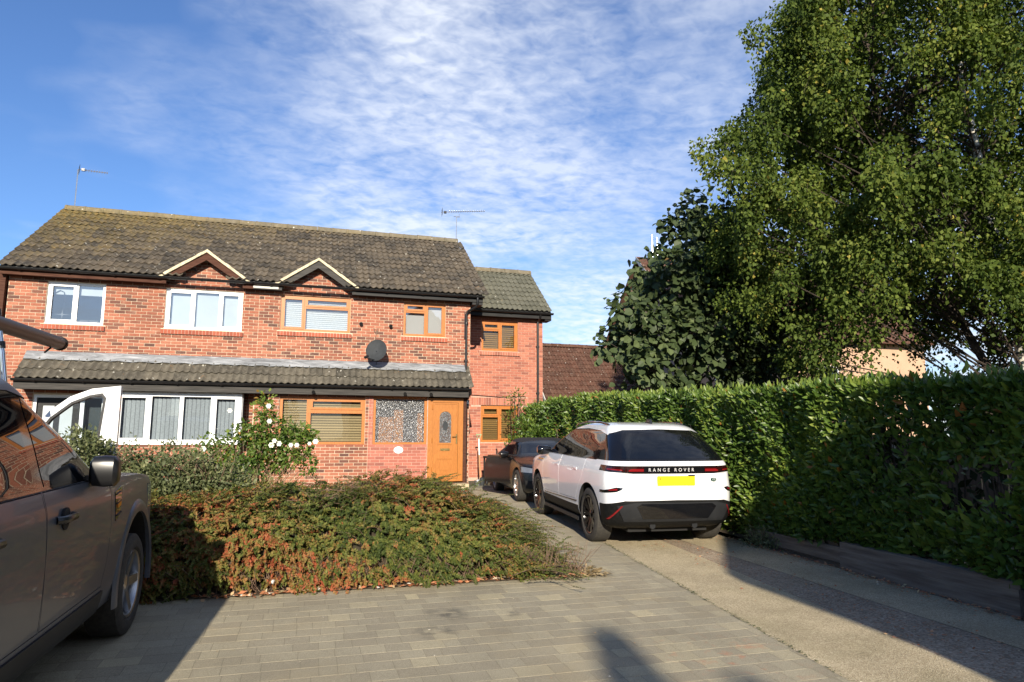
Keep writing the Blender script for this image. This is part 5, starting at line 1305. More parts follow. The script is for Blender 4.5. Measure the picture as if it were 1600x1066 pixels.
# ---- white van beyond the grey SUV: roof rack tube and open front door in view
def van():
    ARCH.clear()
    y0 = 5.9; g = gz(7); X0, X1 = -5.16, -3.18
    t = root('work_van', 'white van behind the grey SUV, with its front door open and roof rack above', 'van', (-4.17, y0, g))
    cx = -4.17
    prof = [(-2.9, .35), (2.95, .35), (3.10, .60), (3.05, .95), (2.80, 1.12), (2.25, 1.25), (1.55, 2.02), (1.30, 2.13), (-2.85, 2.16), (-2.9, 2.1)]
    def vb(off_, prof_):
        m = MB(); n = len(prof_); xs = (-1, -.97, .97, 1)
        vs = []
        for sx, ins in ((-1, .06), (-1, 0), (1, 0), (1, .06)):
            for (y, z) in prof_:
                zc, yc = 1.2, 0; k = 1 - ins * .5 if True else 1
                top = max(0, (z - 1.2)) * .12
                vs.append((sx * (.99 - top) * (1.0) - sx * 0, yc + (y - yc) * (1 - ins * .25), zc + (z - zc) * (1 - ins * .4)) if ins else (sx * (.955 - top), y, z))
        # rings: inset outer faces give rounded long edges
        order = [0, 1, 2, 3]
        for a in (0, 2):
            pass
        fs = []
        rings = {0: 0, 1: 1, 2: 2, 3: 3}
        for a, b in ((0, 1), (1, 2), (2, 3)):
            for i in range(n): fs.append((a * n + i, a * n + (i + 1) % n, b * n + (i + 1) % n, b * n + i))
        fs.append(tuple(range(n))); fs.append(tuple(3 * n + i for i in range(n)))
        m.add(vs, fs); return m
    b = vb(0, prof).mesh('body', None)
    # cut the wheel arches and the driver's door opening
    for yy in (2.05, -1.75):
        for sx in (-1, 1):
            b = boolean(b, MB().prism([(yy + .4 * math.cos(2 * PI * (k + .5) / 28), .36 + .4 * math.sin(2 * PI * (k + .5) / 28)) for k in range(28)], 'x', .6 * sx, 1.3 * sx).mesh('c', None), 'DIFFERENCE')
    b = boolean(b, MB().prism([(1.15, .50), (2.12, .50), (2.18, 1.15), (1.62, 1.82), (1.15, 1.86)], 'x', .55, 1.3).mesh('c', None), 'DIFFERENCE')
    addpart('body', b, M_VANWHITE, t)
    MB().prism([(2.28, 1.24), (1.60, 1.98), (1.585, 1.97), (2.265, 1.23)], 'x', -.86, .86).obj('windscreen', M_CARGLASS, t).location = (0, .012, .008)
    # door swung out square to the side; window opening left in it
    outer = [(0, .0), (0.0, 0.62), (.12, .80), (.30, 1.06), (.50, 1.23), (.72, 1.325), (1.02, 1.365), (1.02, 0.0)]
    inner = [(.10, .64), (.315, .985), (.52, 1.165), (.70, 1.245), (.83, 1.272), (.87, 1.22), (.82, .60), (.14, .58)]
    m = MB(); 
    dm = MB().prism(outer, 'y', 0, .065).mesh('door', None)
    dm = boolean(dm, MB().prism(inner, 'y', -.1, .2).mesh('c', None), 'DIFFERENCE')
    d = addpart('door', dm, M_VANWHITE, t); d.location = (1.04, 3.15, .70); d.rotation_euler = (0, 0, R(-2))
    C_ = Carver.grow(None, inner, -.022)
    sm = boolean(MB().prism(Carver.grow(None, inner, .004), 'y', -.006, .071).mesh('s', None), MB().prism(C_, 'y', -.1, .2).mesh('c', None), 'DIFFERENCE'); addpart('window_seal', sm, M_BLACKPL, d)
    MB().prism(C_, 'y', .03, .031).obj('window', M_GLASS_LOW, d)
    MB().prism([(.03, .03), (.03, .56), (.98, .56), (.98, .03)], 'y', -.035, -.001).obj('door_trim', M_TRIM, d)
    for sx in (-1, 1):
        for yy in (2.05, -1.75): wheel(t, sx * .83, yy, .33, .335, .22, sx, M_RIMSILV, 6, split=False)
    MB().box(-.58, .58, -2.7, 2.8, .28, .5).obj('underbody', M_WELL, t)
    # roof rack: posts, rails and the tube carrier
    rk = root('roof_rack', 'metal roof rack post with a black clamp carrying the brown tube, at the left edge', 'roof rack', (-3.1, 7.95, 2.3 + g))
    rx = -3.13 + 3.1
    r = MB(); r.tube([(rx + .12, 0.3, -.16), (rx + .07, 0.3, .16), (rx + .02, 0.3, .40), (rx - .02, .3, .58)], .03, 10); r.tube([(rx - .04, 0, -.05), (-1.9, 0, -.05)], .02, 8)
    r.tube([(rx - .02, -3.2, -.4), (rx - .02, -3.2, .3)], .024, 8)
    r.obj('post', M_CHROME, rk, smooth=True)
    MB().tube([(rx + .06, .3, .20), (rx + .05, .3, .27)], .040, 10).tube([(rx - .01, .3, .54), (rx - .02, .3, .61)], .042, 10).obj('clamp', M_BLACKPL, rk, smooth=True)
    rk.location = (-3.1, 7.95, 2.18 + g)
    tb = root('pipe_carrier', 'long brown plastic tube lying on the roof rack at the far left', 'tube', (-3.02, 8.4, 2.77))
    MB().tube([(-.10, -.55, .0), (-.08, 1.62, 0.03)], .082, 20).obj('tube', M_PIPE, tb, smooth=True)
    MB().tube([(-.08, 1.62, .03), (-.08, 1.68, .03)], .090, 20).obj('end_cap', M_CLAD, tb, smooth=True)
    MB().tube([(-.08, 1.35, -.06), (-.12, 1.28, -.13)], .012, 6).obj('catch', M_CLAD, tb)
van()
# ------------------------------------------------------------------ vegetation
def clumps(C, Rr, n, shell=.55):
    """points in ellipsoidal clumps C (k,3) with radii Rr (k,3), n points each, denser towards the skin; returns points, outward dirs, clump index"""
    k = len(C); idx = np.repeat(np.arange(k), n); d = rnd3(k * n); r = RNG.uniform(shell ** 3, 1, k * n) ** (1 / 3)
    r *= RNG.uniform(.8, 1.12, k * n)
    return C[idx] + d * r[:, None] * Rr[idx], d, idx

def thing_leaves(t, tl, name, P, A, N, L, Wd, tn, mat, shape=LEAF6, nobj=0):
    """nearest nobj leaves become parts of their own, sharing a few meshes; the rest is one mesh"""
    if nobj:
        d = ((P - np.array([0, 0, 1.64])) ** 2).sum(1); o = np.argsort(d); near, far = o[:nobj], o[nobj:]
        ms = {}
        T, Fc = shape
        for i in near:
            q = int(np.clip(tn[i], 0, .999) * 6)
            if q not in ms:
                mb = MB(); mb.v = [(a, b * .36, c * .36) for a, b, c in T.tolist()]; mb.f = [tuple(f) for f in Fc.tolist()]; mb.t = [(q + .5) / 6] * len(mb.f); ms[q] = mb.mesh('leaf', mat, fix=False)
            x = Vector(A[i]).normalized(); nn = Vector(N[i]); s_ = nn.cross(x).normalized(); z_ = x.cross(s_)
            ob = bpy.data.objects.new('leaf', ms[q]); link(ob, t)
            l = float(np.broadcast_to(L, (len(P),))[i]); w = float(np.broadcast_to(Wd, (len(P),))[i]) / .36
            M = Matrix(((x.x * l, s_.x * w, z_.x * w, P[i][0] - tl[0]), (x.y * l, s_.y * w, z_.y * w, P[i][1] - tl[1]), (x.z * l, s_.z * w, z_.z * w, P[i][2] - tl[2]), (0, 0, 0, 1)))
            ob.matrix_local = M
        P, A, N, tn = P[far], A[far], N[far], tn[far]; L = np.broadcast_to(L, (len(far) + nobj,))[far]; Wd = np.broadcast_to(Wd, (len(far) + nobj,))[far]
    o = meobj(name, leaves(name, P, A, N, L, Wd, tn, mat, shape), t, 'stuff' if nobj else None); off(o, tl); return o

# ---- silver birch (right)
def birch():
    tl = (13.3, 11.2, .2)
    t = root('birch_tree', 'tall silver birch with drooping sprays of small leaves filling the upper right', 'tree', tl)
    rg = np.random.default_rng(21)
    c0 = np.array([14.55, 12.0, 8.6]); rad = np.array([5.1, 3.6, 6.6])
    B = []
    tries = 0
    while len(B) < 66 and tries < 6000:
        tries += 1      # boughs, each carrying a cascade of leaf clumps, with voids between them
        d = rg.normal(size=3); d /= np.linalg.norm(d)
        r = rg.uniform(.62, 1.0) ** .5 * (1 + .10 * math.sin(5 * d[0] + 3 * d[2] + 1))
        p = c0 + d * rad * r
        if p[2] < 3.9 or p[2] > 14.2 or p[0] > 18: continue
        if any(np.linalg.norm((p - q) / np.array([1, 1, .8])) < 1.85 for q in B): continue
        B.append(p)
    C = []
    for p in B:
        sz = rg.uniform(.9, 1.35)
        for _ in range(13):
            q = p + rg.normal(size=3) * np.array([.55, .5, .38]) * sz; q[2] -= .22 * np.linalg.norm(q[:2] - p[:2])
            C.append(q)
        outd = (p - c0) / rad; outd[2] = 0
        for _ in range(3):       # hanging fringe
            C.append(p + outd * rg.uniform(.2, .8) + np.array([rg.normal(0, .3), rg.normal(0, .3), -rg.uniform(.5, 1.1)]))
    C = np.array(C); C = C[~((C[:, 2] < 4.55) & (C[:, 0] > 10.6) & (C[:, 0] < 15.2))]
    extra = np.array([(8.75, 11.6, 8.9), (8.35, 11.7, 8.3), (8.6, 11.5, 7.9), (8.45, 11.8, 10.4), (8.9, 11.8, 9.9), (9.4, 11.5, 7.0), (9.6, 11.4, 5.6), (10.0, 11.0, 4.3), (10.2, 11.0, 3.7), (9.7, 11.2, 4.9), (12.2, 9.2, 4.6), (12.8, 9.0, 5.2), (13.4, 9.2, 4.9), (11.5, 9.6, 5.2), (13.9, 9.3, 5.6), (10.6, 10.2, 4.3), (12.6, 9.3, 6.1), (14.6, 9.6, 6.6), (12.3, 9.1, 4.1), (12.9, 9.1, 4.6), (11.8, 9.3, 4.6), (13.2, 9.0, 5.8), (13.6, 10.2, 5.2), (14.4, 10.3, 5.4), (14.0, 10.2, 6.3), (13.0, 10.3, 5.4), (15.0, 10.4, 6.2), (14.9, 10.2, 5.0), (12.2, 10.4, 5.6), (11.6, 10.6, 5.4), (13.4, 10.6, 6.9), (12.4, 10.4, 6.6)])
    extra[:5, 0] += .62; extra[5:10, 0] += .55
    C = np.vstack([C, extra])
    k = len(C); Rr = rg.uniform(.26, .52, (k, 1)) * np.array([[1.0, 1.0, .85]])
    Rr[-len(extra):] *= 1.0
    n = 265
    P, d, idx = clumps(C, Rr, n, .25)
    # drooping tails under each clump
    tail = rg.random(len(P)) < .35
    P[tail, 2] -= rg.exponential(.28, tail.sum()); P[tail, :2] = C[idx[tail], :2] + (P[tail, :2] - C[idx[tail], :2]) * .8
    # thin individual strings for a frayed outline
    A = norm(d * .35 + rg.normal(size=P.shape) * .45 + np.array([0, 0, -.65])); N = norm(rnd3(len(P)) + np.array([-.15, -.45, .35]))
    L = rg.uniform(.065, .115, len(P)); cl = rg.normal(0, .13, k)
    hgt = np.clip((P[:, 2] - 3) / 10, 0, 1)
    tn = .42 + cl[idx] + rg.normal(0, .18, len(P))
    tn = np.where(rg.random(len(P)) < .012, 1.0, np.clip(tn, 0, .93))
    o = meobj('crown', leaves('crown', P, A, N, L, L * .72, tn, M_BIRCH, LEAF4), t); off(o, tl); o['label'] = 'small drooping birch leaves'
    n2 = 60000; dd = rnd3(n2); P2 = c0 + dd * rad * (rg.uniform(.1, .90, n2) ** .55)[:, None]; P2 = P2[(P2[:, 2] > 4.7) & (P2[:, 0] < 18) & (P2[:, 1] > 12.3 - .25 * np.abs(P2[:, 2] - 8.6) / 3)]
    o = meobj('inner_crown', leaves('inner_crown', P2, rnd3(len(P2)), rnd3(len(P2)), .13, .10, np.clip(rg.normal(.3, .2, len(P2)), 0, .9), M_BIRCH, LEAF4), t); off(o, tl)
    tr = MB(); base = Vector((15.35, 11.3, .1))
    tp = [base, Vector((15.32, 11.3, 2.2)), Vector((15.40, 11.35, 4.0)), Vector((15.2, 11.6, 6.5)), Vector((15.0, 11.8, 9.5)), Vector((14.8, 11.9, 13.5))]
    tr.tube(tp, .21, 12, .04)
    b2 = [Vector((15.3, 11.4, 1.8)), Vector((14.5, 12.2, 4.6)), Vector((13.6, 12.5, 7)), Vector((13.1, 12.6, 9.5)), Vector((12.8, 12.6, 12.5))]
    l2 = MB(); l2.tube(b2, .10, 9, .03); off(l2.obj('limb', M_BARK_DK, t, smooth=True), tl)
    off(tr.obj('trunk', M_BARK, t, smooth=True), tl)
    br = MB()
    for i in range(0, k, 4):
        c = Vector(C[i]); pl_ = tp if rg.random() < .6 else b2
        zt = min(pl_[-1].z - .3, max(1.8, c.z - .5 - .42 * math.hypot(c.x - 14.9, c.y - 11.6) + rg.normal(0, .25)))
        for a_, b_ in zip(pl_[:-1], pl_[1:]):
            if a_.z <= zt <= b_.z: st = a_.lerp(b_, (zt - a_.z) / (b_.z - a_.z))
        mid = st.lerp(c, .55) + Vector((rg.normal(0, .15), rg.normal(0, .15), .30)); br.tube([st, mid, c, c + Vector((rg.normal(0, .1), rg.normal(0, .1), -.45))], .022, 4, .004, cap=False)
    off(br.obj('branch', M_BARK_DK, t), tl)
    return C
birch()

# ---- broad-leaved tree left of the birch
def broad_tree():
    tl = (9.6, 15.6, .35)
    t = root('broadleaf_tree', 'dark tree with large rounded leaves, left of the birch and right of the brown roof', 'tree', tl)
    rg = np.random.default_rng(5)
    C = []
    blobs = [((9.8, 15.6, 4.4), (2.5, 1.8, 2.0)), ((9.4, 15.4, 5.9), (1.7, 1.5, 1.4)), ((10.2, 15.8, 6.9), (1.35, 1.2, 1.35)), ((8.3, 15.2, 3.6), (1.5, 1.3, 1.25)), ((7.75, 15.0, 4.35), (.75, .8, .65)), ((11.2, 15.8, 5.5), (1.5, 1.5, 2.4))]
    for (c, r) in blobs:
        for _ in range(int(34 * r[0] * r[2] / 2.2)):
            d = rg.normal(size=3); d /= np.linalg.norm(d)
            if d[1] > .6: continue
            C.append(np.array(c) + d * np.array(r) * rg.uniform(.62, 1.0))
    C = np.array(C); C = C[C[:, 2] > 2.0]; k = len(C)
    P, d, idx = clumps(C, np.tile(rg.uniform(.30, .55, (k, 1)), (1, 3)), 46, .3)
    A = norm(d * .5 + rg.normal(size=P.shape) * .3 + np.array([-.1, -.35, -.55])); N = norm(rg.normal(size=P.shape) * .55 + np.array([-.25, -.75, .65]))
    L = rg.uniform(.12, .25, len(P)); tn = np.clip(.5 + rg.normal(0, .1, k)[idx] + rg.normal(0, .22, len(P)), 0, .94); tn[rg.random(len(P)) < .006] = 1.0
    sh = (np.array([(0, 0, 0), (.2, -.38, .05), (.62, -.42, .07), (1, 0, -.06), (.62, .42, .07), (.2, .38, .05)]), LEAF6[1])
    thing_leaves(t, tl, 'crown', P, A, N, L, L * 1.0, tn, M_BIGLEAF, sh, nobj=220)
    tr = MB(); tr.tube([(9.9, 15.9, .2), (9.85, 15.9, 2.4), (9.8, 15.8, 4.5), (10.1, 15.8, 7)], .14, 10, .03)
    off(tr.obj('trunk', M_BARK_DK, t, smooth=True), tl)
    br = MB()
    for i in range(0, k, 3): c = Vector(C[i]); br.tube([(9.85, 15.9, min(5.5, max(1.8, c.z - 1.3))), c], .03, 4, .008, cap=False)
    off(br.obj('branch', M_BARK_DK, t), tl)
broad_tree()

# ---- dark understorey between the two trees and behind the hedge
def under_shrub(c, r, kk, lab, seed, leafL=(.06, .12), mat=None, dens=150):
    tl = (c[0], c[1], .3)
    t = root('dark_shrub', lab, 'shrub', tl, group='dark shrubs behind the tall hedge')
    rg = np.random.default_rng(seed); d = rg.normal(size=(kk, 3)); d /= np.linalg.norm(d, axis=1, keepdims=True)
    C = np.array(c) + d * np.array(r) * rg.uniform(.4, 1.0, (kk, 1)); C = C[C[:, 2] > .6]; k = len(C)
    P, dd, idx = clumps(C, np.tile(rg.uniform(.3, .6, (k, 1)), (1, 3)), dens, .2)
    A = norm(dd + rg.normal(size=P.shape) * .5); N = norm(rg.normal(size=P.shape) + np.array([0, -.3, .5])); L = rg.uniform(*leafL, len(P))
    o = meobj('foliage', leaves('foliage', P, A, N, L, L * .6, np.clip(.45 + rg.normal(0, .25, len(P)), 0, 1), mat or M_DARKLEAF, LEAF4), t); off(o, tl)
    st = MB()
    for i in range(7): st.tube([(c[0] + rg.normal(0, .15), c[1], .2), (c[0] + rg.normal(0, r[0] * .4), c[1] + rg.normal(0, .3), c[2] + r[2] * .5)], .035, 5, .01, cap=False)
    off(st.obj('stem', M_BARK_DK, t), tl)
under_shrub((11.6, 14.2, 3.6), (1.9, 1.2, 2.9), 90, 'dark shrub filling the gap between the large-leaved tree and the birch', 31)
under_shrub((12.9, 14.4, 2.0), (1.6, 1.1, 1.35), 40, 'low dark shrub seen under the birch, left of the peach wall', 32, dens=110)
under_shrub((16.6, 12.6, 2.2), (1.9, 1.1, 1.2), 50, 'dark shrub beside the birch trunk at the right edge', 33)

# ---- laurel hedge along the drive
def laurel():
    tl = (6.6, 10.5, .2)
    t = root('laurel_hedge', 'tall clipped laurel hedge with glossy leaves running along the right of the drive', 'hedge', tl)
    rg = np.random.default_rng(11)
    def top(y): return np.interp(y, [2, 4.4, 6.6, 8.5, 12, 14.5, 17.5, 19], [2.08, 2.12, 2.22, 2.24, 2.36, 2.48, 2.50, 2.4])
    def face(y, z): return 6.08 + .07 * np.sin(y * 2.3 + z * 1.7) + .05 * np.sin(y * 5.1 - z * 3) + .10 * np.clip((.75 - z) / .6, 0, 1) - .04
    def hole(P): # thin place where the ground beyond shows through
        return np.exp(-(((P[:, 1] - 4.95) / .40) ** 2 + ((P[:, 2] - 1.22) / .26) ** 2)) + .9 * np.exp(-(((P[:, 1] - 5.95) / .30) ** 2 + ((P[:, 2] - 1.55) / .42) ** 2)) + .6 * np.exp(-(((P[:, 1] - 5.3) / .3) ** 2 + ((P[:, 2] - .95) / .2) ** 2))
    def gen(n, y0, y1, L0, L1):
        y = rg.uniform(y0, y1, n); tz = top(y); u = rg.random(n)
        onface = u < .74
        zlow = np.interp(y, [3, 6.7, 7.6, 9, 19], [.36, .40, .36, .22, .30])
        z = np.where(onface, zlow + (tz - zlow) * rg.random(n) ** .95, tz - np.abs(rg.normal(0, .05, n)) + .02)
        dep = rg.exponential(.07, n) - .03
        x = np.where(onface, face(y, z) + dep, 6.05 + rg.random(n) * 1.05)
        z = np.where(onface, z, z - .02 + .07 * np.sin(y * 3.1) * rg.random(n) + .04 * np.sin(x * 9 + y * 5))
        P = np.stack([x, y, z], 1)
        keep = rg.random(n) > np.clip(hole(P) * 1.15, 0, .985); P = P[keep]; onface = onface[keep]; m = len(P)
        outw = np.where(onface[:, None], np.array([[-1, 0, .15]]), np.array([[0, 0, 1.]]))
        A = norm(outw * .55 + rg.normal(size=(m, 3)) * .55 + np.array([-.05, -.1, .45])); N = norm(outw * .7 + rg.normal(size=(m, 3)) * .5 + np.array([0, -.65, .5]))
        L = rg.uniform(L0, L1, m); tn = np.clip(.48 + rg.normal(0, .2, m) + .12 * np.sin(P[:, 1] * 2.2 + P[:, 2] * 3), 0, .93)
        tn = np.where(rg.random(m) < .012, 1.0, tn); return P, A, N, L, tn
    g = [gen(20000, 2.8, 7.5, .08, .145), gen(24000, 7.0, 12.5, .075, .135), gen(12000, 12.0, 19.1, .08, .14)]
    P, A, N, L, tn = [np.concatenate([q[i] for q in g]) for i in range(5)]
    # upright new shoots along the top
    n = 900; y = rg.uniform(3, 19, n); P2 = np.stack([6.05 + rg.random(n) * .8, y, top(y) + rg.uniform(0, .13, n)], 1)
    A2 = norm(rg.normal(size=(n, 3)) * .35 + np.array([0, 0, 1])); N2 = norm(rg.normal(size=(n, 3)) + np.array([-.4, -1, 0]))
    P = np.vstack([P, P2]); A = np.vstack([A, A2]); N = np.vstack([N, N2]); L = np.concatenate([L, rg.uniform(.07, .12, n)]); tn = np.concatenate([tn, rg.uniform(.6, .95, n)])
    thing_leaves(t, tl, 'foliage', P, A, N, L, L * .40, tn, M_LAUREL, LEAF6, nobj=300)
    st = MB(); 
    for i in range(150):
        y = 2.8 + i * .11 + rg.normal(0, .03); x = 6.5 + rg.normal(0, .12); p = Vector((x, y, .2)); 
        for j in range(rg.integers(1, 4)):
            q = Vector((max(6.22, x + rg.normal(-.1, .16)), y + rg.normal(0, .16), 1.0)); st.tube([p, q, Vector((max(6.2, q.x + rg.normal(-.05, .1)), q.y + rg.normal(0, .14), 1.9))], rg.uniform(.008, .018), 5, .005, cap=False)
    o = off(st.obj('stem', M_BARK_DK, t), tl)
    # inner leaves; the shade inside the hedge is put into their darker colour
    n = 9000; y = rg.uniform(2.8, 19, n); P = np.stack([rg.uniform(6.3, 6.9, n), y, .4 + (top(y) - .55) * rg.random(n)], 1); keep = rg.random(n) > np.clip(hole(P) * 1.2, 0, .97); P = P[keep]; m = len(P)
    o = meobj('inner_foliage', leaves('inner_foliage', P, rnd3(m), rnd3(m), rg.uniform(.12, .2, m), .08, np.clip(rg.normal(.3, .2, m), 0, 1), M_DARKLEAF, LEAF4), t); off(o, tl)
laurel()
def side_bush(c, r, n, lab, mat, seed, L0=.06, L1=.11, kk=26):
    tl = (c[0], c[1], .3); t = root('laurel_bush', lab, 'bush', tl); rg = np.random.default_rng(seed)
    d = rg.normal(size=(kk, 3)); d /= np.linalg.norm(d, axis=1, keepdims=True); C = np.array(c) + d * np.array(r) * rg.uniform(.5, 1, (kk, 1))
    P, dd, idx = clumps(C, np.full((kk, 3), .26), n // kk, .2); A = norm(dd + rg.normal(size=P.shape) * .4 + np.array([0, 0, .3])); N = norm(rg.normal(size=P.shape) + np.array([-.3, -.8, .6])); L = rg.uniform(L0, L1, len(P))
    o = meobj('foliage', leaves('foliage', P, A, N, L, L * .42, np.clip(.5 + rg.normal(0, .2, len(P)), 0, .95), mat), t); off(o, tl)
    st = MB()
    for i in range(6): st.tube([(c[0] + rg.normal(0, .1), c[1], .3), (c[0] + rg.normal(0, r[0] * .5), c[1] + rg.normal(0, .2), c[2] + r[2] * .6)], .02, 5, .006, cap=False)
    off(st.obj('stem', M_BARK_DK, t), tl)
side_bush((5.95, 17.6, 1.45), (.75, .8, .85), 5200, 'bushy laurel in front of the extension, left end of the long hedge', M_LAUREL, 41)
side_bush((5.55, 18.2, 2.45), (.10, .12, .50), 240, 'thin upright leafy shoot against the extension brickwork', M_LAUREL, 42, .06, .10, 6)
# dead brown patch on the hedge beyond the cars
rg = np.random.default_rng(3); n = 1500; P = np.array([6.25, 16.6, 1.15]) + rg.normal(size=(n, 3)) * np.array([.12, .35, .42]); P[:, 2] = np.clip(P[:, 2], .5, 1.95)
tl = (6.25, 16.6, .3); t = root('dead_shrub', 'dead rusty brown shrub in the hedge behind the black convertible', 'shrub', tl)
off(meobj('foliage', leaves('foliage', P, rnd3(n), rnd3(n), .07, .02, np.clip(rg.normal(.5, .3, n), 0, 1), leaf_mat('dead_leaf', [(0., (.12, .05, .02)), (1., (.34, .15, .06))], .2), LEAF4), t), tl)
st = MB(); [st.tube([(6.25, 16.6, .3), (6.25 + random.gauss(0, .15), 16.6 + random.gauss(0, .3), 1.8)], .012, 4, cap=False) for _ in range(7)]; off(st.obj('stem', M_TWIG, t), tl)
# weedy tuft behind the white SUV's right wheel
rg = np.random.default_rng(8); n = 900; P = np.array([5.98, 8.15, .25]) + rg.normal(size=(n, 3)) * np.array([.10, .16, .10]); P[:, 2] = np.abs(P[:, 2] - .18) + .17
tl = (5.98, 8.15, .17); t = root('weed_clump', 'small grey-green weed clump at the hedge foot by the SUV wheel', 'weed', tl)
off(meobj('foliage', leaves('foliage', P, norm(rg.normal(size=(n, 3)) + np.array([0, 0, .6])), rnd3(n), .045, .018, np.clip(rg.normal(.6, .25, n), 0, 1), M_GREYSHRUB, LEAF4), t), tl)
st = MB(); [st.tube([(5.98, 8.15, .16), (5.98 + random.gauss(0, .1), 8.15 + random.gauss(0, .12), .38)], .004, 3, cap=False) for _ in range(12)]; off(st.obj('stem', M_TWIG, t), tl)

# ---- low spreading hedge in front of the houses
def hz_low(x, y):
    """height of the hedge skin above the ground"""
    rx = 2.70 + .07 * (y - 7.1) - .25 * np.clip(8.2 - y, 0, 1)
    front = np.clip((y - (7.10 + .05 * np.sin(x * 2.6) + .05 * np.sin(x * 5.3 + 1))) / .85, 0, 1)
    right = np.clip((rx + .10 - x) / 1.75, 0, 1); back = np.clip((11.2 - y) / 1.6, 0, 1)
    h = .81 * np.sqrt(np.clip(1 - (1 - front) ** 2.6, 0, 1)) * np.clip(1 - (1 - right) ** 2.0, 0, 1) ** .8 * back ** .5
    crest = 1 + .05 * np.sin(x * 1.9 + .6) + .09 * np.exp(-((x - 1.35) / .7) ** 2) - .10 * np.exp(-((x - .35) / .35) ** 2) - .06 * np.clip((y - 8.6) / 1.5, 0, 1)
    lump = 1 + .08 * np.sin(x * 6.3 + y * 3.1) * np.sin(y * 5.2 - x * 2.3 + 1) + .06 * np.sin(x * 11.7 + 2.1 * y + 2) * np.sin(y * 9.3 + 1.7 * x)
    return h * crest * lump
def low_hedge():
    tl = (.2, 8.5, .17)
    t = root('low_hedge', 'wide low hedge of red and green sprays spreading over the edge of the paving', 'hedge', tl)
    rg = np.random.default_rng(17)
    # solid mound for inner twigs; the shade between sprays is in its dark colour
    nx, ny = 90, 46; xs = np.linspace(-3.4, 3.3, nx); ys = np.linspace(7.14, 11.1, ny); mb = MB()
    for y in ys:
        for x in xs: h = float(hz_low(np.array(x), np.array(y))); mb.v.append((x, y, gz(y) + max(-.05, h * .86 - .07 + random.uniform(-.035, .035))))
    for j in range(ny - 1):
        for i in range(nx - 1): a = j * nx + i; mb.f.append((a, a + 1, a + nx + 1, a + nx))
    mb.t = [.5] * len(mb.f); off(mb.obj('inner_twig_shade', M_CORE, t, fix=False), tl)
    # sprays
    def sprays(n, xr, yr, leng, seedc, skirt=False):
        x = rg.uniform(*xr, n); y = yr[0] + (yr[1] - yr[0]) * rg.random(n) ** 1.7
        h = hz_low(x, y); ok = h > .03; x, y, h = x[ok], y[ok], h[ok]; m = len(x)
        e = .03; gx = (hz_low(x + e, y) - h) / e; gy = (hz_low(x, y + e) - h) / e
        Nn = norm(np.stack([-gx, -gy, np.ones(m)], 1))
        # fill the front face over its whole height
        base = np.stack([x, y, .02 * y + h - rg.exponential(.05, m)], 1)
        if skirt: base[:, 2] = .02 * y + h * rg.uniform(.1, 1.0, m); Nn = norm(Nn * .3 + np.array([[.1, -1, .2]])); base[:, 1] -= rg.uniform(0, .06, m)
        az = rg.normal(-PI / 2 + .35, .6 if skirt else 1.0, m)
        D = norm(np.stack([np.cos(az), np.sin(az), rg.uniform(-.05, .5, m)], 1) * .75 + Nn * .55)
        K = 34; tt = np.linspace(.05, 1, K)
        Ls = rg.uniform(*leng, m)
        dr = rg.uniform(.15, .6, m)
        pts = base[:, None, :] + D[:, None, :] * (tt[None, :, None] * Ls[:, None, None]); pts[:, :, 2] -= (tt[None, :] ** 2) * (Ls * dr)[:, None]
        T = D[:, None, :] + np.zeros_like(pts); T[:, :, 2] -= 2 * tt[None, :] * dr[:, None]
        S = norm(np.cross(D, Nn))
        sd = np.where(np.arange(K) % 2 == 0, 1., -1.)[None, :, None]
        A = T * .8 + S[:, None, :] * sd * 1.0 + rg.normal(size=pts.shape) * .35
        L = (.036 * (1.1 - .5 * tt))[None, :] * rg.uniform(.7, 1.4, (m, K))
        # colour patches: rust red to the left, fresh green sprays to the right and on top
        patch = .53 + .26 * np.sin(base[:, 0] * 2.1 + base[:, 2] * 5 + seedc) * np.sin(base[:, 0] * .9 + 1.2) + .10 * np.clip(-base[:, 0] * .6, -1, 1) - .12 * np.clip((base[:, 2] - 1.0) * 6, 0, 1)
        ct = np.clip(patch + rg.normal(0, .20, m), 0, 1)
        tn = np.clip(ct[:, None] + rg.normal(0, .10, (m, K)) - .10 * (tt[None, :] > .8), 0, 1)
        return (pts.reshape(-1, 3), A.reshape(-1, 3), (Nn[:, None, :] + rg.normal(size=pts.shape) * .45).reshape(-1, 3), L.reshape(-1), tn.reshape(-1)), (base, pts, Ls)
    parts = []; stems = MB()
    for (n, xr, yr, lg) in ((-2600, (-3.4, 3.1), (7.2, 7.62), (.08, .22)), (3600, (-3.4, 3.2), (7.12, 8.3), (.10, .26)), (1700, (-3.4, 3.3), (7.6, 10.8), (.14, .36))):
        q, (b, p, _) = sprays(abs(n), xr, yr, lg, 0.0, n < 0); parts.append(q)
        for i in range(0, len(b), 3): stems.tube([b[i], p[i, 12], p[i, 24], p[i, 33]], .0035, 3, .0015, cap=False)
    # longer shoots reaching out at the top and to the right
    for (cx, cy, k, ax, zz) in ((2.0, 8.3, 70, .25, .60), (2.35, 8.4, 60, .1, .32), (2.3, 7.5, 40, -.2, .15), (1.5, 8.2, 60, .5, .95), (2.5, 9.4, 30, .15, .30), (2.05, 7.7, 50, .1, .35), (-.6, 8.2, 34, .9, .85), (.9, 8.3, 30, .4, .9)):
        m = k; b = np.array([cx, cy, .17]) + rg.normal(size=(m, 3)) * np.array([.28, .35, .06]); b[:, 2] = .17 + np.minimum(zz, hz_low(b[:, 0], b[:, 1]) * .9 + .05)
        az = rg.normal(ax - .35, .6, m); D = norm(np.stack([np.cos(az), np.sin(az), rg.uniform(.05, .75, m)], 1)); K = 44; tt = np.linspace(.05, 1, K); Ls = rg.uniform(.25, .62, m); dr = rg.uniform(.2, .7, m)
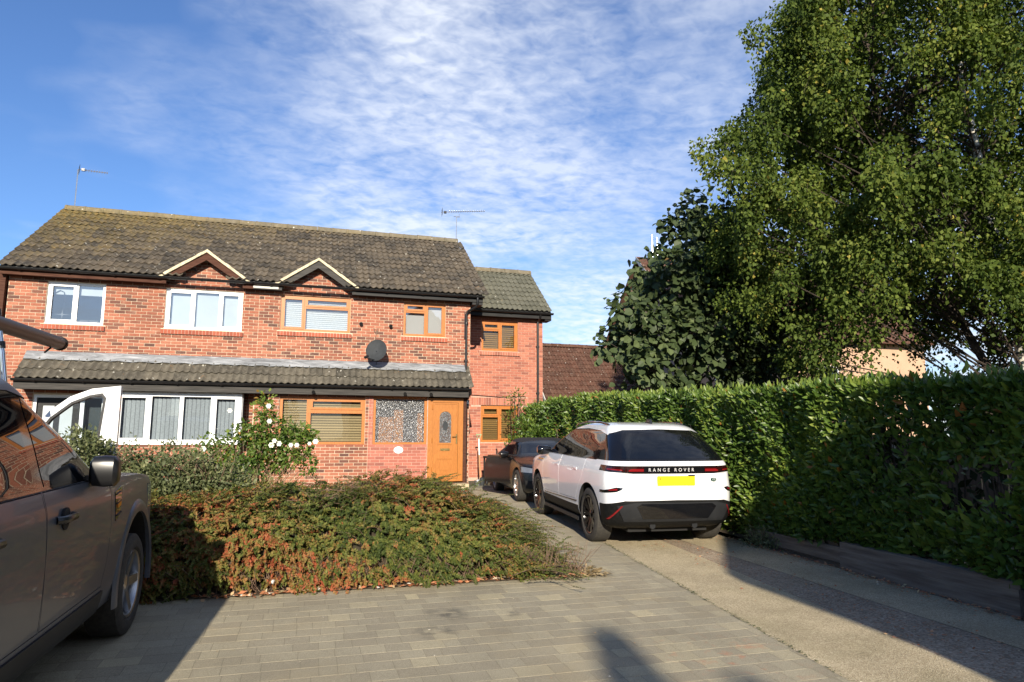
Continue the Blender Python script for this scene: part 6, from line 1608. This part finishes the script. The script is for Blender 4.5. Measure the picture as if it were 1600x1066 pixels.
        pts = b[:, None, :] + D[:, None, :] * (tt[None, :, None] * Ls[:, None, None]); pts[:, :, 2] -= tt[None, :] ** 2 * (Ls * dr)[:, None]; pts[:, :, 2] = np.maximum(pts[:, :, 2], .19)
        S = norm(np.cross(D, np.array([[0, 0, 1.]]))); sd = np.where(np.arange(K) % 2 == 0, 1., -1.)[None, :, None]
        A = D[:, None, :] * .9 + S[:, None, :] * sd + rg.normal(size=pts.shape) * .35; L = (.036 * (1.1 - .5 * tt))[None, :] * rg.uniform(.7, 1.3, (m, K))
        tn = np.clip(rg.normal(.30, .14, m)[:, None] + rg.normal(0, .1, (m, K)), 0, 1)
        parts.append((pts.reshape(-1, 3), A.reshape(-1, 3), (np.array([[0, -.3, 1.]]) + rg.normal(size=(m * K, 3)) * .45), L.reshape(-1), tn.reshape(-1)))
        for i in range(m): stems.tube([b[i], pts[i, 14], pts[i, 30], pts[i, 43]], .004, 3, .0015, cap=False)
    m = 620; x = rg.uniform(-3.2, 2.9, m); y = rg.uniform(7.25, 9.6, m); b = np.stack([x, y, .17 + np.maximum(.05, hz_low(x, y) - .03)], 1)     # stray shoots all over
    az = rg.normal(-.6, 1.1, m); D = norm(np.stack([np.cos(az), np.sin(az), rg.uniform(.15, 1.1, m)], 1)); K = 30; tt = np.linspace(.1, 1, K); Ls = rg.uniform(.16, .42, m); dr = rg.uniform(.3, .8, m)
    pts = b[:, None, :] + D[:, None, :] * (tt[None, :, None] * Ls[:, None, None]); pts[:, :, 2] -= tt[None, :] ** 2 * (Ls * dr)[:, None]
    S = norm(np.cross(D, np.array([[0, 0, 1.]]))); sd = np.where(np.arange(K) % 2 == 0, 1., -1.)[None, :, None]
    A = D[:, None, :] * .9 + S[:, None, :] * sd + rg.normal(size=pts.shape) * .35; L = (.034 * (1.1 - .5 * tt))[None, :] * rg.uniform(.7, 1.3, (m, K))
    tn = np.clip(rg.normal(.46, .24, m)[:, None] + rg.normal(0, .1, (m, K)), 0, 1)
    parts.append((pts.reshape(-1, 3), A.reshape(-1, 3), (np.array([[0, -.3, 1.]]) + rg.normal(size=(m * K, 3)) * .45), L.reshape(-1), tn.reshape(-1)))
    for i in range(m): stems.tube([b[i], pts[i, 10], pts[i, 20], pts[i, 29]], .0035, 3, .0015, cap=False)
    P, A, N, L, tn = [np.concatenate([q[i] for q in parts]) for i in range(5)]
    o = meobj('foliage', leaves('foliage', P, A, N, L, L * .50, tn, M_JUN, LEAF4), t); off(o, tl)
    # bare twig tangle showing in the dip of the crest
    for i in range(420):
        x = rg.normal(.45, .32); y = rg.uniform(7.6, 8.6); h = float(hz_low(np.array(x), np.array(y))); p = Vector((x, y, .17 + h - .04)); d = Vector((rg.normal(-.5, .5), rg.normal(-.5, .4), rg.uniform(.0, .5))).normalized(); l = rg.uniform(.12, .34)
        stems.tube([p, p + d * l * .6, p + d * l + Vector((0, 0, -.05))], .004, 3, .0015, cap=False, tn=.9)
    for i in range(500):
        x = rg.uniform(-2.5, 3.0); y = 7.16 + abs(rg.normal(0, .08)); h = float(hz_low(np.array(x), np.array(y))); p = Vector((x, y, .16)); d = Vector((rg.normal(0, .5), rg.normal(-.3, .3), 1)).normalized(); stems.tube([p, p + d * .16, p + d * .34 + Vector((rg.normal(0, .05), 0, 0))], .004, 3, .002, cap=False)
    off(stems.obj('stem', M_TWIG, t, fix=False), tl)
low_hedge()

# ---- grey-green shrub behind the grey SUV, rose bush, dry grasses
def gshrub():
    tl = (-2.0, 8.7, .2); t = root('cotoneaster_shrub', 'loose grey-green shrub with arching stems in front of the white bay window', 'shrub', tl); rg = np.random.default_rng(9)
    C = []
    for c, r, k in (((-2.25, 8.6, 1.05), (.62, .38, .58), 66), ((-1.6, 8.8, 1.0), (.58, .45, .48), 60), ((-2.75, 8.6, 1.0), (.5, .38, .62), 30), ((-1.0, 8.9, .95), (.42, .42, .40), 30)):
        d = rg.normal(size=(k, 3)); d /= np.linalg.norm(d, axis=1, keepdims=True); C.append(np.array(c) + d * np.array(r) * rg.uniform(.5, 1, (k, 1)))
    C = np.concatenate(C); C = C[C[:, 2] > .25]; k = len(C); P, d, idx = clumps(C, np.full((k, 3), .17), 170, .2)
    A = norm(d + rg.normal(size=P.shape) * .5); N = norm(rg.normal(size=P.shape) + np.array([-.3, -.8, .6])); L = rg.uniform(.03, .065, len(P)); tn = np.clip(.5 + rg.normal(0, .12, k)[idx] + rg.normal(0, .2, len(P)), 0, 1)
    st = MB(); Q = []
    for i in range(60):
        x = rg.uniform(-2.8, -.9); p = Vector((x, 8.7, .95)); d = Vector((rg.normal(0, .35), rg.normal(-.1, .3), 1)).normalized(); l = rg.uniform(.3, .72); pts = [p, p + d * l * .5, p + d * l + Vector((rg.normal(0, .12), 0, -.05))]
        st.tube(pts, .006, 4, .002, cap=False)
        for j in range(26): s = rg.uniform(.3, 1.0); q = p + d * l * s; Q.append((q.x + rg.normal(0, .02), q.y + rg.normal(0, .02), q.z + rg.normal(0, .02)))
    for i in range(0, k, 2): st.tube([(-2.0 + (C[i][0] + 2.0) * .5, 8.8, .2), tuple(C[i])], .008, 4, .003, cap=False)
    Q = np.array(Q); m = len(Q); P = np.vstack([P, Q]); A = np.vstack([A, norm(rg.normal(size=(m, 3)) + np.array([0, 0, .5]))]); N = np.vstack([N, rnd3(m)]); L = np.concatenate([L, rg.uniform(.025, .05, m)]); tn = np.concatenate([tn, rg.uniform(.3, .9, m)])
    off(meobj('foliage', leaves('foliage', P, A, N, L, L * .5, tn, M_GREYSHRUB, LEAF4), t), tl); off(st.obj('stem', M_TWIG, t, fix=False), tl)
gshrub()
def rose():
    tl = (-.75, 10.5, .2); t = root('rose_bush', 'tall loose rose bush with white blooms in front of the oak window', 'rose bush', tl); rg = np.random.default_rng(13)
    C = []
    for c, r, k in (((-.75, 10.5, 1.35), (.45, .35, .60), 42), ((-.35, 10.5, 1.55), (.38, .3, .45), 22), ((-1.1, 10.5, 1.25), (.40, .3, .40), 26), ((-.05, 10.4, 1.35), (.25, .25, .28), 9), ((-.62, 10.5, 2.05), (.10, .1, .2), 4), ((.02, 10.4, 1.62), (.12, .1, .14), 4), ((-.8, 10.5, .85), (.4, .3, .3), 12)):
        d = rg.normal(size=(k, 3)); d /= np.linalg.norm(d, axis=1, keepdims=True); C.append(np.array(c) + d * np.array(r) * rg.uniform(.3, 1, (k, 1)))
    C = np.concatenate(C); k = len(C); P, d, idx = clumps(C, np.full((k, 3), .13), 44, .1)
    A = norm(d + rg.normal(size=P.shape) * .5 + np.array([0, 0, -.1])); N = norm(rg.normal(size=P.shape) + np.array([-.3, -.9, .6])); L = rg.uniform(.04, .075, len(P)); tn = np.clip(.5 + rg.normal(0, .18, k)[idx] + rg.normal(0, .18, len(P)), 0, 1)
    off(meobj('foliage', leaves('foliage', P, A, N, L, L * .6, tn, M_ROSELEAF), t), tl)
    st = MB()
    for i in range(0, k, 2): st.tube([(-.75 + rg.normal(0, .12), 10.5, .15), (-.75 + (C[i][0] + .75) * .45, 10.5, .15 + (C[i][2] - .15) * .55), tuple(C[i])], .010, 5, .004, cap=False)
    off(st.obj('stem', M_TWIG, t, fix=False), tl)
    bl = [(-1.02, 1.97), (-.52, 2.04), (-.50, 1.83), (-.42, 1.56), (-.36, 1.52), (-.20, 1.50), (-.12, 1.50), (.05, 1.52), (.13, 1.55), (-1.33, 1.45), (-.46, 1.50)]
    for i, (x, z) in enumerate(bl):
        m = MB(); c = Vector((x, 10.16 + rg.uniform(-.04, .04), z)); rr = rg.uniform(.026, .045)
        for lay_ in range(3):
            for j in range(6):
                a = 2 * PI * j / 6 + lay_ * .5; r1 = rr * (1 - .28 * lay_); u = Vector((math.cos(a), -.25 - .25 * lay_, math.sin(a))).normalized(); v = Vector((-math.sin(a), 0, math.cos(a)))
                m.add([tuple(c), tuple(c + u * r1 * .6 - v * r1 * .42), tuple(c + u * r1), tuple(c + u * r1 * .6 + v * r1 * .42)], [(0, 1, 2, 3)], random.random())
        off(m.obj('bloom', M_PETAL, t, fix=False), tl)
rose()
def tuft(cx, cy, n, h, lab, seed, mat=M_STRAW, sp=.5):
    rg = np.random.default_rng(seed); m = MB()
    for i in range(n):
        x = cx + rg.normal(0, sp); y = cy + rg.normal(0, .2); l = h * rg.uniform(.4, 1.1); lean = Vector((rg.normal(0, .28), rg.normal(0, .15), 1)).normalized(); w = .004
        p0 = Vector((x, y, .17)); p1 = p0 + lean * l * .6; p2 = p0 + lean * l + Vector((lean.x * l * .3, 0, -.03)); s = Vector((w, 0, 0))
        m.add([tuple(p0 - s), tuple(p0 + s), tuple(p1 + s), tuple(p1 - s)], [(0, 1, 2, 3)], rg.random()); m.add([tuple(p1 - s), tuple(p1 + s), tuple(p2)], [(0, 1, 2)], rg.random())
    tag(m.obj('dry_grass', mat, None, fix=False), lab, 'grass', kind='stuff')
tuft(-.65, 9.9, 520, 1.05, 'dry straw-coloured stems under the rose bush', 51)
tuft(.9, 11.5, 300, .55, 'short green growth at the foot of the pink brick wall', 52, M_ROSELEAF, .7)

# ---- litter on the ground: chips and leaves along the hedge foot and on the drive
def litter(n, fx, mat, lab, L0, L1, name='leaf_litter', seed=1, tr=None):
    rg = np.random.default_rng(seed); P = fx(rg, n); A = norm(rg.normal(size=(n, 3)) * np.array([1, 1, .12])); N = norm(rg.normal(size=(n, 3)) * .3 + np.array([0, 0, 1])); L = rg.uniform(L0, L1, n)
    o = meobj(name, leaves(name, P, A, N, L, L * .55, rg.random(n) if tr is None else rg.uniform(*tr, n), mat, LEAF4)); tag(o, lab, 'litter', kind='stuff')
def f1(rg, n):
    x = rg.uniform(-.9, 2.9, n); y = 7.10 - np.abs(rg.normal(0, .035, n)) + .04 * np.sin(x * 4) + .02; return np.stack([x, y, .02 * y + .012 + rg.random(n) * .025], 1)
litter(420, f1, M_CHIP, 'terracotta chips and dead leaves along the foot of the low hedge', .03, .085, seed=61)
def f2(rg, n):
    y = rg.uniform(4, 9.5, n); x = np.where(rg.random(n) < .55, 4.9 + rg.normal(0, .25, n), 5.9 - np.abs(rg.normal(0, .12, n))); return np.stack([x, y, .02 * y + .004 + rg.random(n) * .008], 1)
litter(900, f2, M_CHIP, 'dry leaves scattered over the gravel strip of the drive', .012, .04, seed=62, tr=(0, .9))
def f3(rg, n):
    x = rg.uniform(-1, 5, n); y = rg.uniform(3.6, 7, n); return np.stack([x, y, .02 * y + .004 + np.zeros(n)], 1)
litter(70, f3, M_CHIP, 'a few pale specks and leaf bits on the block paving', .008, .028, seed=63, tr=(.5, 1))
def f4(rg, n):
    x = rg.uniform(2.2, 3.25, n); y = 7.0 + rg.random(n) * .5; return np.stack([x, y, .02 * y + .012 + rg.random(n) * .02], 1)
litter(520, f4, M_STRAW, 'dry brown debris under the right end of the low hedge', .03, .09, seed=64)
def f5(rg, n):
    y = 3.4 + 5.5 * rg.random(n); return np.stack([3.43 + .112 * (y - 3.83) + rg.normal(0, .012, n), y, .02 * y + .003 + rg.random(n) * .012], 1)
litter(700, f5, M_GREYSHRUB, 'moss and tiny weeds along the joint between paving and concrete', .008, .025, 'moss', seed=65, tr=(0, .7))
def f6(rg, n):
    y = 3.4 + 5.5 * rg.random(n); return np.stack([5.90 + np.abs(rg.normal(0, .03, n)), y, .02 * y + .004 + rg.random(n) * .02], 1)
litter(600, f6, M_CHIP, 'dead leaves gathered against the sleepers', .02, .05, seed=66, tr=(0, .8))
m = MB()
for i in range(9): a = i * .7; m.add([(-.24 + .02 * math.cos(a), 7.06, .27 + .018 * math.sin(a)), (-.24 + .02 * math.cos(a + .9), 7.03, .27 + .02 * math.sin(a + .9)), (-.235, 7.01, .272)], [(0, 1, 2)], .8)
tag(m.obj('crumpled_paper', M_CERAMIC, None, fix=False), 'small crumpled white paper caught at the foot of the low hedge', 'litter')

# ---- sleepers edging the hedge bed
t = root('sleeper_edging', 'dark weathered timber sleepers stacked along the foot of the tall hedge', 'edging', (5.98, 5.0, .1))
for (y0_, y1_, h0, h1) in ((4.62, 6.72, 0, .15), (4.62, 6.72, .153, .30), (2.3, 4.5, 0, .15), (2.3, 4.5, .153, .28)):
    mb = MB(); x0_, x1_ = 5.955 + (.01 if h0 else 0), 6.09
    mb.v = [(x0_, y0_, gz(y0_) + h0 - .02), (x1_, y0_, gz(y0_) + h0 - .02), (x1_, y1_, gz(y1_) + h0 - .02), (x0_, y1_, gz(y1_) + h0 - .02), (x0_, y0_, gz(y0_) + h1), (x1_, y0_, gz(y0_) + h1), (x1_, y1_, gz(y1_) + h1), (x0_, y1_, gz(y1_) + h1)]
    mb.f = [(0, 1, 5, 4), (1, 2, 6, 5), (2, 3, 7, 6), (3, 0, 4, 7), (4, 5, 6, 7), (0, 3, 2, 1)]; mb.t = [.5] * 6
    off(mb.obj('sleeper', M_SLEEPER, t), (5.98, 5.0, .1))
off(MB().box(5.93, 6.05, 4.51, 4.61, 0, .34).obj('post', M_BARK_DK, t), (5.98, 5.0, .1))
t = tag(MB().add([(6.02, 6.74, .12), (6.07, 6.74, .12), (6.07, 8.35, .15), (6.02, 8.35, .15), (6.02, 6.74, .36), (6.07, 6.74, .36), (6.07, 8.35, .36), (6.02, 8.35, .36)], [(0, 1, 5, 4), (1, 2, 6, 5), (2, 3, 7, 6), (3, 0, 4, 7), (4, 5, 6, 7), (0, 3, 2, 1)]).obj('edging_board', M_SLEEPER), 'long low timber board at the hedge foot beyond the sleepers', 'edging')

# ---- clutter by the extension wall
t = root('garden_fork', 'upright garden tool with a green handle beside the extension wall', 'garden fork', (4.56, 18.3, .37))
MB().tube([(0, .1, .72), (0, .16, 1.18)], .018, 8).obj('shaft', M_CERAMIC, t); MB().tube([(0.02, -.02, .05), (0, .1, .74)], .022, 8).obj('lower_shaft', M_ASH, t)
MB().tube([(-.07, .17, 1.30), (.07, .17, 1.30)], .016, 6).tube([(-.07, .17, 1.30), (0, .16, 1.17), (.07, .17, 1.30)], .012, 6).obj('handle', M_GREENPL, t)
MB().box(-.09, .11, -.05, -.02, -.02, .10).obj('blade', M_STEEL, t)
t = root('barbecue', 'black barbecue trolley with a side shelf against the extension', 'barbecue', (4.92, 18.1, .36))
MB().box(-.28, .28, -.2, .2, .68, .73).obj('shelf', M_FASCIA_GREY, t)
for x in (-.25, .25): MB().box(x - .02, x + .02, -.18, -.14, 0, .68).box(x - .02, x + .02, .14, .18, 0, .68).obj('leg', M_DKMETAL, t)
MB().box(-.2, .2, -.17, .17, .30, .55).obj('cabinet', M_BLACKPL, t); [MB().box(-.14, .06, -.19, -.172, .36 + k * .06, .39 + k * .06).obj('grille_bar', M_CERAMIC, t) for k in range(3)]
MB().tube([(0.05, 0, .73), (.06, 0, .86), (.04, 0, .93)], .02, 8).obj('bottle', M_DKMETAL, t)
t = root('plant_pot', 'grey pots and a watering can on the ground by the front door corner', 'pot', (4.30, 17.5, .35))
MB().lathe([(0, .001), (0, .07), (.14, .09), (.14, .075), (.03, .06)], 'z', 16).obj('pot', M_STEEL, t, smooth=True); MB().lathe([(0, .001), (0, .06), (.10, .07), (.2, .05), (.22, .001)], 'z', 14, (.14, .1, .0)).obj('can', M_DISH, t, smooth=True)

# ------------------------------------------------------------------ buildings behind
def far_house():
    rl = (12.5, 30, .4)
    t = root('brown_roof_house', 'low house with a long brown lichen-spotted tiled roof beyond the tall hedge', 'house', rl)
    x0, x1, ye, ze, yr, zr = 9.55, 17.5, 26.2, 2.35, 30.0, 5.83; p = math.atan2(zr - ze, yr - ye)
    d = deck_slab('roof', x0, x1, ye, ze, yr, zr, M_FELT, t, rl)
    tile_roof(d, x0, 22, ye, ze, p, 16, M_TILE_BRN, None, 300)
    ridge(d, x0, x1, yr, zr, M_TILE_BRN)
    off(MB().prism([(ye + .4, .3), (33.6, .3), (33.6, ze + .3), (yr, zr - .12), (ye + .4, ze + .2)], 'x', x0 + .15, x1 - .2).obj('wall', M_MORTAR_DK, t), rl)
    vb = MB(); vb.add([(x0 - .04, ye, ze - .12), (x0 - .04, yr, zr - .12), (x0 - .04, yr, zr + .02), (x0 - .04, ye, ze + .02), (x0 + .0, ye, ze - .12), (x0 + .0, yr, zr - .12), (x0 + .0, yr, zr + .02), (x0 + .0, ye, ze + .02)], [(0, 1, 2, 3), (4, 5, 6, 7), (0, 1, 5, 4), (2, 3, 7, 6), (1, 2, 6, 5), (3, 0, 4, 7)])
    off(vb.obj('barge_board', M_SOFFIT, t), rl)
    off(MB().add([(x0, yr, zr - .02), (x1, yr, zr - .02), (x1, 33.8, ze), (x0, 33.8, ze)], [(0, 1, 2, 3)]).obj('rear_roof_slope', M_TILE_BRN, t, fix=False), rl)
far_house()
def peach_house():
    rl = (21, 27, .4)
    t = root('peach_house', 'pale peach house with a dark roof glimpsed through the trees on the right', 'house', rl)
    X0, X1, Y0, Y1, ze = 15.4, 29.0, 26.0, 34.0, 6.25
    off(MB().box(X0 + .3, X1 - .2, Y0, Y1, .3, ze).obj('wall', M_PEACH, t), rl)
    for (a, b, c, d) in ((17.0, 18.4, 3.6, 5.0), (22.4, 23.6, 3.6, 4.9), (20, 21.4, 1.4, 2.6)):
        w = MB().box(a, b, Y0 - .03, Y0 - .01, c, d).obj('window', M_WHITE, t); off(w, rl); MB().box(a + .08, b - .08, Y0 - .05, Y0 - .032, c + .08, d - .08).obj('pane', M_CARGLASS, w)
    yr = 30.0; zr = ze + 4.1; mb = MB()
    mb.add([(X0, Y0 - .5, ze - .25), (X1, Y0 - .5, ze - .25), (X1, yr, zr), (X0, yr, zr), (X0, Y0 - .5, ze - .10), (X1, Y0 - .5, ze - .10), (X1, yr, zr + .15), (X0, yr, zr + .15)], [(0, 1, 5, 4), (1, 2, 6, 5), (2, 3, 7, 6), (3, 0, 4, 7), (4, 5, 6, 7), (0, 3, 2, 1)])
    mb.add([(X0, yr, zr), (X1, yr, zr), (X1, Y1 + .5, ze - .25), (X0, Y1 + .5, ze - .25), (X0, yr, zr + .15), (X1, yr, zr + .15), (X1, Y1 + .5, ze - .1), (X0, Y1 + .5, ze - .1)], [(0, 1, 5, 4), (1, 2, 6, 5), (2, 3, 7, 6), (3, 0, 4, 7), (4, 5, 6, 7), (0, 3, 2, 1)])
    rf = off(mb.obj('roof', M_TILE_BRN, t), rl)
    off(MB().prism([(Y0, ze), (Y1, ze), (yr, zr)], 'x', X0 + .3, X0 + .5).obj('gable_wall', M_PEACH, t), rl)
    off(MB().box(X0 - .02, X0 + .02, Y0 - .5, Y0 - .3, ze - .3, ze).add([(X0 - .05, Y0 - .5, ze - .32), (X0 - .05, yr, zr - .07), (X0 - .05, yr, zr + .16), (X0 - .05, Y0 - .5, ze - .08), (X0 - .01, Y0 - .5, ze - .32), (X0 - .01, yr, zr - .07), (X0 - .01, yr, zr + .16), (X0 - .01, Y0 - .5, ze - .08)], [(0, 1, 2, 3), (4, 5, 6, 7), (0, 1, 5, 4), (2, 3, 7, 6)]).obj('barge_board', M_LEAD, t), rl)
    off(MB().tube([(X0 + .35, 29.0, zr - 1), (X0 + .35, 29.0, zr + 1.0)], .05, 8).tube([(X0 + .62, 29.0, zr - 1), (X0 + .62, 29.0, zr + .9)], .05, 8).obj('flue_pipe', M_STEEL, t), rl)
peach_house()
t = root('timber_fence', 'timber panel fence behind the tall hedge, seen through its gaps', 'fence', (9.5, 9, .2))
for i in range(46): off(MB().box(9.5, 9.52, 1.0 + i * .40, 1.38 + i * .40, .1, 1.65 + random.uniform(-.006, .006)).obj('fence_board', M_FENCE, t), (9.5, 9, .2))
strips('side_garden', lambda y: 7.3, lambda y: 9.4, [-2, 20], .07, M_CONC)

# ------------------------------------------------------------------ behind the camera: the house and conifer whose shadows fall on the drive
def rear_house():
    rl = (7, -9, -.2)
    t = root('house', 'brick house standing behind the photographer, shading the drive', 'house', rl)
    Yg = -5.6; ex, ez, px_, pz = 1.88, 5.05, 6.46, 9.7
    off(MB().box(ex + .45, 2 * px_ - ex - .45, Yg - 9, Yg - .0, -.4, ez).prism([(ex + .45, ez), (2 * px_ - ex - .45, ez), (px_, pz - .2)], 'y', Yg - 9, Yg - .0).obj('wall', M_MORTAR_DK, t), rl)
    m = MB()
    for s in (-1, 1):
        e = (px_ - ex); m.prism([(px_, pz), (px_ + s * e, ez), (px_ + s * e, ez - .18), (px_, pz - .22)], 'y', Yg - 9.3, Yg + .3)
    off(m.obj('roof', M_TILE_BRN, t), rl)
    for (a, b, c, d) in ((3.4, 4.8, 3.4, 4.6), (7.6, 9.0, 3.4, 4.6), (3.4, 5.2, .9, 2.2), (7.4, 9.2, .9, 2.2)):
        w = MB().box(a, b, Yg + .0, Yg + .03, c, d).obj('window', M_WHITE, t); off(w, rl); MB().box(a + .08, b - .08, Yg + .031, Yg + .04, c + .08, d - .08).obj('pane', M_CARGLASS, w)
rear_house()
def conifer(x, y, h, r, lab, seed):
    tl = (x, y, gzz(y)); t = root('conifer_tree', lab, 'tree', tl); rg = np.random.default_rng(seed); n = 7000
    z = rg.random(n) ** .8 * h; a = rg.uniform(0, 2 * PI, n); rr = r * (1 - z / h) ** .8 * rg.uniform(.5, 1.05, n) * (1 + .15 * np.sin(a * 3 + z * 4)) + .03
    P = np.stack([x + rr * np.cos(a), y + rr * np.sin(a), tl[2] + z], 1); A = norm(np.stack([np.cos(a), np.sin(a), np.full(n, .5)], 1) + rg.normal(size=(n, 3)) * .3)
    off(meobj('foliage', leaves('foliage', P, A, rnd3(n), .12, .05, rg.random(n), M_DARKLEAF, LEAF4), t), tl); off(MB().tube([(x, y, tl[2]), (x, y, tl[2] + h * .9)], .09, 8, .02).obj('trunk', M_BARK_DK, t), tl)
conifer(-2.04, -14.8, 8.45, 1.15, 'tall conifer far behind the photographer whose blurred tip shades the paving', 71)
conifer(-1.36, -14.9, 8.0, 1.1, 'slightly lower conifer beside the tall one behind the photographer', 72)
for i, (x, y, h) in enumerate(((-14, -22, 7), (-6, -24, 6.5), (22, -22, 7))):
    rl = (x, y, -.3); t = root('house', ['pale house across the road, far behind the camera on the left', 'brick house across the road, behind the camera', 'brick house across the road, behind the camera on the right'][i], 'house', rl)
    off(MB().box(x - 3.5, x + 3.5, y - 4, y, -.4, 4.6).prism([(y - 4.3, 4.6), (y + .3, 4.6), (y - 2, h)], 'x', x - 3.6, x + 3.6).obj('wall', M_PEACH if i == 0 else M_MORTAR_DK, t), rl)
